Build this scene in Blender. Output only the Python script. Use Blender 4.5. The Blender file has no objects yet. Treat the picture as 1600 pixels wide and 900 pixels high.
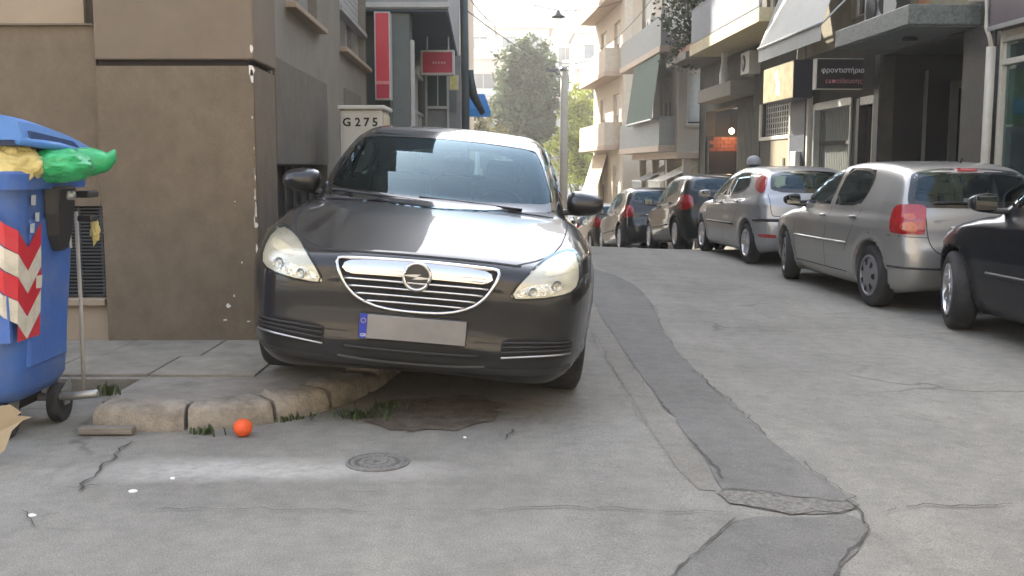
import bpy, bmesh, math, random
import numpy as np
from mathutils import Vector, Matrix, Euler
from mathutils.bvhtree import BVHTree
from mathutils.geometry import delaunay_2d_cdt
random.seed(7)
np.random.seed(7)
SC = bpy.context.scene
COL = SC.collection
rad = math.radians

# ------------------------------------------------------------------ camera
cam_d = bpy.data.cameras.new("camera")
cam = bpy.data.objects.new("camera", cam_d)
COL.objects.link(cam)
cam.location = (0.0, 0.0, 1.4)
cam.rotation_euler = (rad(90 - 6.70), 0.0, 0.0)
cam_d.sensor_width = 36.0
cam_d.lens = 36.0
cam_d.clip_start = 0.05
cam_d.clip_end = 2000.0
SC.camera = cam

# ------------------------------------------------------------------ light
SUN_EL, SUN_AZ = 36.0, -28.0        # azimuth clockwise from +Y (the view direction): ahead, left
w = bpy.data.worlds.new("World")
SC.world = w
w.use_nodes = True
nt = w.node_tree
sky = nt.nodes.new("ShaderNodeTexSky")
sky.sky_type = 'NISHITA'
sky.sun_disc = False
sky.sun_elevation = rad(SUN_EL)
sky.sun_rotation = rad(SUN_AZ)
sky.air_density = 1.0
sky.dust_density = 2.0
sky.ozone_density = 1.0
hs = nt.nodes.new("ShaderNodeHueSaturation")
hs.inputs['Saturation'].default_value = 0.58
nt.links.new(sky.outputs['Color'], hs.inputs['Color'])
nt.links.new(hs.outputs['Color'], nt.nodes['Background'].inputs['Color'])
nt.nodes['Background'].inputs['Strength'].default_value = 0.15
sun_d = bpy.data.lights.new("sun", 'SUN')
sun_d.energy = 4.0
sun_d.angle = rad(0.5)
sun_d.color = (1.0, 0.93, 0.82)
sun = bpy.data.objects.new("sun", sun_d)
COL.objects.link(sun)
_sd = Vector((math.sin(rad(SUN_AZ)) * math.cos(rad(SUN_EL)), math.cos(rad(SUN_AZ)) * math.cos(rad(SUN_EL)), math.sin(rad(SUN_EL))))
sun.rotation_euler = _sd.to_track_quat('Z', 'Y').to_euler()
sun.location = _sd * 80
SC.view_settings.view_transform = 'Standard'
SC.view_settings.look = 'None'
SC.view_settings.gamma = 1.0
SC.view_settings.exposure = 2.62

HAZE = 0.0014

# ------------------------------------------------------------------ helpers
ORG = {}


def tag(o, label=None, cat=None, group=None, kind=None):
    if label: o['label'] = label
    if cat: o['category'] = cat
    if group: o['group'] = group
    if kind: o['kind'] = kind
    return o


def empty(name, loc, label, cat, group=None):
    o = bpy.data.objects.new(name, None)
    COL.objects.link(o)
    o.location = loc
    o.empty_display_size = 0.2
    ORG[o] = Vector(loc)
    return tag(o, label, cat, group)


def link_mesh(name, me, parent=None):
    o = bpy.data.objects.new(name, me)
    COL.objects.link(o)
    if parent is not None:
        o.parent = parent
        ORG[o] = ORG.get(parent, Vector((0, 0, 0)))
    return o


class MB:
    """collects faces, then links them as ONE mesh object"""
    def __init__(s):
        s.v = []; s.f = []; s.m = []

    def add(s, vs, fs, mi=0):
        b = len(s.v)
        s.v += [tuple(p) for p in vs]
        for f in fs:
            s.f.append(tuple(i + b for i in f)); s.m.append(mi)
        return s

    def box(s, c, d, mi=0, rot=None):
        hx, hy, hz = d[0] / 2, d[1] / 2, d[2] / 2
        p = [Vector((x * hx, y * hy, z * hz)) for z in (-1, 1) for y in (-1, 1) for x in (-1, 1)]
        if rot is not None:
            M = rot if isinstance(rot, Matrix) else Euler(rot).to_matrix()
            p = [M @ q for q in p]
        p = [q + Vector(c) for q in p]
        s.add(p, [(0, 2, 3, 1), (4, 5, 7, 6), (0, 1, 5, 4), (2, 6, 7, 3), (0, 4, 6, 2), (1, 3, 7, 5)], mi)
        return s

    def lohi(s, a, b, mi=0):
        return s.box([(a[i] + b[i]) / 2 for i in range(3)], [abs(b[i] - a[i]) for i in range(3)], mi)

    def hexa(s, p, mi=0):
        """8 corners: bottom ring 0-3, top ring 4-7"""
        return s.add(p, [(3, 2, 1, 0), (4, 5, 6, 7), (0, 1, 5, 4), (1, 2, 6, 5), (2, 3, 7, 6), (3, 0, 4, 7)], mi)

    def prism(s, poly, z0, z1, mi=0):
        n = len(poly)
        vs = [(x, y, z0) for x, y in poly] + [(x, y, z1) for x, y in poly]
        fs = [tuple(range(n - 1, -1, -1)), tuple(range(n, 2 * n))]
        fs += [(i, (i + 1) % n, n + (i + 1) % n, n + i) for i in range(n)]
        return s.add(vs, fs, mi)

    def tube(s, pts, r, n=8, mi=0, caps=True, closed=False):
        pts = [Vector(p) for p in pts]
        N = len(pts)
        rs = r if isinstance(r, (list, tuple)) else [r] * N
        b = len(s.v)
        up = Vector((0, 0, 1))
        for i, p in enumerate(pts):
            if closed:
                t = (pts[(i + 1) % N] - pts[i - 1])
            else:
                t = (pts[min(i + 1, N - 1)] - pts[max(i - 1, 0)])
            if t.length < 1e-9: t = Vector((0, 0, 1))
            t.normalize()
            a = up if abs(t.dot(up)) < 0.93 else Vector((1, 0, 0))
            u = t.cross(a).normalized(); w_ = u.cross(t)
            for k in range(n):
                an = 2 * math.pi * k / n
                s.v.append(tuple(p + (u * math.cos(an) + w_ * math.sin(an)) * rs[i]))
        for i in range(N if closed else N - 1):
            j = (i + 1) % N
            for k in range(n):
                k2 = (k + 1) % n
                s.f.append((b + i * n + k, b + i * n + k2, b + j * n + k2, b + j * n + k)); s.m.append(mi)
        if caps and not closed:
            s.f.append(tuple(b + k for k in range(n - 1, -1, -1))); s.m.append(mi)
            s.f.append(tuple(b + (N - 1) * n + k for k in range(n))); s.m.append(mi)
        return s

    def lathe(s, prof, n=24, c=(0, 0, 0), axis='z', mi=0, closed=False):
        """prof = [(r, h)]"""
        b = len(s.v)
        for r, h in prof:
            for k in range(n):
                a = 2 * math.pi * k / n
                x, y = r * math.cos(a), r * math.sin(a)
                p = (x, y, h) if axis == 'z' else ((h, x, y) if axis == 'x' else (y, h, x))
                s.v.append((p[0] + c[0], p[1] + c[1], p[2] + c[2]))
        m = len(prof)
        for i in range(m if closed else m - 1):
            j = (i + 1) % m
            for k in range(n):
                k2 = (k + 1) % n
                s.f.append((b + i * n + k, b + i * n + k2, b + j * n + k2, b + j * n + k)); s.m.append(mi)
        return s

    def build(s, name, mats, parent=None, smooth=False, bevel=0.0, seg=1, auto=None):
        o_ = ORG.get(parent, Vector((0, 0, 0))) if parent is not None else Vector((0, 0, 0))
        me = bpy.data.meshes.new(name)
        me.from_pydata([(p[0] - o_.x, p[1] - o_.y, p[2] - o_.z) for p in s.v], [], s.f)
        mats = mats if isinstance(mats, (list, tuple)) else [mats]
        for m in mats: me.materials.append(m)
        if len(mats) > 1:
            me.polygons.foreach_set('material_index', s.m)
        if smooth:
            me.polygons.foreach_set('use_smooth', [True] * len(me.polygons))
        me.update()
        if auto:
            me.set_sharp_from_angle(angle=rad(auto))
        o = link_mesh(name, me, parent)
        if bevel:
            md = o.modifiers.new('bevel', 'BEVEL')
            md.width = bevel; md.segments = seg; md.limit_method = 'ANGLE'; md.angle_limit = rad(40)
        return o


def copy_tree(o, parent=None):
    c = o.copy(); COL.objects.link(c)
    if parent is not None: c.parent = parent
    for ch in list(o.children): copy_tree(ch, c)
    return c


# ------------------------------------------------------------------ materials
def _n(t, kind, **kw):
    n = t.nodes.new(kind)
    for k, v in kw.items():
        if k in n.inputs: n.inputs[k].default_value = v
        else: setattr(n, k, v)
    return n


def mat(name, col, rough=0.6, metal=0.0, var=0.12, scale=6.0, bump=0.0, bscale=60.0, coat=0.0, spec=0.5,
        dirt=None, dscale=1.5, damt=0.5, trans=0.0, sss=0.0, emit=None, estr=0.0, detail=6.0, stretch=(1, 1, 1)):
    m = bpy.data.materials.new(name); m.use_nodes = True
    t = m.node_tree; b = t.nodes['Principled BSDF']
    b.inputs['Roughness'].default_value = rough
    b.inputs['Metallic'].default_value = metal
    b.inputs['Specular IOR Level'].default_value = spec
    b.inputs['Coat Weight'].default_value = coat
    b.inputs['Coat Roughness'].default_value = 0.03
    if trans: b.inputs['Transmission Weight'].default_value = trans
    tc = _n(t, 'ShaderNodeTexCoord')
    mp = _n(t, 'ShaderNodeMapping'); mp.inputs['Scale'].default_value = stretch
    t.links.new(tc.outputs['Object'], mp.inputs['Vector'])
    src = mp.outputs['Vector']
    nz = _n(t, 'ShaderNodeTexNoise', Scale=scale, Detail=detail, Roughness=0.65)
    t.links.new(src, nz.inputs['Vector'])
    r = _n(t, 'ShaderNodeValToRGB')
    lo = [max(0, c * (1 - var)) for c in col]; hi = [min(1, c * (1 + var)) for c in col]
    r.color_ramp.elements[0].position = 0.3; r.color_ramp.elements[1].position = 0.7
    r.color_ramp.elements[0].color = (*lo, 1); r.color_ramp.elements[1].color = (*hi, 1)
    t.links.new(nz.outputs['Fac'], r.inputs['Fac'])
    out = r.outputs['Color']
    if dirt is not None:
        n2 = _n(t, 'ShaderNodeTexNoise', Scale=dscale, Detail=8.0, Roughness=0.7)
        t.links.new(src, n2.inputs['Vector'])
        r2 = _n(t, 'ShaderNodeValToRGB')
        r2.color_ramp.elements[0].position = 0.48; r2.color_ramp.elements[1].position = 0.72
        r2.color_ramp.elements[0].color = (0, 0, 0, 1); r2.color_ramp.elements[1].color = (damt, damt, damt, 1)
        t.links.new(n2.outputs['Fac'], r2.inputs['Fac'])
        mx = _n(t, 'ShaderNodeMixRGB'); mx.inputs['Color2'].default_value = (*dirt, 1)
        t.links.new(r2.outputs['Color'], mx.inputs['Fac']); t.links.new(out, mx.inputs['Color1'])
        out = mx.outputs['Color']
    t.links.new(out, b.inputs['Base Color'])
    if bump:
        n3 = _n(t, 'ShaderNodeTexNoise', Scale=bscale, Detail=4.0, Roughness=0.6)
        t.links.new(src, n3.inputs['Vector'])
        bp = _n(t, 'ShaderNodeBump', Strength=min(1.0, bump), Distance=0.02)
        t.links.new(n3.outputs['Fac'], bp.inputs['Height'])
        t.links.new(bp.outputs['Normal'], b.inputs['Normal'])
    if emit is not None:
        b.inputs['Emission Color'].default_value = (*emit, 1)
        b.inputs['Emission Strength'].default_value = estr
    return m


def paint_mat(name, col, metal=0.6, rough=0.35, dust=0.12, spec=0.5):
    m = mat(name, col, rough=rough, spec=spec, metal=metal, var=0.05, scale=300.0, coat=0.8, dirt=(0.30, 0.28, 0.24), dscale=2.2, damt=dust)
    return m


def glass_mat(name, tint=(0.50, 0.56, 0.55), rough=0.0, ior=1.5):
    m = bpy.data.materials.new(name); m.use_nodes = True
    t = m.node_tree
    t.nodes.remove(t.nodes['Principled BSDF'])
    o = t.nodes['Material Output']
    tr = _n(t, 'ShaderNodeBsdfTransparent', Color=(*tint, 1))
    gl = _n(t, 'ShaderNodeBsdfGlossy', Roughness=rough); gl.inputs['Color'].default_value = (.50, .68, .78, 1)
    lw = _n(t, 'ShaderNodeLayerWeight', Blend=0.5)
    pw = _n(t, 'ShaderNodeMath'); pw.operation = 'POWER'; pw.inputs[1].default_value = 5.0
    t.links.new(lw.outputs['Facing'], pw.inputs[0])
    f0 = ((ior - 1) / (ior + 1)) ** 2 * 1.6          # both faces of the pane
    fr = _n(t, 'ShaderNodeMath'); fr.operation = 'MULTIPLY_ADD'; fr.inputs[1].default_value = 1 - f0; fr.inputs[2].default_value = f0
    t.links.new(pw.outputs['Value'], fr.inputs[0])
    mx = _n(t, 'ShaderNodeMixShader')
    t.links.new(fr.outputs['Value'], mx.inputs['Fac'])
    t.links.new(tr.outputs['BSDF'], mx.inputs[1]); t.links.new(gl.outputs['BSDF'], mx.inputs[2])
    t.links.new(mx.outputs['Shader'], o.inputs['Surface'])
    return m


def leaf_mat(name, col, tcol, var=0.35):
    m = bpy.data.materials.new(name); m.use_nodes = True
    t = m.node_tree; b = t.nodes['Principled BSDF']; o = t.nodes['Material Output']
    g = _n(t, 'ShaderNodeNewGeometry')
    r = _n(t, 'ShaderNodeValToRGB')
    r.color_ramp.elements[0].color = (*[c * (1 - var) for c in col], 1)
    r.color_ramp.elements[1].color = (*[c * (1 + var) for c in col], 1)
    t.links.new(g.outputs['Random Per Island'], r.inputs['Fac'])
    t.links.new(r.outputs['Color'], b.inputs['Base Color'])
    b.inputs['Roughness'].default_value = 0.58
    tl = _n(t, 'ShaderNodeBsdfTranslucent', Color=(*tcol, 1))
    mx = _n(t, 'ShaderNodeMixShader'); mx.inputs['Fac'].default_value = 0.35
    t.links.new(b.outputs['BSDF'], mx.inputs[1]); t.links.new(tl.outputs['BSDF'], mx.inputs[2])
    t.links.new(mx.outputs['Shader'], o.inputs['Surface'])
    return m


M = {}
M['asphalt'] = None
M['tyre'] = mat('tyre_rubber', (0.022, 0.022, 0.023), 0.85, bump=0.3, bscale=90, dirt=(0.12, 0.11, 0.10), dscale=5, damt=0.35)
M['alloy'] = mat('alloy', (0.55, 0.55, 0.56), 0.3, 0.9, dirt=(0.15, 0.13, 0.12), dscale=12, damt=0.4)
M['hubcap'] = mat('hubcap', (0.27, 0.27, 0.28), 0.45, 0.5, dirt=(0.15, 0.13, 0.12), dscale=12, damt=0.5)
M['blackplastic'] = mat('black_plastic', (0.018, 0.018, 0.019), 0.45, bump=0.1, bscale=300)
M['darkvoid'] = mat('dark_recess', (0.006, 0.006, 0.006), 0.8)
M['gloss_black'] = mat('gloss_black', (0.008, 0.008, 0.009), 0.12, coat=0.6)
M['chrome'] = mat('chrome', (0.58, 0.58, 0.58), 0.08, 1.0, var=0.03)
M['lip_grey'] = mat('lip_grey', (0.09, 0.09, 0.092), 0.4, 0.3)
M['mirror'] = mat('mirror_glass', (0.25, 0.26, 0.27), 0.05, 1.0, var=.02)
M['satin'] = mat('satin_metal', (0.5, 0.5, 0.5), 0.3, 0.9)
M['interior'] = mat('car_interior', (0.03, 0.03, 0.032), 0.8, bump=0.2, bscale=200)
M['seat'] = mat('seat_cloth', (0.05, 0.05, 0.055), 0.9, bump=0.3, bscale=300)
M['glass'] = glass_mat('car_glass', (.40, .50, .50))
M['glass_dark'] = glass_mat('car_glass_dark', (0.16, 0.18, 0.19))
M['shop_glass'] = glass_mat('shop_glass', (0.55, 0.6, 0.58))
M['lens_red'] = mat('red_lens', (0.30, 0.006, 0.008), 0.15, var=0.25, scale=25, coat=1.0)
M['lens_amber'] = mat('amber_lens', (0.42, 0.07, 0.02), 0.15, var=0.2, scale=40, coat=1.0)
M['lens_clear'] = mat('clear_lens', (0.55, 0.52, 0.5), 0.12, var=0.2, scale=30, coat=1.0)
M['plate_grey'] = mat('plate_grey', (0.20, 0.19, 0.18), 0.5, var=0.22, scale=3.0)
M['plate_blue'] = mat('plate_blue', (0.012, 0.03, 0.30), 0.4)
M['white'] = mat('white_paint', (0.72, 0.72, 0.70), 0.5, dirt=(0.4, 0.38, 0.34), dscale=4, damt=0.4)
M['yellow'] = mat('yellow_star', (0.7, 0.5, 0.05), 0.5)
M['black'] = mat('black_print', (0.01, 0.01, 0.01), 0.6)
# ------------------------------------------------------------------ car bodies
def chaikin(pts, n=2, closed=True):
    p = np.array(pts, float)
    for _ in range(n):
        q = np.roll(p, -1, 0)
        a = 0.75 * p + 0.25 * q; b = 0.25 * p + 0.75 * q
        r = np.empty((2 * len(p), p.shape[1])); r[0::2] = a; r[1::2] = b
        if not closed:
            r = np.vstack([p[:1], r[:-2], p[-1:]])
        p = r
    return p


def resample(p, ds, closed=True):
    p = np.array(p, float)
    if closed: p = np.vstack([p, p[:1]])
    d = np.sqrt(((p[1:] - p[:-1]) ** 2).sum(1)); s = np.concatenate([[0], np.cumsum(d)])
    n = max(3, int(round(s[-1] / ds)))
    t = np.linspace(0, s[-1], n + 1)
    out = np.stack([np.interp(t, s, p[:, k]) for k in range(p.shape[1])], 1)
    return out[:-1] if closed else out


def inside_poly(px, py, poly):
    ins = np.zeros(px.shape, bool)
    a = np.array(poly); b = np.roll(a, -1, 0)
    for (x0, y0), (x1, y1) in zip(a, b):
        if y0 == y1: continue
        c = ((y0 > py) != (y1 > py)) & (px < (x1 - x0) * (py - y0) / (y1 - y0) + x0)
        ins ^= c
    return ins


class Field2:
    """signed distance to a closed polygon, tabulated"""
    def __init__(s, poly, lo, hi, h=0.015):
        s.lo = np.array(lo, float); s.h = h
        nx = int((hi[0] - lo[0]) / h) + 2; ny = int((hi[1] - lo[1]) / h) + 2
        X, Y = np.meshgrid(lo[0] + h * np.arange(nx), lo[1] + h * np.arange(ny), indexing='ij')
        d = np.full(X.shape, 1e9)
        a = np.array(poly); b = np.roll(a, -1, 0)
        for (x0, y0), (x1, y1) in zip(a, b):
            ex, ey = x1 - x0, y1 - y0
            L2 = ex * ex + ey * ey + 1e-12
            t = np.clip(((X - x0) * ex + (Y - y0) * ey) / L2, 0, 1)
            d = np.minimum(d, (X - x0 - t * ex) ** 2 + (Y - y0 - t * ey) ** 2)
        d = np.sqrt(d)
        s.D = np.where(inside_poly(X, Y, a), -d, d)

    def __call__(s, x, y):
        u = (x - s.lo[0]) / s.h; v = (y - s.lo[1]) / s.h
        u = np.clip(u, 0, s.D.shape[0] - 1.001); v = np.clip(v, 0, s.D.shape[1] - 1.001)
        i = u.astype(int); j = v.astype(int); a = u - i; b = v - j
        D = s.D
        return (D[i, j] * (1 - a) * (1 - b) + D[i + 1, j] * a * (1 - b) + D[i, j + 1] * (1 - a) * b + D[i + 1, j + 1] * a * b)


def smax(a, b, k):
    h = np.maximum(k - np.abs(a - b), 0) / k
    return np.maximum(a, b) + h * h * k * 0.25


def smin(a, b, k): return -smax(-a, -b, k)


def surface_nets(F, lo, h):
    S = F < 0
    nx, ny, nz = F.shape
    cs = [(i, j, k) for i in (0, 1) for j in (0, 1) for k in (0, 1)]
    def sub(A, c): return A[c[0]:nx - 1 + c[0], c[1]:ny - 1 + c[1], c[2]:nz - 1 + c[2]]
    cnt = sum(sub(S, c).astype(np.int8) for c in cs)
    mask = (cnt > 0) & (cnt < 8)
    idx = np.full(mask.shape, -1, int)
    I = np.argwhere(mask); idx[mask] = np.arange(len(I))
    P = np.zeros((len(I), 3)); N = np.zeros(len(I))
    for c in cs:
        for ax in range(3):
            if c[ax]: continue
            e = list(c); e[ax] = 1
            f0 = sub(F, c)[mask]; f1 = sub(F, e)[mask]
            cr = (f0 < 0) != (f1 < 0)
            t = np.where(cr, f0 / np.where(cr, f0 - f1, 1), 0)
            q = np.array(c, float)[None].repeat(len(I), 0); q[:, ax] += t
            P[cr] += q[cr]; N[cr] += 1
    P = lo + h * (I + P / N[:, None])
    faces = []
    for ax in range(3):
        a1, a2 = (ax + 1) % 3, (ax + 2) % 3
        sl0 = [slice(1, -1)] * 3; sl1 = [slice(1, -1)] * 3
        sl0[ax] = slice(0, -1); sl1[ax] = slice(1, None)
        s0 = S[tuple(sl0)]; s1 = S[tuple(sl1)]
        E = np.argwhere(s0 != s1)
        flip = s0[tuple(E.T)]
        base = E.copy(); base[:, a1] += 1; base[:, a2] += 1
        def cell(d1, d2):
            b = base.copy(); b[:, a1] += d1; b[:, a2] += d2
            return idx[tuple(b.T)]
        q = np.stack([cell(-1, -1), cell(0, -1), cell(0, 0), cell(-1, 0)], 1)
        q = np.where(flip[:, None], q, q[:, ::-1])
        faces.append(q)
    return P, np.vstack(faces)


def smooth_step(t):
    t = np.clip(t, 0, 1); return t * t * (3 - 2 * t)


class CarShape:
    def __init__(s, sp, h=0.035):
        s.sp = sp; L, W, H = sp['L'], sp['W'], sp['H']
        s.L, s.W, s.H = L, W, H
        s.side = Field2(chaikin(sp['lower'], 2), (-0.3, -0.1), (L + 0.3, H + 0.3))
        s.gh = Field2(chaikin(sp['green'], 2), (-0.3, -0.1), (L + 0.3, H + 0.3))
        half = sp['plan']
        pl = [(x * W / 2, y) for x, y in half]
        full = pl + [(-x, y) for x, y in reversed(pl)]
        s.plan = Field2(chaikin(full, 2), (-W, -0.4), (W, L + 0.4))
        lo = np.array([-W / 2 - 0.09, -0.12, 0.1]); hi = np.array([W / 2 + 0.09, L + 0.12, H + 0.1])
        n = np.ceil((hi - lo) / h).astype(int) + 1
        G = np.stack(np.meshgrid(*[lo[k] + h * np.arange(n[k]) for k in range(3)], indexing='ij'), -1)
        F = s.f(G.reshape(-1, 3)).reshape(G.shape[:3])
        P, Q = surface_nets(F, lo, h)
        for _ in range(4):
            d = s.f(P); g = s.grad(P); g2 = np.maximum((g * g).sum(1), 0.05)
            P = P - np.clip(d / g2, -h, h)[:, None] * g * 0.9
        s.P, s.Q = P, Q
        s.N = s.normals(P)
        s.bvh = BVHTree.FromPolygons([tuple(p) for p in P], [tuple(int(i) for i in q) for q in Q])

    def f(s, P):
        sp = s.sp; L, W, H = s.L, s.W, s.H
        x, y, z = P[:, 0], P[:, 1], P[:, 2]
        ax = np.abs(x)
        fw = np.clip(1 - y / (0.3 * L), 0, 1); rw = np.clip(1 - (L - y) / (0.3 * L), 0, 1)
        y1 = y - sp.get('sf', 0.12) * ax ** 2 * fw + sp.get('sr', 0.10) * ax ** 2 * rw
        a = s.side(y1, z + sp.get('crown', 0.05) * ax ** 2)
        sec = np.interp(z, sp['secz'], sp['secw'])
        b = s.plan(x / sec, y)
        d1 = smax(a, b, sp.get('k', 0.10))
        for (ya, xa, yb, xb, A, wd) in sp.get('crease', []):
            xl = np.interp(y, [ya, yb], [xa, xb])
            fade = smooth_step((y - ya) / 1.1) * smooth_step((yb + 0.1 - y) / 0.3) * (z > 0.6)
            d1 = d1 - A * np.exp(-((ax - xl) / wd) ** 2) * fade
        for (za, A, wd) in sp.get('sidecrease', []):
            d1 = d1 - A * np.exp(-((z - za - 0.03 * (y / L)) / wd) ** 2) * smooth_step((b + .10) / .07)
        zb = sp['belt']
        gy = y - sp.get('gs', 0.16) * ax ** 2 * np.clip(1 - (y - 0.25 * L) / (0.35 * L), 0, 1) + sp.get('gr', 0.14) * ax ** 2 * np.clip((y - 0.7 * L) / (0.25 * L), 0, 1)
        g = s.gh(gy, z + sp.get('gcrown', 0.07) * ax ** 2)
        tl = np.clip((z - zb) / (H - zb), -0.5, 1.2)
        hw = (sp['gb'] + (sp['gt'] - sp['gb']) * tl ** 1.15 if False else sp['gb'] + (sp['gt'] - sp['gb']) * np.sign(tl) * np.abs(tl) ** 1.2)
        hw = hw * np.interp(y, [0.2 * L, 0.35 * L, 0.6 * L, 0.85 * L, L], sp.get('gtap', [0.90, 0.97, 1.0, 0.95, 0.86]))
        gb = (ax - hw) * 0.92
        d2 = smax(g, gb, sp.get('kg', 0.12))
        d = smin(d1, d2, 0.035)
        for yw in (sp['fo'], sp['fo'] + sp['wb']):
            c = np.sqrt((y - yw) ** 2 + (z - sp['R']) ** 2) - (sp['R'] + 0.045)
            d = d - 0.014 * np.exp(-(np.maximum(c, -0.02) / 0.06) ** 2) * (ax > 0.35 * W)
            sub = np.maximum(c, (W / 2 - 0.30) - ax)
            d = smax(d, -sub, 0.015)
        return d

    def grad(s, P, e=0.004):
        g = np.empty_like(P)
        for k in range(3):
            a = P.copy(); a[:, k] += e; b = P.copy(); b[:, k] -= e
            g[:, k] = (s.f(a) - s.f(b)) / (2 * e)
        return g

    def normals(s, P, e=0.012):
        g = s.grad(P, e); n = np.linalg.norm(g, axis=1, keepdims=True)
        return g / np.maximum(n, 1e-6)

    # -------- projection of 2-D outlines onto the body
    def cast(s, view, uv):
        out = []
        for u, v in uv:
            if view == 'F': o, d = Vector((u, -2, v)), Vector((0, 1, 0))
            elif view == 'B': o, d = Vector((u, s.L + 2, v)), Vector((0, -1, 0))
            elif view == 'L': o, d = Vector((-3, u, v)), Vector((1, 0, 0))
            elif view == 'R': o, d = Vector((3, u, v)), Vector((-1, 0, 0))
            elif view == 'C':            # round the rear end: u is an angle about an upright axis
                d = Vector((-math.sin(u), -math.cos(u), 0)); o = Vector((0, s.L - 1.1, v)) - d * 3
            else: o, d = Vector((u, v, 4)), Vector((0, 0, -1))
            p, n, i, ds = s.bvh.ray_cast(o, d)
            if p is None or abs(n.dot(d)) < 0.05:
                q = o + d * (2.2 if view in 'FB' else 2.2)
                p2, n2, i2, ds2 = s.bvh.find_nearest(q if p is None else p)
                p = p2 if p is None else p
            out.append(p)
        P = np.array([tuple(p) for p in out])
        return P, s.normals(P)


def set_mesh(name, P, Q, mats, N=None, parent=None, mi=None):
    me = bpy.data.meshes.new(name)
    me.from_pydata([tuple(p) for p in P], [], [tuple(int(i) for i in q) for q in Q])
    mats = mats if isinstance(mats, (list, tuple)) else [mats]
    for m in mats: me.materials.append(m)
    if mi is not None: me.polygons.foreach_set('material_index', mi)
    me.polygons.foreach_set('use_smooth', [True] * len(me.polygons))
    me.update()
    if N is not None:
        me.normals_split_custom_set_from_vertices([tuple(n) for n in N])
    return link_mesh(name, me, parent)


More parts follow.
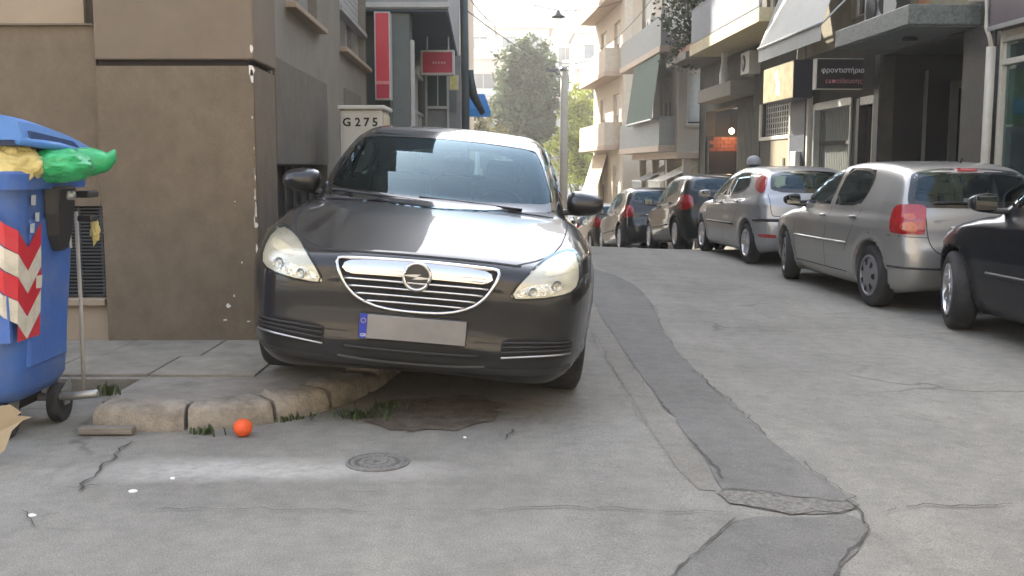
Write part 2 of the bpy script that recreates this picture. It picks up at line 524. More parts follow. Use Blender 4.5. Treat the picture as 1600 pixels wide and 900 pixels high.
class Car:
    """one parked car: root empty, body and every part projected on the body's own surface"""
    def __init__(s, sp, label, group, h=0.035, name='parked_car', cat='car'):
        s.sp = sp; s.sh = CarShape(sp, h); s.L = sp['L']
        s.root = empty(name, (0, 0, 0), label, cat, group)
        s.off = np.array([0, -s.L / 2, 0]); s.holes = []

    def mirror(s, uv): return [(-u, v) for u, v in uv][::-1]

    def patch(s, name, view, outline, mats, off=0.004, ds=0.04, smooth=1, depth=0.015, parent=None, hole=False, shrink=0.02):
        ol = chaikin(outline, smooth) if smooth else np.array(outline, float)
        ol = resample(ol, ds) if smooth else resample_keep(ol, ds)
        if hole: s.holes.append((view, np.array(outline, float), shrink))
        lo, hi = ol.min(0), ol.max(0)
        gx, gy = np.meshgrid(np.arange(lo[0] + ds / 2, hi[0], ds), np.arange(lo[1] + ds / 2, hi[1], ds), indexing='ij')
        g = np.stack([gx.ravel(), gy.ravel()], 1)
        if len(g):
            keep = inside_poly(g[:, 0], g[:, 1], ol)
            dmin = np.sqrt(((g[:, None] - ol[None]) ** 2).sum(2)).min(1)
            g = g[keep & (dmin > ds * 0.45)]
        n = len(ol)
        V = [Vector(tuple(p)) for p in np.vstack([ol, g])]
        r = delaunay_2d_cdt(V, [], [list(range(n))], 1, 1e-6)
        v2, fc = r[0], r[2]
        orig = r[3]
        P, N = s.sh.cast(view, [tuple(v) for v in v2])
        top = P + N * off
        F = [list(f) for f in fc]
        # boundary edges
        cnt = {}
        for f in F:
            for a, b in zip(f, f[1:] + f[:1]):
                cnt[(a, b)] = 1
        bd = [(a, b) for (a, b) in cnt if (b, a) not in cnt]
        bot_idx = {}
        verts = [tuple(p) for p in top]; nor = [tuple(q) for q in N]
        for a, b in bd:
            for q in (a, b):
                if q not in bot_idx:
                    bot_idx[q] = len(verts)
                    verts.append(tuple(P[q] - N[q] * depth)); nor.append(tuple(N[q]))
        F2 = [list(f) for f in F] + [[b, a, bot_idx[a], bot_idx[b]] for a, b in bd]
        # orientation
        f0 = F[len(F) // 2]
        e1 = top[f0[1]] - top[f0[0]]; e2 = top[f0[2]] - top[f0[0]]
        if np.dot(np.cross(e1, e2), N[f0[0]]) < 0: F2 = [f[::-1] for f in F2]
        return set_mesh(name, np.array(verts) + s.off, F2, mats, nor, parent or s.root)

    def ribbon(s, name, view, path, width, mats, off=0.003, ds=0.04, smooth=1, closed=False, parent=None, inward=False):
        p = chaikin(path, smooth, closed) if smooth else np.array(path, float)
        p = resample(p, ds, closed)
        n = len(p)
        if closed: t = np.roll(p, -1, 0) - np.roll(p, 1, 0)
        else: t = np.gradient(p, axis=0)
        t /= np.maximum(np.linalg.norm(t, axis=1, keepdims=True), 1e-9)
        nr = np.stack([-t[:, 1], t[:, 0]], 1)
        if inward:
            area = 0.5 * np.sum(p[:, 0] * np.roll(p[:, 1], -1) - np.roll(p[:, 0], -1) * p[:, 1])
            a, b = p, p + nr * width * (1 if area > 0 else -1)
        else:
            a, b = p - nr * width / 2, p + nr * width / 2
        PA, NA = s.sh.cast(view, a); PB, NB = s.sh.cast(view, b)
        PA = PA + NA * off; PB = PB + NB * off
        V = np.vstack([PA, PB]) + s.off
        F = []
        for i in range(n if closed else n - 1):
            j = (i + 1) % n
            F.append([i, j, n + j, n + i])
        f0 = F[0]
        if np.dot(np.cross(V[f0[1]] - V[f0[0]], V[f0[2]] - V[f0[0]]), NA[0]) < 0: F = [f[::-1] for f in F]
        return set_mesh(name, V, F, mats, np.vstack([NA, NB]), parent or s.root)

    def bar(s, name, view, path, r, mats, off=0.006, ds=0.05, smooth=1, closed=False, parent=None, flat=1.0):
        p = chaikin(path, smooth, closed) if smooth else np.array(path, float)
        p = resample(p, ds, closed)
        P, N = s.sh.cast(view, p)
        P = P + N * off + s.off
        b = MB().tube([tuple(q) for q in P], r, 8, closed=closed)
        return b.build(name, mats, parent or s.root, smooth=True)

    def finish_body(s, paint, name='body', lining=True):
        P, Q = s.sh.P, s.sh.Q
        C = P[Q].mean(1); N = s.sh.N[Q].mean(1)
        rm = np.zeros(len(Q), bool)
        for view, ol, shrink in s.holes:
            c = ol.mean(0); d = c - ol; dl = np.linalg.norm(d, axis=1, keepdims=True)
            o2 = ol + d / dl * shrink
            if view in 'FB':
                m = inside_poly(C[:, 0], C[:, 2], o2) & ((N[:, 1] < -0.2) if view == 'F' else (N[:, 1] > 0.2)) & (C[:, 2] > 0.75)
                m &= (C[:, 1] < s.L / 2) if view == 'F' else (C[:, 1] > s.L / 2)
            else:
                m = inside_poly(C[:, 1], C[:, 2], o2) & ((N[:, 0] < -0.35) if view == 'L' else (N[:, 0] > 0.35))
            rm |= m
        Qk = Q[~rm]
        V = P + s.off; NN = s.sh.N
        mi = [0] * len(Qk)
        if lining:
            n = len(P)
            V = np.vstack([V, V - s.sh.N * 0.022])
            NN = np.vstack([s.sh.N, -s.sh.N])
            up = (P[Qk].mean(1)[:, 2] > 0.45)
            Qi = Qk[up][:, ::-1] + n
            mi = mi + [1] * len(Qi)
            Qk = np.vstack([Qk, Qi])
        used = np.zeros(len(V), bool); used[Qk.ravel()] = True
        remap = np.cumsum(used) - 1
        s.body = set_mesh(name, V[used], remap[Qk], [paint, M['interior']], NN[used], s.root, mi)
        return s.body

    def wheels(s, rim='alloy', spokes=5, steer=0.0, tw=0.21, track=None):
        sp = s.sp; R = sp['R']; xw = track or (sp['W'] / 2 - tw / 2 - 0.025)
        rr = R * 0.66
        for yw, st in ((sp['fo'], steer), (sp['fo'] + sp['wb'], 0.0)):
            for sx in (-1, 1):
                b = MB()
                h = tw / 2
                prof = [(rr, -h + .02), (R - .05, -h), (R - .015, -h + .015), (R, -h + .04), (R, h - .04), (R - .015, h - .015), (R - .05, h), (rr, h - .02)]
                b.lathe(prof, 36, axis='x', closed=True)
                tread = MB()
                wh = b.build('wheel', M['tyre'], s.root, smooth=True, auto=50)
                wh.location = (sx * xw, yw + s.off[1], R); wh.rotation_euler = (0, 0, st)
                b = MB(); o = sx * (h - 0.005)
                sg = sx
                b.lathe([(rr + .004, o - sg * .02), (rr + .002, o), (rr - .018, o + sg * .002), (rr - .03, o - sg * .02), (rr - .04, o - sg * .09)], 36, axis='x')
                if rim == 'hubcap':
                    b.lathe([(rr - .03, o - sg * .01), (rr * .6, o + sg * .006), (rr * .35, o + sg * .012), (0.001, o + sg * .016)], 36, axis='x')
                    rm = b.build('rim', M['hubcap'], wh, smooth=True, auto=40)
                    for k in range(spokes if sx > 0 else 0):
                        d = MB()
                        a = 2 * math.pi * k / spokes
                        q = [(o + sg * .0085, rr * .50 * math.cos(a + da), rr * .50 * math.sin(a + da)) for da in (-.16, .16)]
                        q += [(o + sg * .003, rr * .82 * math.cos(a + da), rr * .82 * math.sin(a + da)) for da in (.2, -.2)]
                        q = [(p[0] + sg * .004, p[1], p[2]) for p in q]
                        d.add(q, [(0, 1, 2, 3)] if sg > 0 else [(3, 2, 1, 0)])
                        d.build('hubcap_slot', M['darkvoid'], wh)
                else:
                    b.lathe([(rr - .035, o - sg * .10), (0.001, o - sg * .10)], 30, axis='x', mi=1)
                    for k in range(spokes):
                        a = 2 * math.pi * k / spokes
                        for w0, w1, dz in ((0.045, 0.03, 0),):
                            ca, sa = math.cos(a), math.sin(a)
                            def pt(r_, t_, x_): return (x_, r_ * ca - t_ * sa, r_ * sa + t_ * ca)
                            x0, x1 = o - sg * .012, o - sg * .03
                            b.hexa([pt(.03, -w0, x1 - sg * .02), pt(.03, w0, x1 - sg * .02), pt(rr - .02, w1, x1 - sg * .02), pt(rr - .02, -w1, x1 - sg * .02),
                                    pt(.03, -w0 * .8, x0), pt(.03, w0 * .8, x0), pt(rr - .02, w1 * .8, x0 + sg * .006), pt(rr - .02, -w1 * .8, x0 + sg * .006)])
                    b.lathe([(0.055, o - sg * .03), (0.05, o - sg * .008), (0.001, o - sg * .006)], 20, axis='x')
                    rm = b.build('rim', [M['alloy'], M['darkvoid']], wh, smooth=True, auto=35)

    def cabin(s, yd=1.55, yf=2.05, yr=3.0, zf=0.45, hw=0.62, wheel_side=-1):
        r = s.root; o = s.off[1]; sp = s.sp
        b = MB(); b.lohi((-hw - .1, yd - .2 + o, .3), (hw + .1, min(s.L - .35, yr + 1.0) + o, .42))
        b.build('floor', M['interior'], r)
        b = MB(); b.lohi((-hw, yd - .35 + o, .55), (hw, yd + .12 + o, sp['belt'] - .06))
        b.build('dashboard', M['interior'], r, bevel=.06, seg=3)
        for y in (yf, yr):
            for x in ((-.36, .36) if y == yf else (-.42, 0, .42)):
                b = MB(); b.box((x, y + o, .55), (.46 if y == yf else .4, .50, .16))
                st = b.build('seat', M['seat'], r, bevel=.05, seg=2)
                b = MB(); b.box((x, y + .30 + o, .85), (.44 if y == yf else .4, .13, .58), rot=(rad(-14), 0, 0))
                b.build('backrest', M['seat'], st, bevel=.05, seg=2)
                b = MB(); b.box((x, y + .40 + o, 1.21), (.24, .09, .15), rot=(rad(-10), 0, 0))
                b.build('headrest', M['seat'], st, bevel=.035, seg=2)
        pts = []
        for k in range(20):
            a = 2 * math.pi * k / 20
            pts.append((wheel_side * -.36 + .18 * math.cos(a), yd + .22 + o + .06 * math.sin(a), .92 + .17 * math.sin(a)))
        MB().tube(pts, .014, 6, closed=True).build('steering_wheel', M['blackplastic'], r, smooth=True)

    def mirrors(s, y, z, x, paint, size=(.22, .12, .15)):
        for sx in (-1, 1):
            b = MB()
            prof = []
            n, m_ = 14, 9
            vs = []; fs = []
            for i in range(m_ + 1):
                th = math.pi * i / m_
                for k in range(n):
                    ph = 2 * math.pi * k / n
                    cx = math.copysign(abs(math.cos(th)) ** .7, math.cos(th))
                    ry = math.sin(th) ** .6
                    yy = math.copysign(abs(math.cos(ph)) ** .8, math.cos(ph)) * ry
                    if yy > 0: yy *= 0.25
                    zz = math.copysign(abs(math.sin(ph)) ** .8, math.sin(ph)) * ry
                    tap = 1 - 0.18 * (cx * sx)
                    vs.append((sx * x + cx * size[0] / 2, y + s.off[1] + yy * size[1], z + zz * size[2] / 2 * tap))
            for i in range(m_):
                for k in range(n):
                    k2 = (k + 1) % n
                    fs.append((i * n + k, i * n + k2, (i + 1) * n + k2, (i + 1) * n + k))
            b.add(vs, fs)
            mr = b.build('side_mirror', paint, s.root, smooth=True)
            b = MB()
            b.hexa([(sx * (x - size[0] * .2), y + s.off[1] - .05, z - .075), (sx * (x - .26), y + s.off[1] - .06, z - .09), (sx * (x - .26), y + s.off[1] + .03, z - .09), (sx * (x - size[0] * .2), y + s.off[1] + .01, z - .075),
                    (sx * (x - size[0] * .2), y + s.off[1] - .05, z - .045), (sx * (x - .26), y + s.off[1] - .06, z - .05), (sx * (x - .26), y + s.off[1] + .03, z - .05), (sx * (x - size[0] * .2), y + s.off[1] + .01, z - .045)])
            b.build('mirror_arm', M['blackplastic'], mr, bevel=.01)
            b = MB(); b.box((sx * x, y + s.off[1] + size[1] * .25 + .003, z), (size[0] * .8, .004, size[2] * .72))
            b.build('mirror_glass', M['mirror'], mr, bevel=.0015)

    def place(s, x, y, z=0.0, heading=0.0, roll=0.0, pitch=0.0, scale=1.0):
        s.root.location = (x, y, z); s.root.rotation_euler = (pitch, roll, heading); s.root.scale = (scale,) * 3
        return s.root


def resample_keep(p, ds):
    out = []
    for i in range(len(p)):
        a, b = p[i], p[(i + 1) % len(p)]
        n = max(1, int(round(np.linalg.norm(b - a) / ds)))
        for k in range(n): out.append(a + (b - a) * k / n)
    return np.array(out)


PLAN = [(0.0, 0.0), (0.45, 0.02), (0.70, 0.11), (0.86, 0.28), (0.95, 0.55), (0.99, 0.95), (1.0, 1.5)]


def plan_of(L, rear=((1.0, -1.4), (0.985, -0.8), (0.95, -0.35), (0.88, -0.14), (0.70, -0.03), (0.45, 0.0), (0.0, 0.0))):
    return PLAN + [(x, L + y) for x, y in rear]


def hero_car():
    sp = dict(L=4.83, W=1.856, H=1.495, wb=2.737, fo=0.965, R=0.335, belt=0.985, gb=0.80, gt=0.625, k=0.14, kg=0.13, sf=0.10, sr=0.1, crown=0.07, gcrown=0.07, gs=0.20, gr=0.2,
              lower=[(0.20, .19), (0.05, .20), (-0.005, .25), (-0.01, .36), (0.005, .50), (0.0, .64), (0.03, .735), (0.12, .785), (0.35, .845), (.7, .915), (1.05, .965), (1.4, 1.00), (2, .99), (3, 1.01), (4.0, 1.05), (4.6, 1.06), (4.78, 1.0), (4.84, .75), (4.82, .4), (4.7, .22), (4.5, .2), (2.4, .19)],
              green=[(1.15, .80), (1.18, .955), (1.55, 1.165), (1.95, 1.36), (2.25, 1.455), (2.6, 1.492), (3.0, 1.497), (3.5, 1.45), (3.95, 1.31), (4.35, 1.13), (4.6, 1.02), (4.6, .80)],
              plan=[(0.0, 0.0), (0.56, 0.015), (0.78, 0.09), (0.905, 0.26), (0.965, 0.52), (0.992, 0.95), (1.0, 1.5)] + plan_of(4.83)[7:], secz=[.19, .3, .42, .55, .68, .80, .92, 1.05], secw=[.92, .968, .99, 1.0, 1.0, .985, .955, .90],
              crease=[(0.12, .40, 1.25, .60, .008, .08), (0.12, 0.0, 1.25, 0.0, .006, .10)], sidecrease=[(.80, .008, .03), (.34, .008, .03)])
    c = Car(sp, 'dark grey saloon parked nose-on with one side up on the pavement', 'cars parked along the street', h=0.028)
    P = paint_mat('dark_grey_paint', (0.0145, 0.0142, 0.0145), metal=0.2, rough=0.35, dust=0.02, spec=.2)
    r = c.root; o = c.off[1]
    # windows
    ws = [(-.745, .985), (-.35, .972), (0, .968), (.35, .972), (.745, .985), (.725, 1.10), (.675, 1.26), (.62, 1.385), (.55, 1.418), (.25, 1.435), (0, 1.440), (-.25, 1.435), (-.55, 1.418), (-.62, 1.385), (-.675, 1.26), (-.725, 1.10)]
    g = c.patch('windscreen', 'F', ws, M['glass'], .003, .05, hole=True, shrink=.045)
    c.ribbon('windscreen_band', 'F', ws, .05, M['gloss_black'], .0045, closed=True, inward=True, parent=g)
    rw = [(-.60, 1.10), (.60, 1.10), (.50, 1.36), (.2, 1.40), (-.2, 1.40), (-.50, 1.36)]
    g = c.patch('rear_window', 'B', rw, M['glass'], .003, .06, hole=True, shrink=.045)
    c.ribbon('rear_window_band', 'B', rw, .05, M['gloss_black'], .0045, closed=True, inward=True, parent=g)
    for v in 'LR':
        for poly in ([(1.72, 1.045), (2.62, 1.06), (2.66, 1.40), (2.30, 1.375), (2.0, 1.26)], [(2.74, 1.06), (3.55, 1.10), (3.62, 1.28), (3.40, 1.36), (2.78, 1.405)], [(3.63, 1.11), (3.98, 1.14), (3.72, 1.255)]):
            g = c.patch('side_window', v, poly, M['glass_dark'], .003, .06, hole=True, shrink=.03)
            c.ribbon('window_band', v, poly, .035, M['gloss_black'], .0045, closed=True, inward=True, parent=g)
        c.ribbon('chrome_trim', v, [(1.70, 1.03), (2.7, 1.045), (3.5, 1.08), (3.99, 1.125)], .014, M['chrome'], .006)
        for pth in ([(1.55, .98), (1.52, .7), (1.58, .42), (1.68, .32)], [(2.70, 1.04), (2.69, .7), (2.70, .32)], [(3.62, 1.08), (3.60, .85), (3.45, .62), (3.25, .45)]):
            c.ribbon('panel_gap', v, pth, .007, M['darkvoid'], .002)
        c.bar('door_handle', v, [(2.40, .885), (2.58, .895)], .014, P, .02, smooth=0)
        c.bar('door_handle', v, [(3.35, .91), (3.53, .92)], .014, P, .02, smooth=0)
    # bonnet seams
    for sx in (-1, 1):
        c.ribbon('panel_gap', 'T', [(sx * .46, .13), (sx * .60, .26), (sx * .70, .50), (sx * .755, .9), (sx * .775, 1.25)], .007, M['darkvoid'], .002)
    c.ribbon('panel_gap', 'F', [(-.50, .762), (-.3, .772), (0, .776), (.3, .772), (.50, .762)], .007, M['darkvoid'], .002)
    # headlights
    HL = mat('headlight_housing', (0.55, 0.52, 0.44), 0.35, .35, var=.2, scale=7, coat=1.0, bump=.1, bscale=18)
    LR = mat('headlight_reflector', (0.72, 0.71, 0.68), 0.14, .95, var=.25, scale=30, bump=.9, bscale=32)
    LC = glass_mat('headlight_lens', (.96, .95, .90))
    hl = [(.455, .606), (.56, .612), (.68, .630), (.77, .655), (.80, .70), (.80, .80), (.775, .838), (.69, .822), (.60, .785), (.53, .725), (.472, .655)]
    for sx in (-1, 1):
        q = hl if sx > 0 else c.mirror(hl)
        h_ = c.patch('headlight', 'F', q, HL, .004, .03)
        c.ribbon('headlight_seal', 'F', q, .010, M['darkvoid'], .0055, closed=True, parent=h_)
        for (x0, z0, r0) in ((.56, .650, .030), (.675, .685, .036)):
            Pn, Nn = c.sh.cast('F', [(sx * x0, z0)])
            b = MB()
            pr = [(r0, .012), (r0 * .92, .016), (r0 * .8, .010), (r0 * .4, .006), (.001, .009)]
            b.lathe([(rr_ * .8, -hh) for rr_, hh in pr], 20, axis='y')
            lo = b.build('lamp_bowl', M['satin'], h_, smooth=True)
            lo.location = tuple(Pn[0] + Nn[0] * .004 + c.off)
            lo.rotation_euler = (0, 0, sx * rad(22))
        q2 = [(.475, .618), (.57, .624), (.66, .640), (.72, .668), (.715, .70), (.62, .69), (.53, .672), (.485, .65)]
        c.patch('lamp_reflector', 'F', q2 if sx > 0 else c.mirror(q2), LR, .007, .025, parent=h_)
        q3 = [(.60, .715), (.70, .735), (.775, .75), (.77, .785), (.70, .775), (.63, .75)]
        c.patch('indicator', 'F', q3 if sx > 0 else c.mirror(q3), mat('milky_lens', (.66, .60, .46), .3, var=.1, coat=1.0) if sx < 0 else bpy.data.materials['milky_lens'], .007, .03, parent=h_)
        c.patch('lens', 'F', [(x * .985 + sx * .009, (z - .73) * .97 + .73) for x, z in q], LC, .022, .03, depth=-.005, parent=h_)
    # grille
    gr = [(-.395, .732), (-.375, .737), (-.2, .744), (0, .747), (.2, .744), (.375, .737), (.395, .732), (.396, .715), (.378, .67), (.335, .60), (.27, .548), (.16, .513), (0, .506), (-.16, .513), (-.27, .548), (-.335, .60), (-.378, .67), (-.396, .715)]
    g = c.patch('grille', 'F', gr, M['darkvoid'], .002, .03)
    c.bar('grille_frame', 'F', gr, .010, M['chrome'], .006, .02, closed=True, parent=g)
    c.patch('grille_bar', 'F', [(-.37, .722), (-.2, .735), (0, .739), (.2, .735), (.37, .722), (.36, .668), (.2, .672), (0, .674), (-.2, .672), (-.36, .668)], M['chrome'], .016, .03, depth=.0, parent=g)
    for k, (z, hw) in enumerate(((.648, .348), (.615, .325), (.582, .292), (.549, .245))):
        c.bar('grille_bar', 'F', [(-hw, z - .002), (-hw / 2, z), (0, z), (hw / 2, z), (hw, z - .002)], .0062, M['chrome'], .010, .05, parent=g)
    # badge: ring with a flash
    Pn, Nn = c.sh.cast('F', [(0, .682)])
    cy = Pn[0][1] + o - .022; cz = .682
    b = MB().tube([(.064 * math.cos(a), cy, cz + .064 * math.sin(a)) for a in [2 * math.pi * k / 36 for k in range(36)]], .0095, 10, closed=True)
    bd = b.build('badge', M['chrome'], r, smooth=True)
    b = MB(); b.lathe([(.060, 0), (.001, 0)], 30, c=(0, cy + .004, cz), axis='y'); b.lathe([(.060, .012), (.060, 0)], 30, c=(0, cy + .004, cz), axis='y')
    b.build('badge_disc', M['gloss_black'], bd)
    fl = [(-.078, .012), (.002, .006), (-.012, -.004), (.078, -.012), (.0, .0), (.012, .010)]
    fl = [(-.08, -.010), (-.006, -.010), (-.018, .001), (.08, .010), (.006, .010), (.018, -.001)]
    b = MB(); n = len(fl)
    fl = [(-.078, .004), (-.01, .012), (.022, .013), (.002, .003), (.078, -.004), (.01, -.012), (-.022, -.013), (-.002, -.003)]
    n = len(fl)
    b.add([(x, cy - .008, cz + z) for x, z in fl] + [(x, cy + .004, cz + z) for x, z in fl], [tuple(range(n))[::-1], ] + [(i, (i + 1) % n, n + (i + 1) % n, n + i) for i in range(n)])
    b.build('badge_flash', M['chrome'], bd)
    # number plate
    Pn, _ = c.sh.cast('F', [(0, .425)])
    py = Pn[0][1] + o - .022
    MB().lohi((-.262, py, .362), (.262, py + .02, .488)).build('plate_holder', M['blackplastic'], r, bevel=.004)
    pl = MB().lohi((-.222, py - .006, .366), (.258, py - .001, .484)).build('number_plate', M['plate_grey'], r, bevel=.002)
    MB().lohi((-.258, py - .0055, .366), (-.2225, py - .001, .484)).build('blue_band', M['plate_blue'], pl)
    st = MB()
    for k in range(12):
        a = 2 * math.pi * k / 12
        st.box((-.240 + .011 * math.cos(a), py - .006, .452 + .011 * math.sin(a)), (.003, .001, .003))
    st.build('star_ring', M['yellow'], pl)
    text('GR', (-.2515, py - .0062, .374), .022, M['white'], pl, 'country_letters')
    # lower openings
    it = [(-.37, .360), (.37, .360), (.345, .288), (.2, .272), (-.2, .272), (-.345, .288)]
    g = c.patch('lower_intake', 'F', it, M['darkvoid'], .003, .03)
    for z in (.318,):
        c.bar('intake_slat', 'F', [(-.33, z), (0, z - .004), (.33, z)], .006, M['blackplastic'], .008, parent=g)
    c.ribbon('intake_lip', 'F', [(-.36, .268), (-.2, .256), (0, .254), (.2, .256), (.36, .268)], .010, M['lip_grey'], .006)
    fg = [(.425, .412), (.60, .420), (.745, .425), (.79, .395), (.775, .335), (.60, .316), (.44, .305)]
    for sx in (-1, 1):
        q = fg if sx > 0 else c.mirror(fg)
        f_ = c.patch('fog_grille', 'F', q, M['darkvoid'], .003, .03)
        for t in (.2, .42, .64, .86):
            z0 = .412 + (.305 - .412) * t; z1 = .422 + (.335 - .422) * t
            c.bar('grille_slat', 'F', [(sx * .435, z0), (sx * .6, (z0 + z1) / 2 + .003), (sx * .775, z1)], .0055, M['blackplastic' if t < .8 else 'satin'], .010, parent=f_)
    c.ribbon('bumper_lip', 'F', [(-.80, .262), (-.5, .245), (0, .24), (.5, .245), (.80, .262)], .03, M['blackplastic'], .004)
    # cowl and wipers
    c.ribbon('cowl', 'T', [(-.70, 1.36), (-.4, 1.275), (0, 1.255), (.4, 1.275), (.70, 1.36)], .05, M['blackplastic'], .004)
    for (xa, xb) in ((.50, -.12), (-.05, -.66)):
        Pn, Nn = c.sh.cast('F', [(xa, .985), ((xa + xb) / 2, 1.0), (xb, 1.01)])
        MB().tube([tuple(q) for q in (Pn + Nn * .014 + c.off)], .006, 6).build('wiper', M['blackplastic'], r)
    c.mirrors(1.72, 1.05, .91, P, (.235, .13, .155))
    # rear-view mirror and stickers inside
    MB().box((0, 2.06 + o, 1.345), (.24, .03, .06)).build('rearview_mirror', M['blackplastic'], r, bevel=.01)
    c.wheels('alloy', 7, tw=.215)
    c.cabin(1.75, 2.25, 3.15, hw=.64, wheel_side=-1)
    c.finish_body(P)
    # tail lamps
    for sx in (-1, 1):
        q = [(.50, .88), (.86, .90), (.84, 1.02), (.55, 1.02)]
        c.patch('tail_light', 'B', q if sx > 0 else c.mirror(q), M['lens_red'], .004, .05)
    return c


def text(s, loc, size, m, parent, name, rot=(rad(90), 0, 0), ext=0.0004, align='LEFT', bold=0.0, space=1.0):
    cu = bpy.data.curves.new(name, 'FONT'); cu.body = s; cu.size = size; cu.extrude = ext; cu.align_x = align
    cu.resolution_u = 2; cu.offset = bold; cu.space_character = space
    ob = bpy.data.objects.new(name, cu)
    me = bpy.data.meshes.new_from_object(ob)
    bpy.data.objects.remove(ob); bpy.data.curves.remove(cu)
    R_ = Euler(rot).to_matrix().to_4x4() if not isinstance(rot, Matrix) else rot.to_4x4()
    o_ = ORG.get(parent, Vector((0, 0, 0)))
    me.transform(Matrix.Translation(Vector(loc) - o_) @ R_)
    me.materials.clear(); me.materials.append(m)
    return link_mesh(name, me, parent)
# ------------------------------------------------------------------ other cars
def side_details(c, P, win, gaps, handles, belt=None, moulding=None, mcol=None, glass=None, band=True):
    for v in 'LR':
        for poly in win:
            g = c.patch('side_window', v, poly, glass or M['glass_dark'], .003, .07, hole=True, shrink=.03)
            if band: c.ribbon('window_band', v, poly, .03, M['gloss_black'], .0045, .06, closed=True, inward=True, parent=g)
        for pth in gaps: c.ribbon('panel_gap', v, pth, .008, M['darkvoid'], .002, .08)
        for (y0, y1, z) in handles: c.bar('door_handle', v, [(y0, z), (y1, z + .008)], .014, P, .018, smooth=0)
        if moulding:
            c.bar('side_moulding', v, moulding, .016, mcol, .004, .15, smooth=0)


def silver_hatch():
    sp = dict(L=4.18, W=1.71, H=1.475, wb=2.60, fo=.86, R=.315, belt=.93, gb=.785, gt=.575, k=.10, kg=.10, sf=.14, sr=.09, crown=.05, gcrown=.06, gs=.2, gr=.10,
              lower=[(.15, .2), (.02, .22), (0, .4), (0, .55), (.05, .68), (.25, .78), (.7, .89), (1.1, .945), (2, .94), (3.2, .965), (3.95, .985), (4.06, .97), (4.10, .86), (4.12, .72), (4.165, .62), (4.185, .50), (4.17, .36), (4.06, .22), (3.8, .2), (2, .19)],
              green=[(.9, .78), (.98, .92), (1.35, 1.13), (1.7, 1.31), (2.0, 1.42), (2.4, 1.472), (2.9, 1.475), (3.4, 1.45), (3.74, 1.39), (3.88, 1.28), (4.00, 1.05), (4.07, .92), (4.05, .78)],
              plan=plan_of(4.18), secz=[.19, .3, .45, .6, .75, .9, 1.05], secw=[.91, .965, .99, 1.0, .985, .95, .89], sidecrease=[(.78, .006, .03)], gtap=[.90, .97, 1.0, .985, .94])
    c = Car(sp, 'silver hatchback with rounded red tail lights parked behind the dark blue car', 'cars parked along the street')
    P = paint_mat('silver_paint', (.33, .325, .31), metal=.55, rough=.34, dust=.2)
    side_details(c, P, [[(1.30, .985), (2.22, .99), (2.26, 1.40), (2.02, 1.37), (1.66, 1.215)], [(2.32, .99), (3.06, 1.005), (3.16, 1.22), (3.10, 1.385), (2.36, 1.41)]],
                 [[(1.28, .93), (1.24, .7), (1.30, .34)], [(2.28, .98), (2.28, .3)], [(3.1, .99), (3.02, .78), (2.86, .52)], [(1.3, .30), (2.9, .30)]],
                 [(2.08, 2.22, .86), (2.92, 3.06, .88)], moulding=[(1.30, .595), (2.25, .60), (2.9, .605)], mcol=P)
    ws = [(-.68, .95), (0, .93), (.68, .95), (.56, 1.36), (0, 1.40), (-.56, 1.36)]
    c.patch('windscreen', 'F', ws, M['glass'], .003, .07, hole=True, shrink=.04)
    rw = [(-.655, 1.02), (0, 1.01), (.655, 1.02), (.655, 1.10), (.60, 1.26), (.54, 1.355), (.3, 1.385), (0, 1.395), (-.3, 1.385), (-.54, 1.355), (-.60, 1.26), (-.655, 1.10)]
    g = c.patch('rear_window', 'B', rw, M['glass'], .003, .05, hole=True, shrink=.05)
    c.ribbon('window_band', 'B', rw, .055, M['gloss_black'], .0045, closed=True, inward=True, parent=g)
    c.bar('wiper', 'B', [(0, 1.05), (.2, 1.06), (.42, 1.055)], .008, M['blackplastic'], .02, parent=g)
    c.patch('brake_light', 'B', [(-.10, 1.385), (.10, 1.385), (.10, 1.362), (-.10, 1.362)], M['lens_red'], .012, .05, smooth=0, parent=g)
    for sx in (-1, 1):
        q = [(sx * x, z) for x, z in [(.50, .77), (.53, .765), (.72, .77), (.78, .775), (.80, .80), (.81, .90), (.795, 1.0), (.75, 1.045), (.60, 1.05), (.52, 1.04), (.50, 1.02)]]
        t = c.patch('tail_light', 'C', q, M['lens_red'], .008, .04)
        q = [(sx * x, z) for x, z in [(.60, .80), (.70, .79), (.76, .82), (.74, .88), (.64, .89)]]
        c.patch('indicator_lens', 'B', q, M['lens_amber'], .010, .04, parent=t)
        q = [(sx * x, z) for x, z in [(.62, .905), (.70, .90), (.73, .94), (.68, .965), (.61, .955)]]
        c.patch('reversing_lens', 'B', q, M['lens_amber'], .010, .04, parent=t)
        c.patch('headlight', 'F', [(sx * x, z) for x, z in [(.50, .62), (.76, .66), (.80, .80), (.62, .76)]], M['lens_clear'], .006, .05)
    # tailgate seam, plate recess, bumper seam
    c.ribbon('panel_gap', 'B', [(-.53, 1.00), (-.53, .74), (-.47, .60), (-.3, .55), (.3, .55), (.47, .60), (.53, .74), (.53, 1.00)], .009, M['darkvoid'], .002)
    c.ribbon('panel_gap', 'B', [(-.52, .735), (-.68, .742), (-.83, .75)], .007, M['darkvoid'], .002)
    c.ribbon('panel_gap', 'B', [(.52, .735), (.68, .742), (.83, .75)], .007, M['darkvoid'], .002)
    c.patch('plate_recess', 'B', [(-.30, .82), (.30, .82), (.28, .66), (-.28, .66)], P, .003, .05)
    Pn, _ = c.sh.cast('B', [(0, .73)]); y = Pn[0][1] + c.off[1]
    MB().lohi((-.26, y + .004, .68), (.26, y + .016, .79)).build('number_plate', M['plate_grey'], c.root, bevel=.003)
    c.bar('trim_strip', 'B', [(-.31, .83), (0, .835), (.31, .83)], .014, P, .012, smooth=0)
    Pn, _ = c.sh.cast('B', [(.40, .90)]); y = Pn[0][1] + c.off[1]
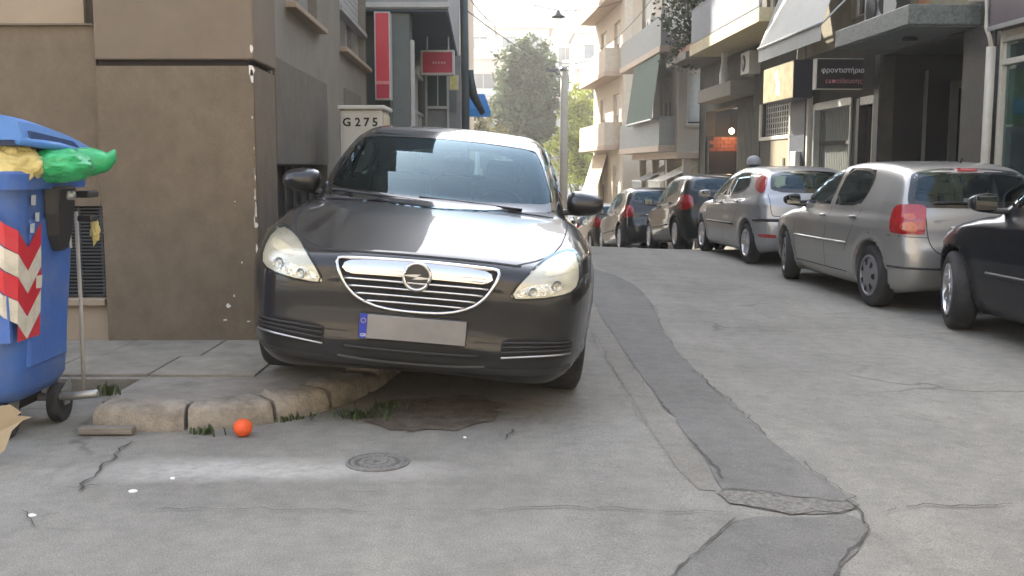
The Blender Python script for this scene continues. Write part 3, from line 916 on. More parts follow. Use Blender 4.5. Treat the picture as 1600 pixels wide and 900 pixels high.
    text('COROLLA', (.46, y + .006, .875), .040, M['satin'], c.root, 'badge_letters', rot=(rad(90), 0, rad(180)))
    c.bar('bumper_strip', 'B', [(-.80, .45), (-.5, .44), (-.36, .44)], .010, M['blackplastic'], .002)
    c.bar('bumper_strip', 'B', [(.80, .45), (.5, .44), (.36, .44)], .010, M['blackplastic'], .002)
    c.mirrors(1.38, 1.02, .92, M['blackplastic'], (.2, .11, .14))
    MB().tube([(.0, 3.62 + c.off[1], 1.45), (.0, 3.66 + c.off[1], 1.50)], .012, 6).build('aerial', M['blackplastic'], c.root)
    c.wheels('hubcap', 7, steer=-.22, tw=.195); c.cabin(1.35, 1.85, 2.75, hw=.58)
    MB().lohi((-.55, 3.45 + c.off[1], .95), (.55, 3.85 + c.off[1], .97)).build('parcel_shelf', M['interior'], c.root)
    pp = MB(); pp.box((-.10, 3.86 + c.off[1], 1.055), (.34, .01, .10))
    pp.build('paper_notice', M['white'], c.root)
    c.finish_body(P)
    return c


def silver_high_lamp_hatch():
    sp = dict(L=4.15, W=1.70, H=1.44, wb=2.615, fo=.84, R=.305, belt=.95, gb=.785, gt=.565, k=.09, kg=.12, sf=.16, sr=.10, crown=.05, gcrown=.07, gs=.2, gr=.12,
              lower=[(.15, .2), (.02, .22), (0, .4), (0, .55), (.06, .66), (.3, .76), (.75, .87), (1.1, .925), (2, .93), (3.2, .99), (3.85, 1.03), (4.02, .99), (4.08, .85), (4.10, .70), (4.15, .60), (4.155, .45), (4.13, .32), (4.02, .22), (3.8, .2), (2, .19)],
              green=[(.9, .78), (.98, .90), (1.3, 1.08), (1.65, 1.27), (2.0, 1.39), (2.4, 1.435), (2.9, 1.44), (3.35, 1.41), (3.66, 1.34), (3.82, 1.22), (3.96, 1.05), (4.03, .95), (4.0, .78)],
              plan=plan_of(4.15), secz=[.19, .3, .45, .6, .75, .9, 1.05], secw=[.91, .965, .99, 1.0, .985, .955, .90], sidecrease=[(.84, .008, .03)], gtap=[.90, .97, 1.0, .97, .93])
    c = Car(sp, 'silver hatchback with tall red lamps beside its rear window', 'cars parked along the street')
    P = paint_mat('pale_silver_paint', (.36, .37, .38), metal=.5, rough=.34, dust=.2)
    side_details(c, P, [[(1.30, .965), (2.18, .985), (2.22, 1.365), (1.98, 1.335), (1.62, 1.18)], [(2.28, .99), (2.95, 1.02), (3.25, 1.12), (3.12, 1.31), (2.88, 1.37), (2.32, 1.37)]],
                 [[(1.28, .91), (1.24, .7), (1.30, .34)], [(2.25, .98), (2.25, .3)], [(3.15, 1.05), (3.02, .78), (2.86, .52)]],
                 [(2.05, 2.19, .86), (2.90, 3.04, .89)], moulding=[(1.30, .56), (2.25, .56), (2.85, .56)], mcol=M['blackplastic'])
    c.patch('windscreen', 'F', [(-.68, .94), (0, .92), (.68, .94), (.56, 1.32), (0, 1.36), (-.56, 1.32)], M['glass'], .003, .07, hole=True, shrink=.04)
    rw = [(-.60, 1.05), (0, 1.03), (.60, 1.05), (.56, 1.22), (.50, 1.325), (0, 1.36), (-.50, 1.325), (-.56, 1.22)]
    g = c.patch('rear_window', 'B', rw, M['glass'], .003, .05, hole=True, shrink=.05)
    c.ribbon('window_band', 'B', rw, .05, M['gloss_black'], .0045, closed=True, inward=True, parent=g)
    for sx in (-1, 1):
        c.patch('tail_light', 'C', [(sx * x, z) for x, z in [(.69, 1.02), (.86, 1.06), (1.0, 1.13), (1.06, 1.22), (1.04, 1.31), (.94, 1.35), (.80, 1.35), (.70, 1.20)]], M['lens_red'], .010, .03)
        c.patch('reflector', 'B', [(sx * .55, .40), (sx * .78, .41), (sx * .78, .46), (sx * .55, .45)], M['lens_red'], .006, .05)
        c.patch('headlight', 'F', [(sx * x, z) for x, z in [(.45, .60), (.74, .64), (.78, .80), (.6, .72)]], M['lens_clear'], .006, .05)
        c.bar('bumper_strip', 'B', [(sx * .80, .655), (sx * .5, .65), (sx * .32, .65)], .022, M['blackplastic'], .004)
    c.ribbon('panel_gap', 'B', [(-.64, 1.02), (-.63, .74), (-.58, .70), (.58, .70), (.63, .74), (.64, 1.02)], .009, M['darkvoid'], .002)
    Pn, _ = c.sh.cast('B', [(0, .80)]); y = Pn[0][1] + c.off[1]
    MB().lohi((-.26, y + .004, .76), (.26, y + .016, .87)).build('number_plate', M['plate_grey'], c.root, bevel=.003)
    c.bar('trim_strip', 'B', [(-.31, .91), (0, .915), (.31, .91)], .022, M['blackplastic'], .01, smooth=0)
    c.mirrors(1.36, 1.0, .90, P, (.2, .11, .13))
    c.wheels('alloy', 6, tw=.195); c.cabin(1.3, 1.8, 2.7, hw=.58)
    c.finish_body(P)
    return c


def dark_hatch(label, col, name='dark_paint', low=False, steer=0.0, fo=.80):
    sp = dict(L=4.05, W=1.71, H=1.48, wb=2.53 + (.80 - fo), fo=fo, R=.31, belt=.95, gb=.785, gt=.60, k=.10, kg=.12, sf=.15, sr=.09, crown=.05, gcrown=.06, gs=.2, gr=.10,
              lower=[(.15, .2), (.02, .22), (0, .4), (0, .58), (.06, .70), (.3, .80), (.75, .90), (1.05, .945), (2, .95), (3.2, 1.0), (3.8, 1.02), (3.94, .98), (3.99, .85), (4.0, .70), (4.05, .60), (4.055, .45), (4.03, .32), (3.92, .22), (3.7, .2), (2, .19)],
              green=[(.85, .78), (.92, .92), (1.25, 1.13), (1.6, 1.32), (1.9, 1.43), (2.3, 1.475), (2.8, 1.48), (3.3, 1.455), (3.6, 1.39), (3.75, 1.27), (3.88, 1.08), (3.95, .95), (3.93, .78)],
              plan=plan_of(4.05), secz=[.19, .3, .45, .6, .75, .9, 1.05], secw=[.91, .965, .99, 1.0, .985, .955, .90], sidecrease=[(.82, .008, .03)], gtap=[.90, .97, 1.0, .98, .94])
    c = Car(sp, label, 'cars parked along the street', h=.045 if low else .035)
    P = paint_mat(name, col, metal=.0, rough=.3, dust=.01, spec=.1)
    P.node_tree.nodes['Principled BSDF'].inputs['Coat Weight'].default_value = .5
    side_details(c, P, [[(1.22, .985), (2.10, .995), (2.14, 1.405), (1.90, 1.37), (1.54, 1.215)], [(2.20, 1.0), (2.90, 1.03), (3.18, 1.12), (3.05, 1.35), (2.24, 1.415)]],
                 [] if low else [[(1.2, .93), (1.16, .7), (1.22, .34)], [(2.17, .98), (2.17, .3)], [(3.05, 1.05), (2.95, .78), (2.8, .52)]],
                 [(1.97, 2.10, .87), (2.82, 2.96, .90)], moulding=[(1.22, .50), (2.2, .50), (2.75, .50)], mcol=M['blackplastic'])
    c.patch('windscreen', 'F', [(-.68, .96), (0, .94), (.68, .96), (.57, 1.36), (0, 1.40), (-.57, 1.36)], M['glass'], .003, .08, hole=True, shrink=.04)
    rw = [(-.62, 1.06), (0, 1.05), (.62, 1.06), (.58, 1.24), (.52, 1.355), (0, 1.39), (-.52, 1.355), (-.58, 1.24)]
    g = c.patch('rear_window', 'B', rw, M['glass'], .003, .06, hole=True, shrink=.05)
    c.ribbon('window_band', 'B', rw, .05, M['gloss_black'], .0045, closed=True, inward=True, parent=g)
    for sx in (-1, 1):
        c.patch('tail_light', 'C', [(sx * x, z) for x, z in [(.54, .74), (.90, .74), (.98, .88), (.92, 1.0), (.78, 1.03), (.56, 1.0)]], M['lens_red'], .010, .04)
        c.patch('headlight', 'F', [(sx * x, z) for x, z in [(.48, .62), (.75, .66), (.80, .82), (.62, .76)]], M['lens_clear'], .006, .05)
    c.bar('trim_strip', 'B', [(-.35, .80), (0, .805), (.35, .80)], .014, M['chrome'], .01, smooth=0)
    Pn, _ = c.sh.cast('B', [(0, .70)]); y = Pn[0][1] + c.off[1]
    MB().lohi((-.26, y + .004, .64), (.26, y + .016, .75)).build('number_plate', M['plate_grey'], c.root, bevel=.003)
    c.mirrors(1.28, 1.02, .92, P, (.2, .11, .14))
    c.wheels('alloy', 7, steer=steer, tw=.20); c.cabin(1.25, 1.75, 2.6, hw=.58)
    c.finish_body(P)
    return c
# ------------------------------------------------------------------ ground
def smooth01(t):
    t = np.clip(t, 0, 1); return t * t * (3 - 2 * t)


def gz(x, y):
    """height of the road: a slight fall to the right, a crest, then downhill and the far hill"""
    x = np.asarray(x, float); y = np.asarray(y, float)
    z = 0.10 * (1 - smooth01(x / 3.6))
    s = np.maximum(y - 16.6, 0)
    z = z - 0.105 * s * s / (s + 3.0)
    return z + 0.36 * np.maximum(y - 88, 0) ** 2 / (np.maximum(y - 88, 0) + 12)


def gzf(x, y): return float(gz(x, y))


CF = 1600.0; _p = rad(6.70); _cp, _sp = math.cos(_p), math.sin(_p)


def ray(px, py):
    u = (px - 800) / CF; v = (450 - py) / CF
    return u, _cp + v * _sp, -_sp + v * _cp


def pt(px, py, Y):
    """the point at distance Y along the street that the photograph shows at px, py"""
    x, y, z = ray(px, py); t = Y / y
    return Vector((x * t, Y, 1.4 + z * t))


def gp(px, py, lift=0.0):
    """the road point shown at px, py"""
    x, y, z = ray(px, py); t = 5.0
    for _ in range(30):
        g = gzf(x * t, y * t) + lift
        t = t * 0.5 + 0.5 * (g - 1.4) / z
    return (x * t, y * t)


def asphalt(name, base, stain=False, cracks=True):
    m = bpy.data.materials.new(name); m.use_nodes = True
    t = m.node_tree; b = t.nodes['Principled BSDF']
    b.inputs['Roughness'].default_value = 0.85
    b.inputs['Specular IOR Level'].default_value = 0.35
    g = _n(t, 'ShaderNodeNewGeometry'); P = g.outputs['Position']
    def noise(scale, det=6.0, rough=0.65):
        n = _n(t, 'ShaderNodeTexNoise', Scale=scale, Detail=det, Roughness=rough)
        t.links.new(P, n.inputs['Vector']); return n.outputs['Fac']
    def ramp(src, p0, c0, p1, c1):
        r = _n(t, 'ShaderNodeValToRGB')
        r.color_ramp.elements[0].position = p0; r.color_ramp.elements[1].position = p1
        r.color_ramp.elements[0].color = (*c0, 1); r.color_ramp.elements[1].color = (*c1, 1)
        t.links.new(src, r.inputs['Fac']); return r.outputs['Color']
    def mix(mode, fac, a, b_):
        x = _n(t, 'ShaderNodeMixRGB'); x.blend_type = mode
        if isinstance(fac, (int, float)): x.inputs['Fac'].default_value = fac
        else: t.links.new(fac, x.inputs['Fac'])
        t.links.new(a, x.inputs['Color1'])
        if isinstance(b_, tuple): x.inputs['Color2'].default_value = (*b_, 1)
        else: t.links.new(b_, x.inputs['Color2'])
        return x.outputs['Color']
    c = ramp(noise(0.55, 8.0), .3, tuple(v * .80 for v in base), .72, tuple(v * 1.18 for v in base))
    c = mix('MULTIPLY', 0.8, c, ramp(noise(9.0, 6.0, .7), .30, (.78, .78, .78), .60, (1.07, 1.06, 1.05)))
    c = mix('MULTIPLY', 1.0, c, ramp(noise(150.0, 3.0), .3, (.60, .60, .60), .70, (1.32, 1.31, 1.28)))
    c = mix('MULTIPLY', 0.8, c, ramp(noise(1.5, 9.0, .75), .53, (1, 1, 1), .74, (.66, .65, .63)))
    # long tyre-polished bands along the street
    mp = _n(t, 'ShaderNodeMapping'); mp.inputs['Scale'].default_value = (1.1, .06, 1)
    t.links.new(P, mp.inputs['Vector'])
    n = _n(t, 'ShaderNodeTexNoise', Scale=1.0, Detail=5.0, Roughness=.6); t.links.new(mp.outputs['Vector'], n.inputs['Vector'])
    c = mix('MULTIPLY', 0.7, c, ramp(n.outputs['Fac'], .35, (.82, .82, .83), .65, (1.14, 1.13, 1.10)))
    if cracks:
        vo = _n(t, 'ShaderNodeTexVoronoi', Scale=.42); vo.feature = 'DISTANCE_TO_EDGE'
        nd = _n(t, 'ShaderNodeTexNoise', Scale=2.2, Detail=6.0); t.links.new(P, nd.inputs['Vector'])
        ad = _n(t, 'ShaderNodeVectorMath'); ad.operation = 'MULTIPLY_ADD'; ad.inputs[1].default_value = (.55, .55, .55)
        t.links.new(nd.outputs['Color'], ad.inputs[0]); t.links.new(P, ad.inputs[2])
        t.links.new(ad.outputs['Vector'], vo.inputs['Vector'])
        ck = ramp(vo.outputs['Distance'], .0, (.52, .51, .5), .011, (1, 1, 1))
        ms = ramp(noise(.5, 3.0), .5, (0, 0, 0), .62, (1, 1, 1))
        c = mix('MULTIPLY', ms, c, ck)
    if stain:      # spilt cement round the valve cover
        sp_ = _n(t, 'ShaderNodeVectorMath'); sp_.operation = 'SUBTRACT'; t.links.new(P, sp_.inputs[0]); sp_.inputs[1].default_value = (-.85, 4.44, .1)
        nn = _n(t, 'ShaderNodeTexNoise', Scale=3.5, Detail=7.0); t.links.new(P, nn.inputs['Vector'])
        a2 = _n(t, 'ShaderNodeVectorMath'); a2.operation = 'MULTIPLY_ADD'; a2.inputs[1].default_value = (.6, .25, 0)
        t.links.new(nn.outputs['Color'], a2.inputs[0]); t.links.new(sp_.outputs['Vector'], a2.inputs[2])
        s2 = _n(t, 'ShaderNodeVectorMath'); s2.operation = 'MULTIPLY'; s2.inputs[1].default_value = (1.05, 4.6, 0)
        t.links.new(a2.outputs['Vector'], s2.inputs[0])
        ln = _n(t, 'ShaderNodeVectorMath'); ln.operation = 'LENGTH'; t.links.new(s2.outputs['Vector'], ln.inputs[0])
        f = ramp(ln.outputs['Value'], .30, (.85, .85, .85), 1.0, (0, 0, 0))
        f = mix('MULTIPLY', 1.0, f, ramp(noise(14, 6, .7), .3, (.35, .35, .35), .6, (1, 1, 1)))
        c = mix('MIX', f, c, (.42, .40, .36))
    t.links.new(c, b.inputs['Base Color'])
    bp = _n(t, 'ShaderNodeBump', Strength=.55, Distance=.008)
    t.links.new(noise(170.0, 3.0), bp.inputs['Height'])
    bp2 = _n(t, 'ShaderNodeBump', Strength=.35, Distance=.05)
    t.links.new(noise(5.0, 5.0), bp2.inputs['Height']); t.links.new(bp.outputs['Normal'], bp2.inputs['Normal'])
    t.links.new(bp2.outputs['Normal'], b.inputs['Normal'])
    return m


M['asphalt'] = asphalt('worn_asphalt', (.222, .212, .188), stain=True)
M['patch'] = asphalt('patch_asphalt', (.153, .148, .136), cracks=False)
M['patch2'] = asphalt('pale_patch_asphalt', (.20, .188, .163), cracks=False)
M['crack'] = mat('crack_dirt', (.060, .056, .048), .95, var=.5, scale=30)
M['concrete'] = mat('pavement_concrete', (.25, .23, .195), .9, var=.18, scale=9, bump=.5, bscale=120, dirt=(.09, .085, .075), dscale=2.0, damt=.6)
M['slab'] = mat('slab_concrete', (.25, .225, .18), .9, var=.22, scale=5, bump=.5, bscale=140, dirt=(.09, .085, .072), dscale=1.6, damt=.65)
M['kerb'] = mat('kerb_stone', (.29, .255, .205), .9, var=.28, scale=11, bump=.7, bscale=70, dirt=(.075, .068, .055), dscale=4.0, damt=.7)
M['soil'] = mat('soil', (.10, .08, .058), .95, var=.5, scale=12, bump=.8, bscale=60, dirt=(.15, .13, .1), dscale=6, damt=.6)

xs = np.unique(np.concatenate([np.arange(-8, 9, .3), -8 - np.cumsum(np.linspace(.4, 9, 30)), 8.8 + np.cumsum(np.linspace(.4, 9, 30))]))
ys = np.unique(np.concatenate([np.arange(-2, 34, .3), -2 - np.cumsum(np.linspace(.4, 7, 18)), np.arange(34, 60, 1.0), np.arange(60, 140, 2.5), 140 + np.cumsum(np.linspace(3, 14, 14))]))
X, Y = np.meshgrid(xs, ys, indexing='ij')
Z = gz(X, Y)
n0, n1 = X.shape
me = bpy.data.meshes.new('road')
idx = np.arange(n0 * n1).reshape(n0, n1)
Q = np.stack([idx[:-1, :-1], idx[1:, :-1], idx[1:, 1:], idx[:-1, 1:]], -1).reshape(-1, 4)
me.from_pydata(np.stack([X, Y, Z], -1).reshape(-1, 3).tolist(), [], Q.tolist())
me.materials.append(M['asphalt'])
me.polygons.foreach_set('use_smooth', [True] * len(me.polygons))
road = tag(link_mesh('road', me), kind='structure')


def ground_sheet(name, poly, off, m, ds=.12, parent=None, jit=0.0):
    ol = resample(chaikin(poly, 1), ds)
    rng = np.random.RandomState(len(poly) * 7 + int(off * 1000))
    if jit: ol = ol + rng.normal(0, jit, ol.shape)
    lo, hi = ol.min(0), ol.max(0)
    d2 = ds * 2
    gx, gy = np.meshgrid(np.arange(lo[0] + d2 / 2, hi[0], d2), np.arange(lo[1] + d2 / 2, hi[1], d2), indexing='ij')
    g = np.stack([gx.ravel(), gy.ravel()], 1)
    if len(g):
        k = inside_poly(g[:, 0], g[:, 1], ol)
        g = g[k]
        if len(g): g = g[np.sqrt(((g[:, None] - ol[None]) ** 2).sum(2)).min(1) > ds * .5]
    r = delaunay_2d_cdt([Vector(tuple(p)) for p in np.vstack([ol, g])], [], [list(range(len(ol)))], 1, 1e-6)
    v = np.array([tuple(p) for p in r[0]])
    z = gz(v[:, 0], v[:, 1]) + off
    me = bpy.data.meshes.new(name)
    F = [list(f) for f in r[2]]
    a = v[F[0]]; 
    if np.cross(a[1] - a[0], a[2] - a[0]) < 0: F = [f[::-1] for f in F]
    me.from_pydata([(p[0], p[1], q) for p, q in zip(v, z)], [], F)
    me.materials.append(m)
    me.polygons.foreach_set('use_smooth', [True] * len(me.polygons))
    o = link_mesh(name, me, parent)
    if parent is None: tag(o, kind='structure')
    return o


def crack(path, width, off=.009, parent=None, seed=0, name='crack', m=None):
    p = resample(chaikin(path, 1, False), .05, False)
    rng = np.random.RandomState(seed + 11)
    n = len(p)
    w1 = np.convolve(rng.normal(0, 1, n + 8), np.ones(5) / 5, 'same')[4:n + 4]
    t = np.gradient(p, axis=0); t /= np.linalg.norm(t, axis=1, keepdims=True) + 1e-9
    nr = np.stack([-t[:, 1], t[:, 0]], 1)
    p = p + nr * (w1 * .018 + rng.normal(0, .009, n))[:, None]
    ww = .45 * min(width, .016) * np.clip(.55 + .9 * np.abs(np.convolve(rng.normal(0, 1, n + 8), np.ones(4) / 2.2, 'same')[4:n + 4]), .25, 2.0)
    ww[0] *= .2; ww[-1] *= .2
    a = p + nr * ww[:, None] / 2; b = p - nr * ww[:, None] / 2
    V = [(q[0], q[1], gzf(q[0], q[1]) + off) for q in np.vstack([a, b])]
    me = bpy.data.meshes.new(name)
    gap = np.convolve(rng.normal(0, 1, n + 12), np.ones(7) / 2.65, 'same')[6:n + 6]
    me.from_pydata(V, [], [(i, n + i, n + i + 1, i + 1) for i in range(n - 1) if width > .013 or gap[i] > -.45])
    me.materials.append(m or M['crack'])
    return link_mesh(name, me, parent)


G = gp
patch_poly = [G(x, y) for x, y in [(915, 418), (945, 425), (985, 441), (1010, 462), (1026, 485), (1035, 520), (1075, 570), (1150, 640), (1230, 710), (1330, 782), (1345, 800), (1270, 806), (1190, 800), (1130, 772), (1100, 715), (1050, 650), (1005, 592), (965, 535), (930, 480), (912, 440)]]
rp = ground_sheet('road_patch', patch_poly, .004, M['patch'], parent=road, jit=.006)
low_poly = [G(x, y) for x, y in [(1160, 806), (1250, 812), (1345, 802), (1362, 832), (1330, 868), (1295, 905), (1270, 960), (1000, 960), (1045, 900), (1095, 858)]]
ground_sheet('road_patch', low_poly, .004, M['patch'], parent=road, jit=.008)
pale = [G(x, y) for x, y in [(915, 470), (935, 492), (965, 540), (1003, 596), (1048, 653), (1097, 718), (1125, 770), (1095, 772), (1060, 735), (1000, 650), (950, 560), (918, 500)]]
ground_sheet('road_patch', pale, .0025, M['patch2'], parent=road, jit=.005)
hole = [G(x, y) for x, y in [(1120, 772), (1170, 768), (1240, 775), (1335, 786), (1345, 798), (1270, 806), (1190, 802)]]
ground_sheet('pothole', hole, .0065, mat('pothole_gravel', (.16, .15, .13), .95, var=.55, scale=45, bump=1.0, bscale=55), parent=road, jit=.022, ds=.06)
for i, (pth, wd) in enumerate([
        ([(1050, 905), (1075, 875), (1110, 842), (1150, 812)], .022), ([(1295, 905), (1325, 868), (1362, 832), (1342, 796), (1318, 772)], .024), ([(1122, 772), (1175, 768), (1250, 778), (1338, 790)], .016),
        ([(1318, 772), (1230, 708), (1150, 640), (1075, 570), (1036, 522)], .010), ([(1036, 522), (1024, 482), (985, 441), (930, 420)], .010), ([(1132, 770), (1100, 712), (1048, 650), (1003, 592), (962, 535)], .011), ([(1100, 712), (1118, 735), (1132, 752)], .03),
        ([(1095, 772), (1060, 735), (1000, 650), (945, 560), (918, 505)], .007), ([(800, 683), (900, 690), (1020, 697), (1060, 702)], .006), ([(120, 770), (150, 740), (175, 715), (208, 690)], .022), ([(100, 765), (125, 762), (160, 760)], .010),
        ([(355, 770), (400, 768), (440, 755), (470, 757)], .010), ([(540, 772), (600, 768)], .007), ([(700, 800), (860, 795), (990, 800), (1150, 806)], .008), ([(1370, 800), (1450, 790), (1520, 795), (1610, 786)], .012), ([(0, 800), (120, 805), (300, 797), (520, 802), (690, 798)], .006),
        ([(785, 640), (800, 665), (790, 690)], .012), ([(30, 800), (48, 812), (60, 826)], .014), ([(1240, 640), (1330, 655), (1440, 650), (1600, 665)], .005), ([(620, 672), (700, 676), (790, 672)], .012)]):
    crack([G(x, y) for x, y in pth], wd, parent=road, seed=i)

# ------------------------------------------------------------------ pavement, left
KP = [(-2.10, 4.98), (-1.68, 4.95), (-1.36, 5.03), (-1.07, 5.27), (-.86, 5.68), (-.73, 6.25), (-.67, 7.2), (-.66, 9), (-.70, 12), (-.76, 15), (-.85, 18), (-.98, 22), (-1.2, 28)]
kp = resample(chaikin(KP, 2, False), .03, False)
kt = np.gradient(kp, axis=0); kt /= np.linalg.norm(kt, axis=1, keepdims=True)
kn = np.stack([-kt[:, 1], kt[:, 0]], 1)          # towards the wall
PH = .118


def pave_z(x, y): return gzf(-1.0, y) + PH


inner = kp + kn * .215
base_poly = [(-2.12, 5.19)] + [tuple(q) for q in inner[4::6]] + [(-7, 28.5), (-7, 7.6), (-14, 7.6), (-14, 5.75), (-2.12, 5.75)]
mb = MB()
ol = np.array(base_poly)
gx, gy = np.meshgrid(np.arange(-13.5, -1, .5), np.arange(5.5, 28, .5), indexing='ij')
gg = np.stack([gx.ravel(), gy.ravel()], 1); gg = gg[inside_poly(gg[:, 0], gg[:, 1], ol)]
gg = gg[np.sqrt(((gg[:, None] - ol[None]) ** 2).sum(2)).min(1) > .1]
r_ = delaunay_2d_cdt([Vector(tuple(p)) for p in np.vstack([ol, gg])], [], [list(range(len(ol)))], 1, 1e-6)
v_ = [(p[0], p[1], pave_z(p[0], p[1]) - .018) for p in r_[0]]
F_ = [list(f) for f in r_[2]]
n_ = len(v_)
low = [(p[0], p[1], p[2] - .16) for p in v_]
edges = {}
for f in F_:
    for a, b in zip(f, f[1:] + f[:1]): edges[(a, b)] = 1
F_ += [[b, a, a + n_, b + n_] for (a, b) in list(edges) if (b, a) not in edges]
mb.add(v_ + low, F_)
pavement = tag(mb.build('pavement', M['concrete']), kind='structure')
# slabs
rng = random.Random(3)
cells = []
y0 = 5.22
def in_pave(x, y):
    return inside_poly(np.array([x]), np.array([y]), ol)[0]
rows = []
yy = 5.21
while yy < 20:
    d = .60 if yy < 7 else .55
    rows.append((yy, yy + d)); yy += d
for ri, (ya, yb) in enumerate(rows):
    xx = -5.2 + (0 if ri % 2 else .12)
    while xx < -.6:
        d = .62
        xa, xb = xx, xx + d
        xx += d
        if yb > 7.02 and xa < -1.80 - .02 * (yb - 7): continue
        corner = [(xa + .01, ya + .01), (xb - .01, ya + .01), (xb - .01, yb - .01), (xa + .01, yb - .01)]
        if not all(in_pave(*c) for c in corner): continue
        if ya < 5.75 and xa < -2.1: continue
        mb = MB(); g = .006
        tl = [rng.uniform(-.004, .004) for _ in range(4)]
        q = [(xa + g, ya + g), (xb - g, ya + g), (xb - g, yb - g), (xa + g, yb - g)]
        mb.hexa([(x, y, pave_z(x, y) - .05) for x, y in q] + [(x, y, pave_z(x, y) - .003 + t) for (x, y), t in zip(q, tl)])
        mb.build('paving_slab', M['slab'], pavement, bevel=.004)
# kerb stones
s_ = 0; i = 0
from mathutils import noise as mnoise


def kn_noise(x, y, o, h):
    p = Vector((x * 9, y * 9, (o - h) * 14))
    return .011 * mnoise.noise(p) + .007 * mnoise.noise(p * 3.1) - .012 * max(0, mnoise.noise(p * 1.7 + Vector((5, 2, 9))) - .25)


lens = [16, 15, 13, 14, 13, 15]
kk = 0
while i < len(kp) - 8:
    L_ = lens[kk] if kk < len(lens) else rng.randint(16, 26)
    j = min(i + L_, len(kp) - 1)
    mb = MB(); prof = [(.0, -.06), (-.004, .03), (.006, .09), (.022, .113), (.05, .122), (.12, .124), (.19, .123), (.212, .112), (.214, -.06)]
    sel = np.linspace(i + .35, j - .35, 22)
    vs = []
    for a in sel:
        a0 = int(a); f = a - a0
        c = kp[a0] * (1 - f) + kp[min(a0 + 1, len(kp) - 1)] * f; nn = kn[a0]
        e = min(a - sel[0], sel[-1] - a)
        shr = .014 * max(0, 1 - e / 1.2)
        for (o_, h_) in prof:
            nv = kn_noise(c[0], c[1], o_, h_); jx = nv * .9 + rng.gauss(0, .0015)
            zz = gzf(-1, c[1]) + h_ * (1 if h_ < 0 else 1.0) - (shr if h_ > .05 else 0) + (nv * .8 + rng.gauss(0, .0015)) * (h_ > 0)
            if kk >= 3 and c[1] < 6.0 and h_ > .02: zz -= .03 * (kk == 4)
            ox = o_ + jx + (shr * .7 if o_ < .05 else 0)
            vs.append((c[0] + nn[0] * ox, c[1] + nn[1] * ox, zz))
    m_ = len(prof); fs = []
    for a in range(len(sel) - 1):
        for b in range(m_ - 1):
            fs.append((a * m_ + b, a * m_ + b + 1, (a + 1) * m_ + b + 1, (a + 1) * m_ + b))
    fs += [tuple(range(m_))[::-1], tuple((len(sel) - 1) * m_ + b for b in range(m_))]
    mb.add(vs, fs)
    mb.build('kerb_stone', M['kerb'], pavement, smooth=True, auto=38)
    i = j; kk += 1
soil = ground_sheet('soil', [G(x, y) for x, y in [(560, 652), (610, 628), (700, 618), (790, 622), (775, 655), (740, 668), (650, 676), (590, 672)]], .006, M['soil'], parent=None, jit=.028, ds=.07)


def tuft(loc, n, h, spread, m, seed=0, name='grass_tuft'):
    r = random.Random(seed); mb = MB()
    for _ in range(n):
        a = r.uniform(0, 6.28); d = abs(r.gauss(0, spread)); x = loc[0] + d * math.cos(a); y = loc[1] + .5 * d * math.sin(a)
        hh = h * r.uniform(.45, 1.1); an = r.uniform(0, 6.28); le = hh * r.uniform(.3, .9); wv = .004 + .003 * r.random()
        ca, sa = math.cos(an), math.sin(an)
        p0 = (x, y, loc[2]); p1 = (x + ca * le * .4, y + sa * le * .4, loc[2] + hh * .7); p2 = (x + ca * le, y + sa * le, loc[2] + hh)
        mb.add([(p0[0] - sa * wv, p0[1] + ca * wv, p0[2]), (p0[0] + sa * wv, p0[1] - ca * wv, p0[2]), (p1[0] + sa * wv, p1[1] - ca * wv, p1[2]), (p1[0] - sa * wv, p1[1] + ca * wv, p1[2]), p2], [(0, 1, 2, 3), (3, 2, 4)])
    o = mb.build(name, m)
    return tag(o, kind='stuff')


M['grass'] = leaf_mat('grass_blades', (.05, .075, .025), (.05, .08, .015))
gx_, gy_ = G(318, 678); tuft((gx_, gy_, .10), 40, .045, .05, M['grass'], 1)
gx_, gy_ = G(560, 655); tuft((gx_, gy_, .11), 100, .045, .09, M['grass'], 2)
gx_, gy_ = G(605, 640); tuft((gx_, gy_, .11), 40, .04, .10, M['grass'], 5)
tuft((-2.12, 5.25, .22), 35, .07, .04, M['grass'], 3)
gx_, gy_ = G(450, 655); tuft((gx_, gy_, .10), 50, .04, .08, M['grass'], 6)

# valve cover
vx, vy = G(590, 723)
root = empty('valve_cover', (vx, vy, gzf(vx, vy)), 'small round iron valve cover set in the asphalt before the dark car', 'manhole cover')
IR = mat('cast_iron', (.19, .182, .165), .7, .3, var=.3, scale=60, bump=.6, bscale=160)
z0 = gzf(vx, vy)
MB().lathe([(.142, -.02), (.142, .006), (.136, .009), (.128, .009), (.124, .002), (.124, -.02)], 40, c=(vx, vy, z0)).build('frame', IR, root, smooth=True, auto=40)
mb = MB().lathe([(.122, -.02), (.122, .006), (.105, .007), (.100, .002), (.085, .002), (.080, .007), (.062, .007), (.057, .002), (.045, .002), (.040, .008), (.018, .008), (.016, -.004), (.001, -.004)], 40, c=(vx, vy, z0))
lid = mb.build('lid', IR, root, smooth=True, auto=40)
mb = MB()
for k in range(22):
    a = 2 * math.pi * k / 22
    mb.box((vx + .093 * math.cos(a), vy + .093 * math.sin(a), z0 + .004), (.014, .008, .006), rot=(0, 0, a))
tag(mb.build('raised_stud', IR, root), kind='stuff')
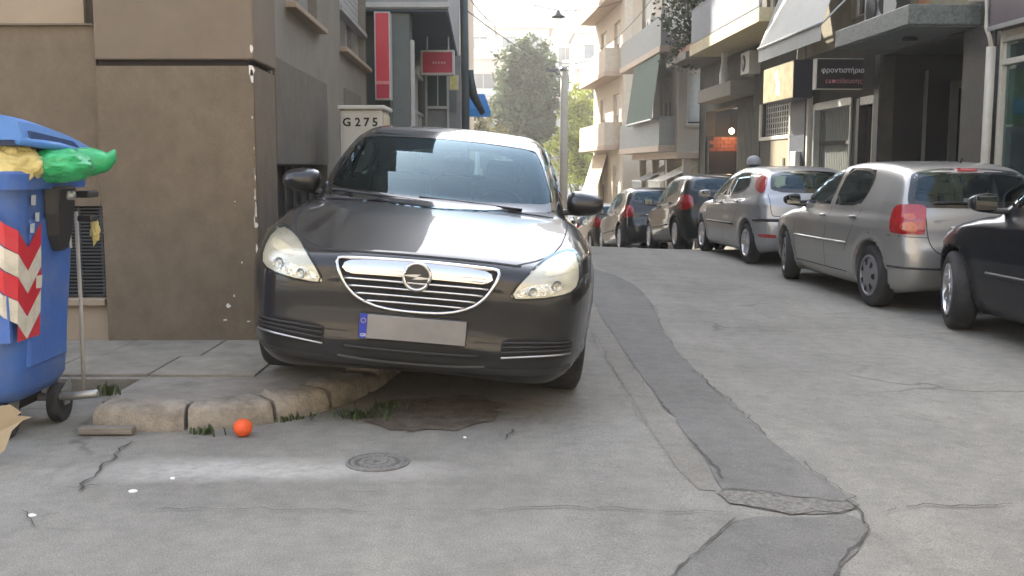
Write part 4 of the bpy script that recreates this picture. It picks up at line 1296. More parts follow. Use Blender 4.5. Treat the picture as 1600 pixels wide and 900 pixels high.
# orange ball, litter
bx_, by_ = G(380, 682)
mb = MB()
R0 = .046; nn = 24; mm = 14; vs = []; fs = []
for a in range(mm + 1):
    th = math.pi * a / mm
    for k in range(nn):
        ph = 2 * math.pi * k / nn
        rr = R0 * (1 - .10 * math.exp(-(th / .25) ** 2))
        vs.append((bx_ + rr * math.sin(th) * math.cos(ph), by_ + rr * math.sin(th) * math.sin(ph), gzf(bx_, by_) + R0 * .97 + rr * math.cos(th) * .97))
for a in range(mm):
    for k in range(nn): fs.append((a * nn + k, a * nn + (k + 1) % nn, (a + 1) * nn + (k + 1) % nn, (a + 1) * nn + k))
mb.add(vs, fs)
tag(mb.build('orange_ball', mat('orange_peel', (.74, .095, .014), .5, var=.12, bump=.35, bscale=260, dirt=(.45, .09, .03), dscale=25, damt=.6), smooth=True), 'small bright orange ball lying on the road against the kerb', 'ball')
for i, (x, y, s_) in enumerate([(208, 768, .020), (270, 748, .014), (50, 806, .018), (726, 684, .012)]):
    px_, py_ = G(x, y); mb = MB(); rr = random.Random(i)
    poly = [(px_ + s_ * rr.uniform(.6, 1.1) * math.cos(a), py_ + s_ * rr.uniform(.6, 1.1) * math.sin(a)) for a in [k * 2 * math.pi / 6 for k in range(6)]]
    mb.prism(poly, gzf(px_, py_) - .003, gzf(px_, py_) + .006)
    tag(mb.build('paper_scrap', M['white'], bevel=.003), ['larger white scrap of litter lying on the road left of the valve cover', 'white scrap of litter lying on the road nearest the orange ball', 'white scrap of litter on the road near the left edge', 'white scrap of litter on the road just under the dark car'][i], 'litter', 'white scraps on the road')

# ------------------------------------------------------------------ corner building, left
STR = mat('rough_stucco', (.150, .116, .078), .95, var=.14, scale=7, bump=.6, bscale=42, dirt=(.115, .09, .062), dscale=2.2, damt=.55, detail=9, stretch=(1.1, 1.1, .85))
STS = mat('smooth_stucco', (.165, .129, .090), .92, var=.08, scale=3, bump=.25, bscale=120, dirt=(.12, .105, .082), dscale=1.2, damt=.5)
STB = mat('beige_plaster', (.30, .235, .165), .9, var=.06, scale=3, bump=.2, bscale=120)
STG = mat('grey_side_plaster', (.185, .165, .130), .92, var=.10, scale=2.5, bump=.3, bscale=90, dirt=(.11, .10, .085), dscale=1.4, damt=.5)
STP = mat('grey_panel_stucco', (.130, .116, .092), .95, var=.12, scale=5, bump=.7, bscale=60, dirt=(.09, .08, .065), dscale=2, damt=.5)
bld = empty('corner_building', (-4.0, 8.0, .2), 'brown stucco corner building behind the blue bin and the dark car', 'building')
ZB = .10
XC = -1.74; XL = -2.795; SD = -.028        # corner, left edge of the pier, drift of the street side


def sx(s): return XC + SD * s


def sbox(mb, s0, s1, d0, d1, z0, z1, mi=0):
    """box on the street side: s along the wall, d outwards"""
    q = [(sx(s0) + d0, 7 + s0), (sx(s0) + d1, 7 + s0), (sx(s1) + d1, 7 + s1), (sx(s1) + d0, 7 + s1)]
    return mb.hexa([(x, y, z0) for x, y in q] + [(x, y, z1) for x, y in q], mi)


def dense_front(mb, x0, x1, y, z0, z1, amp, h=.05, seed=0):
    """hand-thrown render: a face with its own relief"""
    from mathutils import noise as mn
    nx = max(2, int((x1 - x0) / h)); nz = max(2, int((z1 - z0) / h)); vs = []
    for i in range(nx + 1):
        for k in range(nz + 1):
            x = x0 + (x1 - x0) * i / nx; z = z0 + (z1 - z0) * k / nz
            e = min(1, min(i, nx - i, k, nz - k) / 1.5)
            d = amp * (mn.noise((x * 5 + seed, z * 5, 0)) + .7 * mn.noise((x * 14, z * 14 + seed, 3))) * e
            vs.append((x, y - max(d, -amp) * 1.0, z))
    fs = [(i * (nz + 1) + k, (i + 1) * (nz + 1) + k, (i + 1) * (nz + 1) + k + 1, i * (nz + 1) + k + 1) for i in range(nx) for k in range(nz)]
    mb.add(vs, fs)


# core (set back behind every facing)
mb = MB(); mb.prism([(-14, 7.35), (XC - .3, 7.35), (sx(3.2) - .3, 10.2), (-14, 10.2)], .05, 6.6); mb.prism([(-14, 10.2), (sx(3.2) - .3, 10.2), (sx(5.4) - .3, 12.4), (-14, 12.4)], .05, 8.0); mb.prism([(-14, 12.4), (sx(5.4) - .3, 12.4), (sx(7.0) - .3, 14.0), (-14, 14.0)], .05, 9.8)
mb.build('core', STG, bld)
ZG = pt(280, 98, 7.0).z          # groove under the smooth part of the pier
mb = MB(); mb.lohi((XL, 7.012, ZB), (XC - .012, 7.34, ZG - .02)); sbox(mb, .03, .72, -.30, .0, ZB, ZG - .02)
dense_front(mb, XL, XC - .001, 7.004, ZB, ZG - .02, .006, .04)
mb.build('pier_lower', STR, bld, smooth=True, auto=60)
mb = MB(); q = [(XL, 6.99), (XC + .01, 6.99), (sx(.74) + .012, 7.74), (sx(.74) - .28, 7.74), (XL, 7.34)]
mb.prism(q, ZG + .02, 6.6); mb.build('pier_upper', STS, bld, bevel=.012, seg=2)
mb = MB(); mb.prism([(XL + .01, 7.04), (XC - .04, 7.04), (sx(.72) - .04, 7.70), (XL + .01, 7.33)], ZG - .02, ZG + .02)
mb.build('groove', mat('groove_dark', (.022, .015, .015), .9), bld)  # near-black infill along the groove line
# left bay: rough panel with a barred basement window, beige wall above
ZP = pt(60, 40, 7.09).z
zw0, zw1 = pt(150, 466, 7.09).z, pt(140, 322, 7.09).z
mb = MB()
mb.lohi((-13, 7.10, zw1), (XL - .035, 7.34, ZP)); dense_front(mb, -7.0, XL - .035, 7.092, zw1, ZP, .007, .05, 5)
mb.lohi((-13, 7.10, ZB), (-4.1, 7.34, zw1 - .001))
mb.build('bay_panel', STR, bld, smooth=True, auto=60)
mb = MB(); mb.lohi((-4.1 + .001, 7.10, ZB), (XL - .002, 7.34, zw0 - .05)); mb.build('plinth', STB, bld, bevel=.006)
mb = MB(); mb.lohi((-4.15, 7.05, zw0 - .05), (XL - .03, 7.30, zw0)); mb.build('window_sill', STB, bld, bevel=.006)
gw = MB().lohi((-4.1, 7.26, zw0), (XL - .036, 7.33, zw1)).build('basement_window', M['darkvoid'], bld)
GM = mat('grille_metal', (.065, .07, .08), .5, .4, var=.2)
for k in range(26):
    z = zw0 + .02 + (zw1 - zw0 - .04) * k / 25
    MB().lohi((-4.09, 7.125, z - .004), (XL - .045, 7.14, z + .004)).build('grille_bar', GM, gw)
for k in range(9):
    x = XL - .07 - k * .155
    MB().lohi((x - .008, 7.142, zw0), (x + .008, 7.156, zw1)).build('grille_bar', GM, gw)
mb = MB(); mb.lohi((-13, 7.24, ZP), (XL - .16, 7.34, 6.6)); mb.build('beige_wall', STB, bld)
mb = MB(); mb.lohi((-13, 7.06, ZP - .0), (XL - .035, 7.24 - .001, ZP + .012)); mb.build('panel_top', STS, bld)
mb = MB(); mb.lohi((XL - .16, 7.28, ZP + .013), (XL - .001, 7.335, 6.6)); mb.build('joint', mat('joint_dark', (.06, .05, .038), .9), bld)  # dark strip filling the upright joint
# street side
Zw = 2.72
mb = MB()
zt, zbm = 2.24, 1.42
sbox(mb, .745, .80, -.28, -.03, ZB, 6.6)
sbox(mb, .80, 3.42, -.28, -.03, zt, Zw - .0)
sbox(mb, .80, 3.42, -.28, -.03, ZB, .62)
sbox(mb, 3.42, 7.1, -.28, -.03, ZB, Zw)
sbox(mb, .80, 1.42, -.28, -.03, Zw, 4.3); sbox(mb, 2.98, 4.55, -.28, -.03, Zw, 4.3); sbox(mb, 6.95, 7.1, -.28, -.03, Zw, 4.3)
sbox(mb, .80, 3.2, -.28, -.03, 4.3, 6.6); sbox(mb, 3.2, 5.4, -.28, -.03, 4.3, 8.0); sbox(mb, 5.4, 7.1, -.28, -.03, 4.3, 9.8)
mb.build('side_wall', STG, bld)
mb = MB(); sbox(mb, .815, 3.40, -.10, -.012, zbm, zt - .004); mb.build('wall_panel', STP, bld, bevel=.01)
mb = MB(); sbox(mb, .81, 3.41, -.27, -.16, .622, zbm - .002); bw = mb.build('basement_opening', mat('opening_dark', (.04, .038, .035), .6), bld)  # back of the recess, its shade put into the dark colour
for k in range(7):
    mb = MB(); sbox(mb, .9 + k * .4, .93 + k * .4, -.155, -.13, .63, zbm - .01); mb.build('window_bar', GM, bw)
mb = MB(); sbox(mb, 4.75, 6.3, -.05, -.012, 1.75, 2.3); mb.build('wall_panel', STP, bld, bevel=.01)
WF = mat('window_frame_grey', (.30, .30, .29), .5)
SH = mat('roller_shutter_grey', (.36, .36, .34), .55, var=.1)
for (a, b) in ((1.42, 2.98), (4.55, 6.95)):
    mb = MB(); sbox(mb, a - .06, b + .06, -.2, .06, Zw - .05, Zw); mb.build('window_sill', STB, bld, bevel=.006)
    mb = MB(); sbox(mb, a, b, -.26, -.20, Zw + .001, 4.299); w_ = mb.build('window', mat('window_dark_glass', (.03, .035, .04), .08, coat=1.0), bld)
    for s0, s1, z0_, z1_ in ((a, b, Zw + .001, Zw + .07), (a, b, 4.23, 4.298), (a, a + .07, Zw + .07, 4.23), (b - .07, b, Zw + .07, 4.23), ((a + b) / 2 - .03, (a + b) / 2 + .03, Zw + .07, 4.23)):
        mb = MB(); sbox(mb, s0, s1, -.199, -.12, z0_, z1_); mb.build('window_frame', WF, w_)
    if a > 4:
        for k in range(22):
            mb = MB(); z_ = Zw + .5 + k * .076; sbox(mb, a + .075, b - .075, -.119, -.105, z_, z_ + .066); mb.build('shutter_slat', SH, w_)
        mb = MB(); sbox(mb, a - .04, b + .04, -.10, .0, Zw + .40, Zw + .45); mb.build('shutter_rail', WF, w_)
# flaking white paint on the corner edge and other bare spots
FL = mat('bare_plaster', (.62, .58, .52), .9, var=.1)
mb = MB(); rr = random.Random(9)
def flake(cx, cz, w0, h0, side=False, y=6.986):
    k = rr.randint(5, 8); pts = []
    for i in range(k):
        a = 2 * math.pi * i / k; q = rr.uniform(.55, 1.1); pts.append((w0 * q * math.cos(a), h0 * q * math.sin(a)))
    if not side: mb.add([(cx + a, y, cz + b) for a, b in pts], [tuple(range(k))])
    else: mb.add([(sx(cx) + .016, 7 + cx + a, cz + b) for a, b in pts], [tuple(range(k))])
flake(XC - .002, pt(399, 76, 7).z, .014, .035); flake(XC - .004, pt(394, 110, 7).z, .022, .05)
flake(XC - .003, pt(394, 118, 7).z, .014, .06)
for i in range(12):
    z = rr.uniform(.95, 1.95)
    flake(XC - abs(rr.gauss(0, .004)) - .002, z, rr.uniform(.003, .008), rr.uniform(.012, .04))
for (x, y, a, b) in ((408, 330, .012, .05), (404, 352, .018, .022), (409, 390, .010, .05), (407, 405, .02, .02), (357, 478, .018, .022), (366, 462, .008, .012), (378, 410, .008, .008), (404, 490, .01, .01), (367, 315, .007, .007), (352, 500, .02, .008), (388, 502, .014, .006)):
    p_ = pt(x, y, 6.985); flake(min(p_.x, XC - .004), p_.z, a, b)
tag(mb.build('paint_flake', FL, bld), kind='stuff')

# ------------------------------------------------------------------ telephone cabinet G 275
CW = mat('cabinet_cream', (.52, .51, .46), .5, var=.06, dirt=(.30, .28, .22), dscale=3, damt=.5)
CY = mat('cabinet_side', (.50, .44, .30), .5, var=.1, dirt=(.3, .25, .16), dscale=3, damt=.5)
p0 = pt(531, 168, 9.6); p1 = pt(597, 164, 9.6)
cab = empty('utility_cabinet', ((p0.x + p1.x) / 2, 9.85, .23), 'pale upright cabinet lettered G 275 against the brown wall', 'cabinet')
mb = MB(); mb.lohi((p0.x, 9.6, .23), (p1.x, 10.15, p0.z - .02)); mb.build('cabinet_body', CW, cab, bevel=.012, seg=2)
mb = MB(); mb.lohi((p1.x + .001, 9.64, .3), (p1.x + .012, 10.1, p0.z - .06)); mb.build('side_panel', CY, cab, bevel=.004)
mb = MB(); mb.lohi((p0.x - .02, 9.57, p0.z - .019), (p1.x + .03, 10.18, p0.z + .02)); mb.build('cabinet_roof', CW, cab, bevel=.01, seg=2)
mb = MB(); mb.lohi((p0.x + .03, 9.592, .35), (p1.x - .03, 9.599, p0.z - .06)); mb.build('cabinet_door', CW, cab, bevel=.003)
tz = pt(560, 197, 9.6).z
for ch_, dx_ in (('G', .022), ('2', .138), ('7', .218), ('5', .298)):
    text(ch_, (p0.x + dx_, 9.5895, tz), .108, M['black'], cab, 'number_character', bold=.003)
# ------------------------------------------------------------------ second building on the left, with the red signs
class Frame:
    def __init__(s, ox, oy, dx, dy=1.0, side=-1):
        s.o = Vector((ox, oy)); s.d = Vector((dx, dy)).normalized(); s.n = Vector((-s.d.y, s.d.x)) * (1 if side < 0 else -1)

    def P(s, u, n, z):
        q = s.o + s.d * u + s.n * n; return (q.x, q.y, z)

    def box(s, mb, u0, u1, n0, n1, z0, z1, mi=0):
        c = [(u0, n0), (u0, n1), (u1, n1), (u1, n0)]
        if s.n.x < 0: c = c
        return mb.hexa([s.P(u, n, z0) for u, n in c[::-1]] + [s.P(u, n, z1) for u, n in c[::-1]], mi)

    def wall(s, mb, u0, u1, z0, z1, ops, n=0.0, thick=.25, mi=0):
        us = sorted({u0, u1} | {v for o in ops for v in o[:2]}); zs = sorted({z0, z1} | {v for o in ops for v in o[2:4]})
        for a, b in zip(us, us[1:]):
            for c, d in zip(zs, zs[1:]):
                um, zm = (a + b) / 2, (c + d) / 2
                if any(o[0] < um < o[1] and o[2] < zm < o[3] for o in ops): continue
                mb.add([s.P(a, n, c), s.P(b, n, c), s.P(b, n, d), s.P(a, n, d)], [(0, 1, 2, 3)], mi)
        for o in ops:
            a, b, c, d = o[:4]
            for q in (((a, c), (b, c)), ((b, c), (b, d)), ((b, d), (a, d)), ((a, d), (a, c))):
                (e, f), (g, h) = q
                mb.add([s.P(e, n, f), s.P(g, n, h), s.P(g, n - thick, h), s.P(e, n - thick, f)], [(0, 1, 2, 3)], mi)
        mb.add([s.P(u0, n, z1), s.P(u1, n, z1), s.P(u1, n - thick * 1.2, z1), s.P(u0, n - thick * 1.2, z1)], [(0, 1, 2, 3)], mi)


GG = mat('grey_green_paint', (.105, .125, .12), .5, var=.1, dirt=(.2, .2, .18), dscale=4, damt=.3)
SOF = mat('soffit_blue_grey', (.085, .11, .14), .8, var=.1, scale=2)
FAS = mat('fascia_grey', (.27, .275, .27), .8, var=.1, scale=3)
RED = mat('red_sign', (.50, .035, .06), .35, var=.06, coat=.5)
RED2 = mat('dark_red_sign', (.36, .02, .05), .4, var=.08)
SHG = mat('shop_dark_glass', (.035, .045, .045), .12, var=.4, scale=2, coat=.6)
TRIM = mat('pale_trim', (.42, .42, .40), .5)
sb = empty('shop_building', (-3.5, 18.5, -.1), 'grey green building with red signs beyond the brown corner building', 'building')
Y0 = 14.35
zt = pt(640, 14, Y0).z
xr0 = pt(700, 10, Y0).x; xr1 = -1.10
mb = MB(); mb.prism([(-9, Y0), (xr0, Y0), (xr1, 22.0), (-9, 22.0)], zt, 10.0); mb.build('upper_storey', FAS, sb)
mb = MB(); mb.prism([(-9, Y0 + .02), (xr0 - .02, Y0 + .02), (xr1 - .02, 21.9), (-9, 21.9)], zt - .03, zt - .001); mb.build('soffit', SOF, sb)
mb = MB(); mb.prism([(-9, Y0 - .03), (xr0 + .03, Y0 - .03), (xr0 + .03, Y0 - .002), (-9, Y0 - .002)], zt + .02, zt + .09); mb.build('drip_moulding', TRIM, sb)
mb = MB(); mb.prism([(-9, 14.9), (-1.75, 14.9), (-1.85, 22), (-9, 22)], -.6, zt - .031); mb.build('ground_wall', GG, sb)
ca, cb = pt(612, 100, 14.45), pt(641, 100, 14.45)
mb = MB(); mb.lohi((ca.x, 14.45, -.1), (cb.x, 14.80, zt - .032)); mb.build('column', GG, sb, bevel=.01)
mb = MB(); mb.lohi((cb.x + .002, 14.46, -.1), (cb.x + .05, 14.6, zt - .4)); mb.build('column_trim', TRIM, sb, bevel=.005)
for k in range(4):
    y0_ = 15.3 + k * 1.65
    w_ = MB().lohi((-1.80, y0_, .9), (-1.735, y0_ + 1.5, 3.1)).build('shop_window', SHG, sb)
    for (a, b, c, d) in ((y0_ - .03, y0_ + .04, .9, 3.1), (y0_ + 1.46, y0_ + 1.53, .9, 3.1), (y0_ + .045, y0_ + 1.455, 3.03, 3.1), (y0_ + .045, y0_ + 1.455, 2.36, 2.41), (y0_ + .72, y0_ + .77, .9, 2.35)):
        MB().lohi((-1.734, a, c), (-1.69, b, d)).build('window_frame', TRIM, w_)
    MB().lohi((-1.80, y0_ + .05, .2), (-1.70, y0_ + 1.45, .88)).build('window_panel', GG, sb)
rd = MB().lohi((-1.733, 15.35, 2.42), (-1.72, 16.75, 3.0)).build('window_poster', RED2, sb)
rr = random.Random(4)
for k in range(10):
    y_ = 15.4 + rr.random() * 3.0; z_ = 1.95 + rr.random() * .35; s_ = rr.uniform(.08, .2)
    mb = MB(); mb.lathe([(s_, 0), (s_ * .55, .004), (.001, .006)], 9, c=(-1.729 + .002 * k, y_, z_), axis='x'); mb.build('window_sticker', [RED2, M['white'], RED][k % 3], sb)
mb = MB(); mb.tube([(-1.70, 15.75 + .42 * math.cos(a), 2.1 + .42 * math.sin(a)) for a in [2 * math.pi * k / 24 for k in range(24)]], .025, 6, closed=True); mb.build('round_sticker', TRIM, sb, smooth=True)
# far end wall facing back up the street
mb = MB(); mb.lohi((-1.75, 19.9, -.6), (-.98, 20.05, zt - .032)); fe = mb.build('return_wall', mat('return_grey', (.20, .205, .20), .8), sb)
a, b = pt(668, 118, 19.88), pt(698, 166, 19.88)
MB().lohi((a.x, 19.85, b.z), (b.x, 19.898, a.z)).build('door_glass', mat('green_door_glass', (.06, .085, .075), .15, coat=.6), sb)
for (xa, xb, ya, yb) in ((664, 668, 114, 205), (683, 685, 118, 166), (698, 702, 114, 205), (668, 698, 114, 118), (668, 698, 166, 170)):
    a, b = pt(xa, ya, 19.84), pt(xb, yb, 19.84); MB().lohi((a.x, 19.82, b.z), (b.x, 19.849, a.z)).build('door_frame', TRIM, sb)
a, b = pt(703, 143, 19.88), pt(714, 175, 19.88); MB().lohi((a.x, 19.86, b.z), (b.x, 19.897, a.z)).build('notice_board', GG, sb)


def lightbox(name, px0, py0, px1, py1, Y, depth, face, edge, label, cat='sign', border=.035):
    a, b = pt(px0, py0, Y), pt(px1, py1, Y)
    r = empty(name, ((a.x + b.x) / 2, Y + depth / 2, b.z), label, cat)
    MB().lohi((a.x, Y, b.z), (b.x, Y + depth, a.z)).build('sign_box', edge, r, bevel=.006)
    MB().lohi((a.x + border, Y - .006, b.z + border), (b.x - border, Y - .0005, a.z - border)).build('sign_face', face, r)
    return r, a, b


r, a, b = lightbox('vertical_sign', 584, 18, 611, 156, 14.1, .22, RED, TRIM, 'tall red lightbox sign on the end of the brown building', border=.02)
MB().lohi((a.x + .02, 14.088, b.z + .02), (b.x - .02, 14.0935, b.z + (a.z - b.z) * .17)).build('lower_band', RED2, r)
MB().lohi((a.x + .02, 14.088, b.z + (a.z - b.z) * .18), (b.x - .02, 14.0935, b.z + (a.z - b.z) * .215)).build('pale_band', mat('pink_band', (.55, .2, .2), .4), r)
r, a, b = lightbox('projecting_sign', 657, 78, 710, 117, 17.0, .18, RED2, TRIM, 'red rectangular sign with pale border projecting under the soffit')
MB().tube([(a.x + .1, 17.09, a.z), (a.x + .1, 17.09, zt - .02)], .015).build('hanger', TRIM, r)
MB().tube([(b.x - .1, 17.09, a.z), (b.x - .1, 17.09, zt - .02)], .015).build('hanger', TRIM, r)
for k in range(5):
    x_ = (a.x + b.x) / 2 - .08 + k * .045; MB().lohi((x_, 16.990, (a.z + b.z) / 2 - .02), (x_ + .03, 16.9935, (a.z + b.z) / 2 + .012)).build('pale_mark', mat('pink_mark', (.55, .3, .32), .5) if k == 0 else bpy.data.materials['pink_mark'], r)
YS = mat('yellow_sign', (.50, .45, .16), .5, var=.3, scale=14)
lightbox('small_sign', 702, 117, 716, 141, 18.6, .12, YS, TRIM, 'small yellow sign hanging below the red rectangular sign', border=.012)
# street-corner pipe and cable bundle
px = pt(727, 110, 21.5).x
PD = mat('dark_pipe', (.055, .07, .07), .6, var=.15)
cb_ = empty('cable_riser', (px, 21.5, -.9), 'dark pipe and cable bundle running up the edge of the grey green building', 'pipe')
MB().tube([(px, 21.5, -.9), (px, 21.5, 3.0), (px - .03, 21.5, 5.6)], .085, 10).build('pipe', PD, cb_, smooth=True)
MB().tube([(px - .13, 21.4, -.9), (px - .12, 21.4, 5.6)], .02, 6).build('pale_cable', TRIM, cb_, smooth=True)
MB().tube([(px + .10, 21.5, 3.4), (px + .16, 21.6, 2.9), (px + .34, 21.9, 2.55)], [.07, .09, .06], 8).build('bracket', PD, cb_, smooth=True)
# blue awning box
a, b = pt(737, 146, 25.0), pt(766, 172, 25.0)
BA = mat('blue_awning_cloth', (.05, .22, .52), .7, var=.08)
r = empty('blue_awning', ((a.x + b.x) / 2, 25.4, b.z), 'small bright blue awning beyond the dark pipe on the left', 'awning')
mb = MB(); mb.hexa([(a.x - .25, 25.0, b.z), (b.x, 25.0, b.z), (b.x, 26.6, b.z), (a.x - .25, 26.6, b.z), (a.x - .25, 25.15, a.z), (b.x - .14, 25.15, a.z), (b.x - .14, 26.6, a.z), (a.x - .25, 26.6, a.z)])
mb.build('awning_cloth', BA, r, bevel=.01)
mb = MB(); mb.hexa([(a.x - .25, 24.97, b.z - .16), (b.x + .01, 24.97, b.z - .16), (b.x + .01, 24.995, b.z - .16), (a.x - .25, 24.995, b.z - .16), (a.x - .25, 24.97, b.z - .001), (b.x + .01, 24.97, b.z - .001), (b.x + .01, 24.995, b.z - .001), (a.x - .25, 24.995, b.z - .001)])
mb.build('valance', BA, r)
# house carrying the awning, made tall to shade the street
lb = empty('shade_house', (-4, 28, -1.5), 'plain house beyond the blue awning on the left, raised for shade', 'house')
MB().lohi((-9, 24.2, -5), (-1.95, 35.9, 19)).build('wall', STB, lb)
for k in range(3):
    MB().lohi((-1.955, 25 + k * 2.6, .5), (-1.92, 26.3 + k * 2.6, 2.4)).build('window', SHG, lb)
MB().lohi((-9.1, 24.1, 19), (-1.8, 36.0, 19.2)).build('roof_slab', FAS, lb)
lb = empty('shade_house', (-2.8, 49, -4), 'second plain house past the gap on the left, added for shade', 'house')  # narrow block added to shade the far row; the gap admits a sun streak
MB().lohi((-3.5, 43.0, -7), (-2.05, 56, 19)).build('wall', STB, lb)
for k in range(4):
    MB().lohi((-2.055, 44 + k * 3.0, -.5), (-2.02, 45.3 + k * 3.0, 1.2)).build('window', SHG, lb)
MB().lohi((-3.6, 42.9, 19), (-1.95, 56.1, 19.2)).build('roof_slab', FAS, lb)

# ------------------------------------------------------------------ right-hand row
F1 = Frame(6.86, 10.0, -.04)
DK = mat('dark_stucco', (.050, .046, .037), .9, var=.2, scale=4, bump=.4, bscale=70, dirt=(.13, .115, .075), dscale=1.2, damt=.5)
YW = mat('yellowed_wall', (.19, .165, .105), .9, var=.15, scale=3, bump=.3, bscale=70, dirt=(.10, .09, .065), dscale=1.6, damt=.7)
MARB = mat('grey_marble', (.11, .125, .115), .45, var=.55, scale=22, detail=10, bump=.1, dirt=(.20, .22, .20), dscale=9, damt=.6)
MARD = mat('dark_marble', (.045, .042, .037), .35, var=.4, scale=16, detail=10, dirt=(.10, .095, .085), dscale=6, damt=.5)
ALU = mat('aluminium', (.42, .42, .40), .4, .6)
CRM = mat('cream_paint', (.50, .46, .38), .6, var=.08, dirt=(.3, .26, .2), dscale=4, damt=.4)
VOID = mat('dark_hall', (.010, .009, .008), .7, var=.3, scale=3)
WGL = mat('upper_window_glass', (.03, .035, .04), .08, coat=1.0)
PUR = mat('purple_brown_panel', (.095, .075, .080), .5, var=.1)
SLAB = mat('balcony_slab', (.14, .13, .105), .85, var=.15, scale=4, dirt=(.12, .11, .09), dscale=2, damt=.5)
RAIL = mat('rail_metal', (.12, .13, .14), .5, .4)
BLUEC = mat('blue_grey_canvas', (.15, .165, .19), .8, var=.15, scale=5)


def fb(fr, name, u0, u1, n0, n1, z0, z1, m, parent, bevel=0.0):
    return fr.box(MB(), u0, u1, n0, n1, z0, z1).build(name, m, parent, bevel=bevel)


def window(fr, root, u0, u1, z0, z1, n=0.0, glass=None, frame=None, mull=1, deep=.14, shutter=0.0):
    w_ = fb(fr, 'window', u0 - .02, u1 + .02, n - deep - .05, n - deep, z0 - .02, z1 + .02, glass or WGL, root)
    fm = frame or CRM; t = .06
    for (a, b, c, d) in ((u0, u1, z0, z0 + t), (u0, u1, z1 - t, z1), (u0, u0 + t, z0 + t, z1 - t), (u1 - t, u1, z0 + t, z1 - t)):
        fb(fr, 'window_frame', a, b, n - deep + .001, n - deep + .05, c, d, fm, w_)
    for k in range(mull):
        c = u0 + (u1 - u0) * (k + 1) / (mull + 1); fb(fr, 'window_frame', c - .025, c + .025, n - deep + .001, n - deep + .045, z0 + t, z1 - t, fm, w_)
    if shutter:
        fb(fr, 'shutter', u0 + t, u1 - t, n - deep + .001, n - deep + .03, z1 - t - (z1 - z0) * shutter, z1 - t, SH, w_)
    return w_


def balcony(fr, root, u0, u1, n0, n1, z, th=.2, rail='bars', rh=.95, slab=None, canvas=None, step=.14):
    s_ = fb(fr, 'balcony', u0, u1, n0, n1, z, z + th, slab or SLAB, root, bevel=.008)
    if rail == 'bars':
        MB().tube([fr.P(u0 + .05, n1 - .06, z + th + rh), fr.P(u1 - .05, n1 - .06, z + th + rh)], .022, 6).build('handrail', RAIL, s_)
        for u in np.arange(u0 + .06, u1 - .03, step):
            MB().tube([fr.P(u, n1 - .06, z + th), fr.P(u, n1 - .06, z + th + rh)], .009, 4, caps=False).build('baluster', RAIL, s_)
        for uu in (u0 + .05, u1 - .05):
            MB().tube([fr.P(uu, n0, z + th + rh), fr.P(uu, n1 - .06, z + th + rh)], .022, 6).build('handrail', RAIL, s_)
    else:
        fb(fr, 'parapet', u0 + .03, u1 - .03, n1 - .09, n1 - .03, z + th + .001, z + th + rh, rail, s_)
        for uu in (u0 + .03, u1 - .09): fb(fr, 'parapet', uu, uu + .06, n0, n1 - .091, z + th + .001, z + th + rh, rail, s_)
    if canvas: fb(fr, 'canvas', u0 + .1, u1 - .1, n1 - .035, n1 - .02, z + th + .03, z + th + rh - .05, canvas, s_)
    return s_


# building A : shop with pale frames at the right edge, purple panel above
bA = empty('pink_shop_building', F1.P(0, -3, 0), 'building with pale framed shop window and purple panel at the right edge', 'building')
mb = MB(); F1.wall(mb, -12, 4.32, -.3, 3.25, [(.6, 4.24, .35, 3.15)], thick=.2); mb.build('wall', CRM, bA)
mb = MB(); F1.wall(mb, -12, 4.32, 5.2, 9, [(u, u + 1.4, z, z + 1.6) for u in (-10, -6, -2, 1.5) for z in (6.2,)]); mb.build('upper_wall', YW, bA)
for u in (-10, -6, -2, 1.5):
    for z in (6.2,): window(F1, bA, u, u + 1.4, z, z + 1.6, shutter=random.random() * .7)
fb(F1, 'purple_panel', -12, 4.33, -.1, .16, 3.26, 5.2, PUR, bA, .01)
fb(F1, 'panel_edge', -12, 4.34, .161, .19, 3.25, 3.31, ALU, bA)
g = fb(F1, 'shop_window', .62, 4.22, -.05, -.04, .37, 3.13, M['shop_glass'], bA)
for (a, b, c, d, m) in ((.6, 4.24, 2.78, 2.86, CRM), (4.19, 4.24, .35, 2.78, CRM), (2.2, 2.3, .35, 2.74, CRM), (.6, 4.24, 3.09, 3.15, CRM), (.6, 4.24, .35, .45, CRM)):
    fb(F1, 'window_frame', a + .001, b - .001, -.11, .03, c, d, m, bA, .006)
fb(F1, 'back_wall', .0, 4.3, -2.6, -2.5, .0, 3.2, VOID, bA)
fb(F1, 'green_poster', 2.35, 4.17, -.075, -.065, 1.98, 2.73, mat('green_print', (.12, .34, .18), .5, var=.5, scale=3), bA)
fb(F1, 'green_poster', 2.35, 4.17, -.075, -.065, 2.88, 3.06, mat('dark_green_print', (.07, .15, .09), .5, var=.6, scale=5), bA)
PP = mat('blue_grey_print', (.24, .28, .34), .4, var=.6, scale=1.8, dirt=(.40, .36, .18), dscale=1.3, damt=.6)
fb(F1, 'window_poster', 2.35, 4.17, -.075, -.065, .46, 1.95, PP, bA)
MB().tube([F1.P(4.37, .1, -.1), F1.P(4.37, .1, 3.05)], .062, 12).build('downpipe', CRM, bA, smooth=True)
MB().tube([F1.P(4.37, .1, 3.05), F1.P(4.40, .12, 3.2), F1.P(4.46, .14, 3.32), F1.P(4.48, .14, 3.70), F1.P(4.62, .16, 3.72), F1.P(4.82, .2, 3.74), F1.P(4.9, .22, 3.88), F1.P(5.6, .3, 3.90)], .03, 8).build('bent_pipe', CRM, bA, smooth=True)

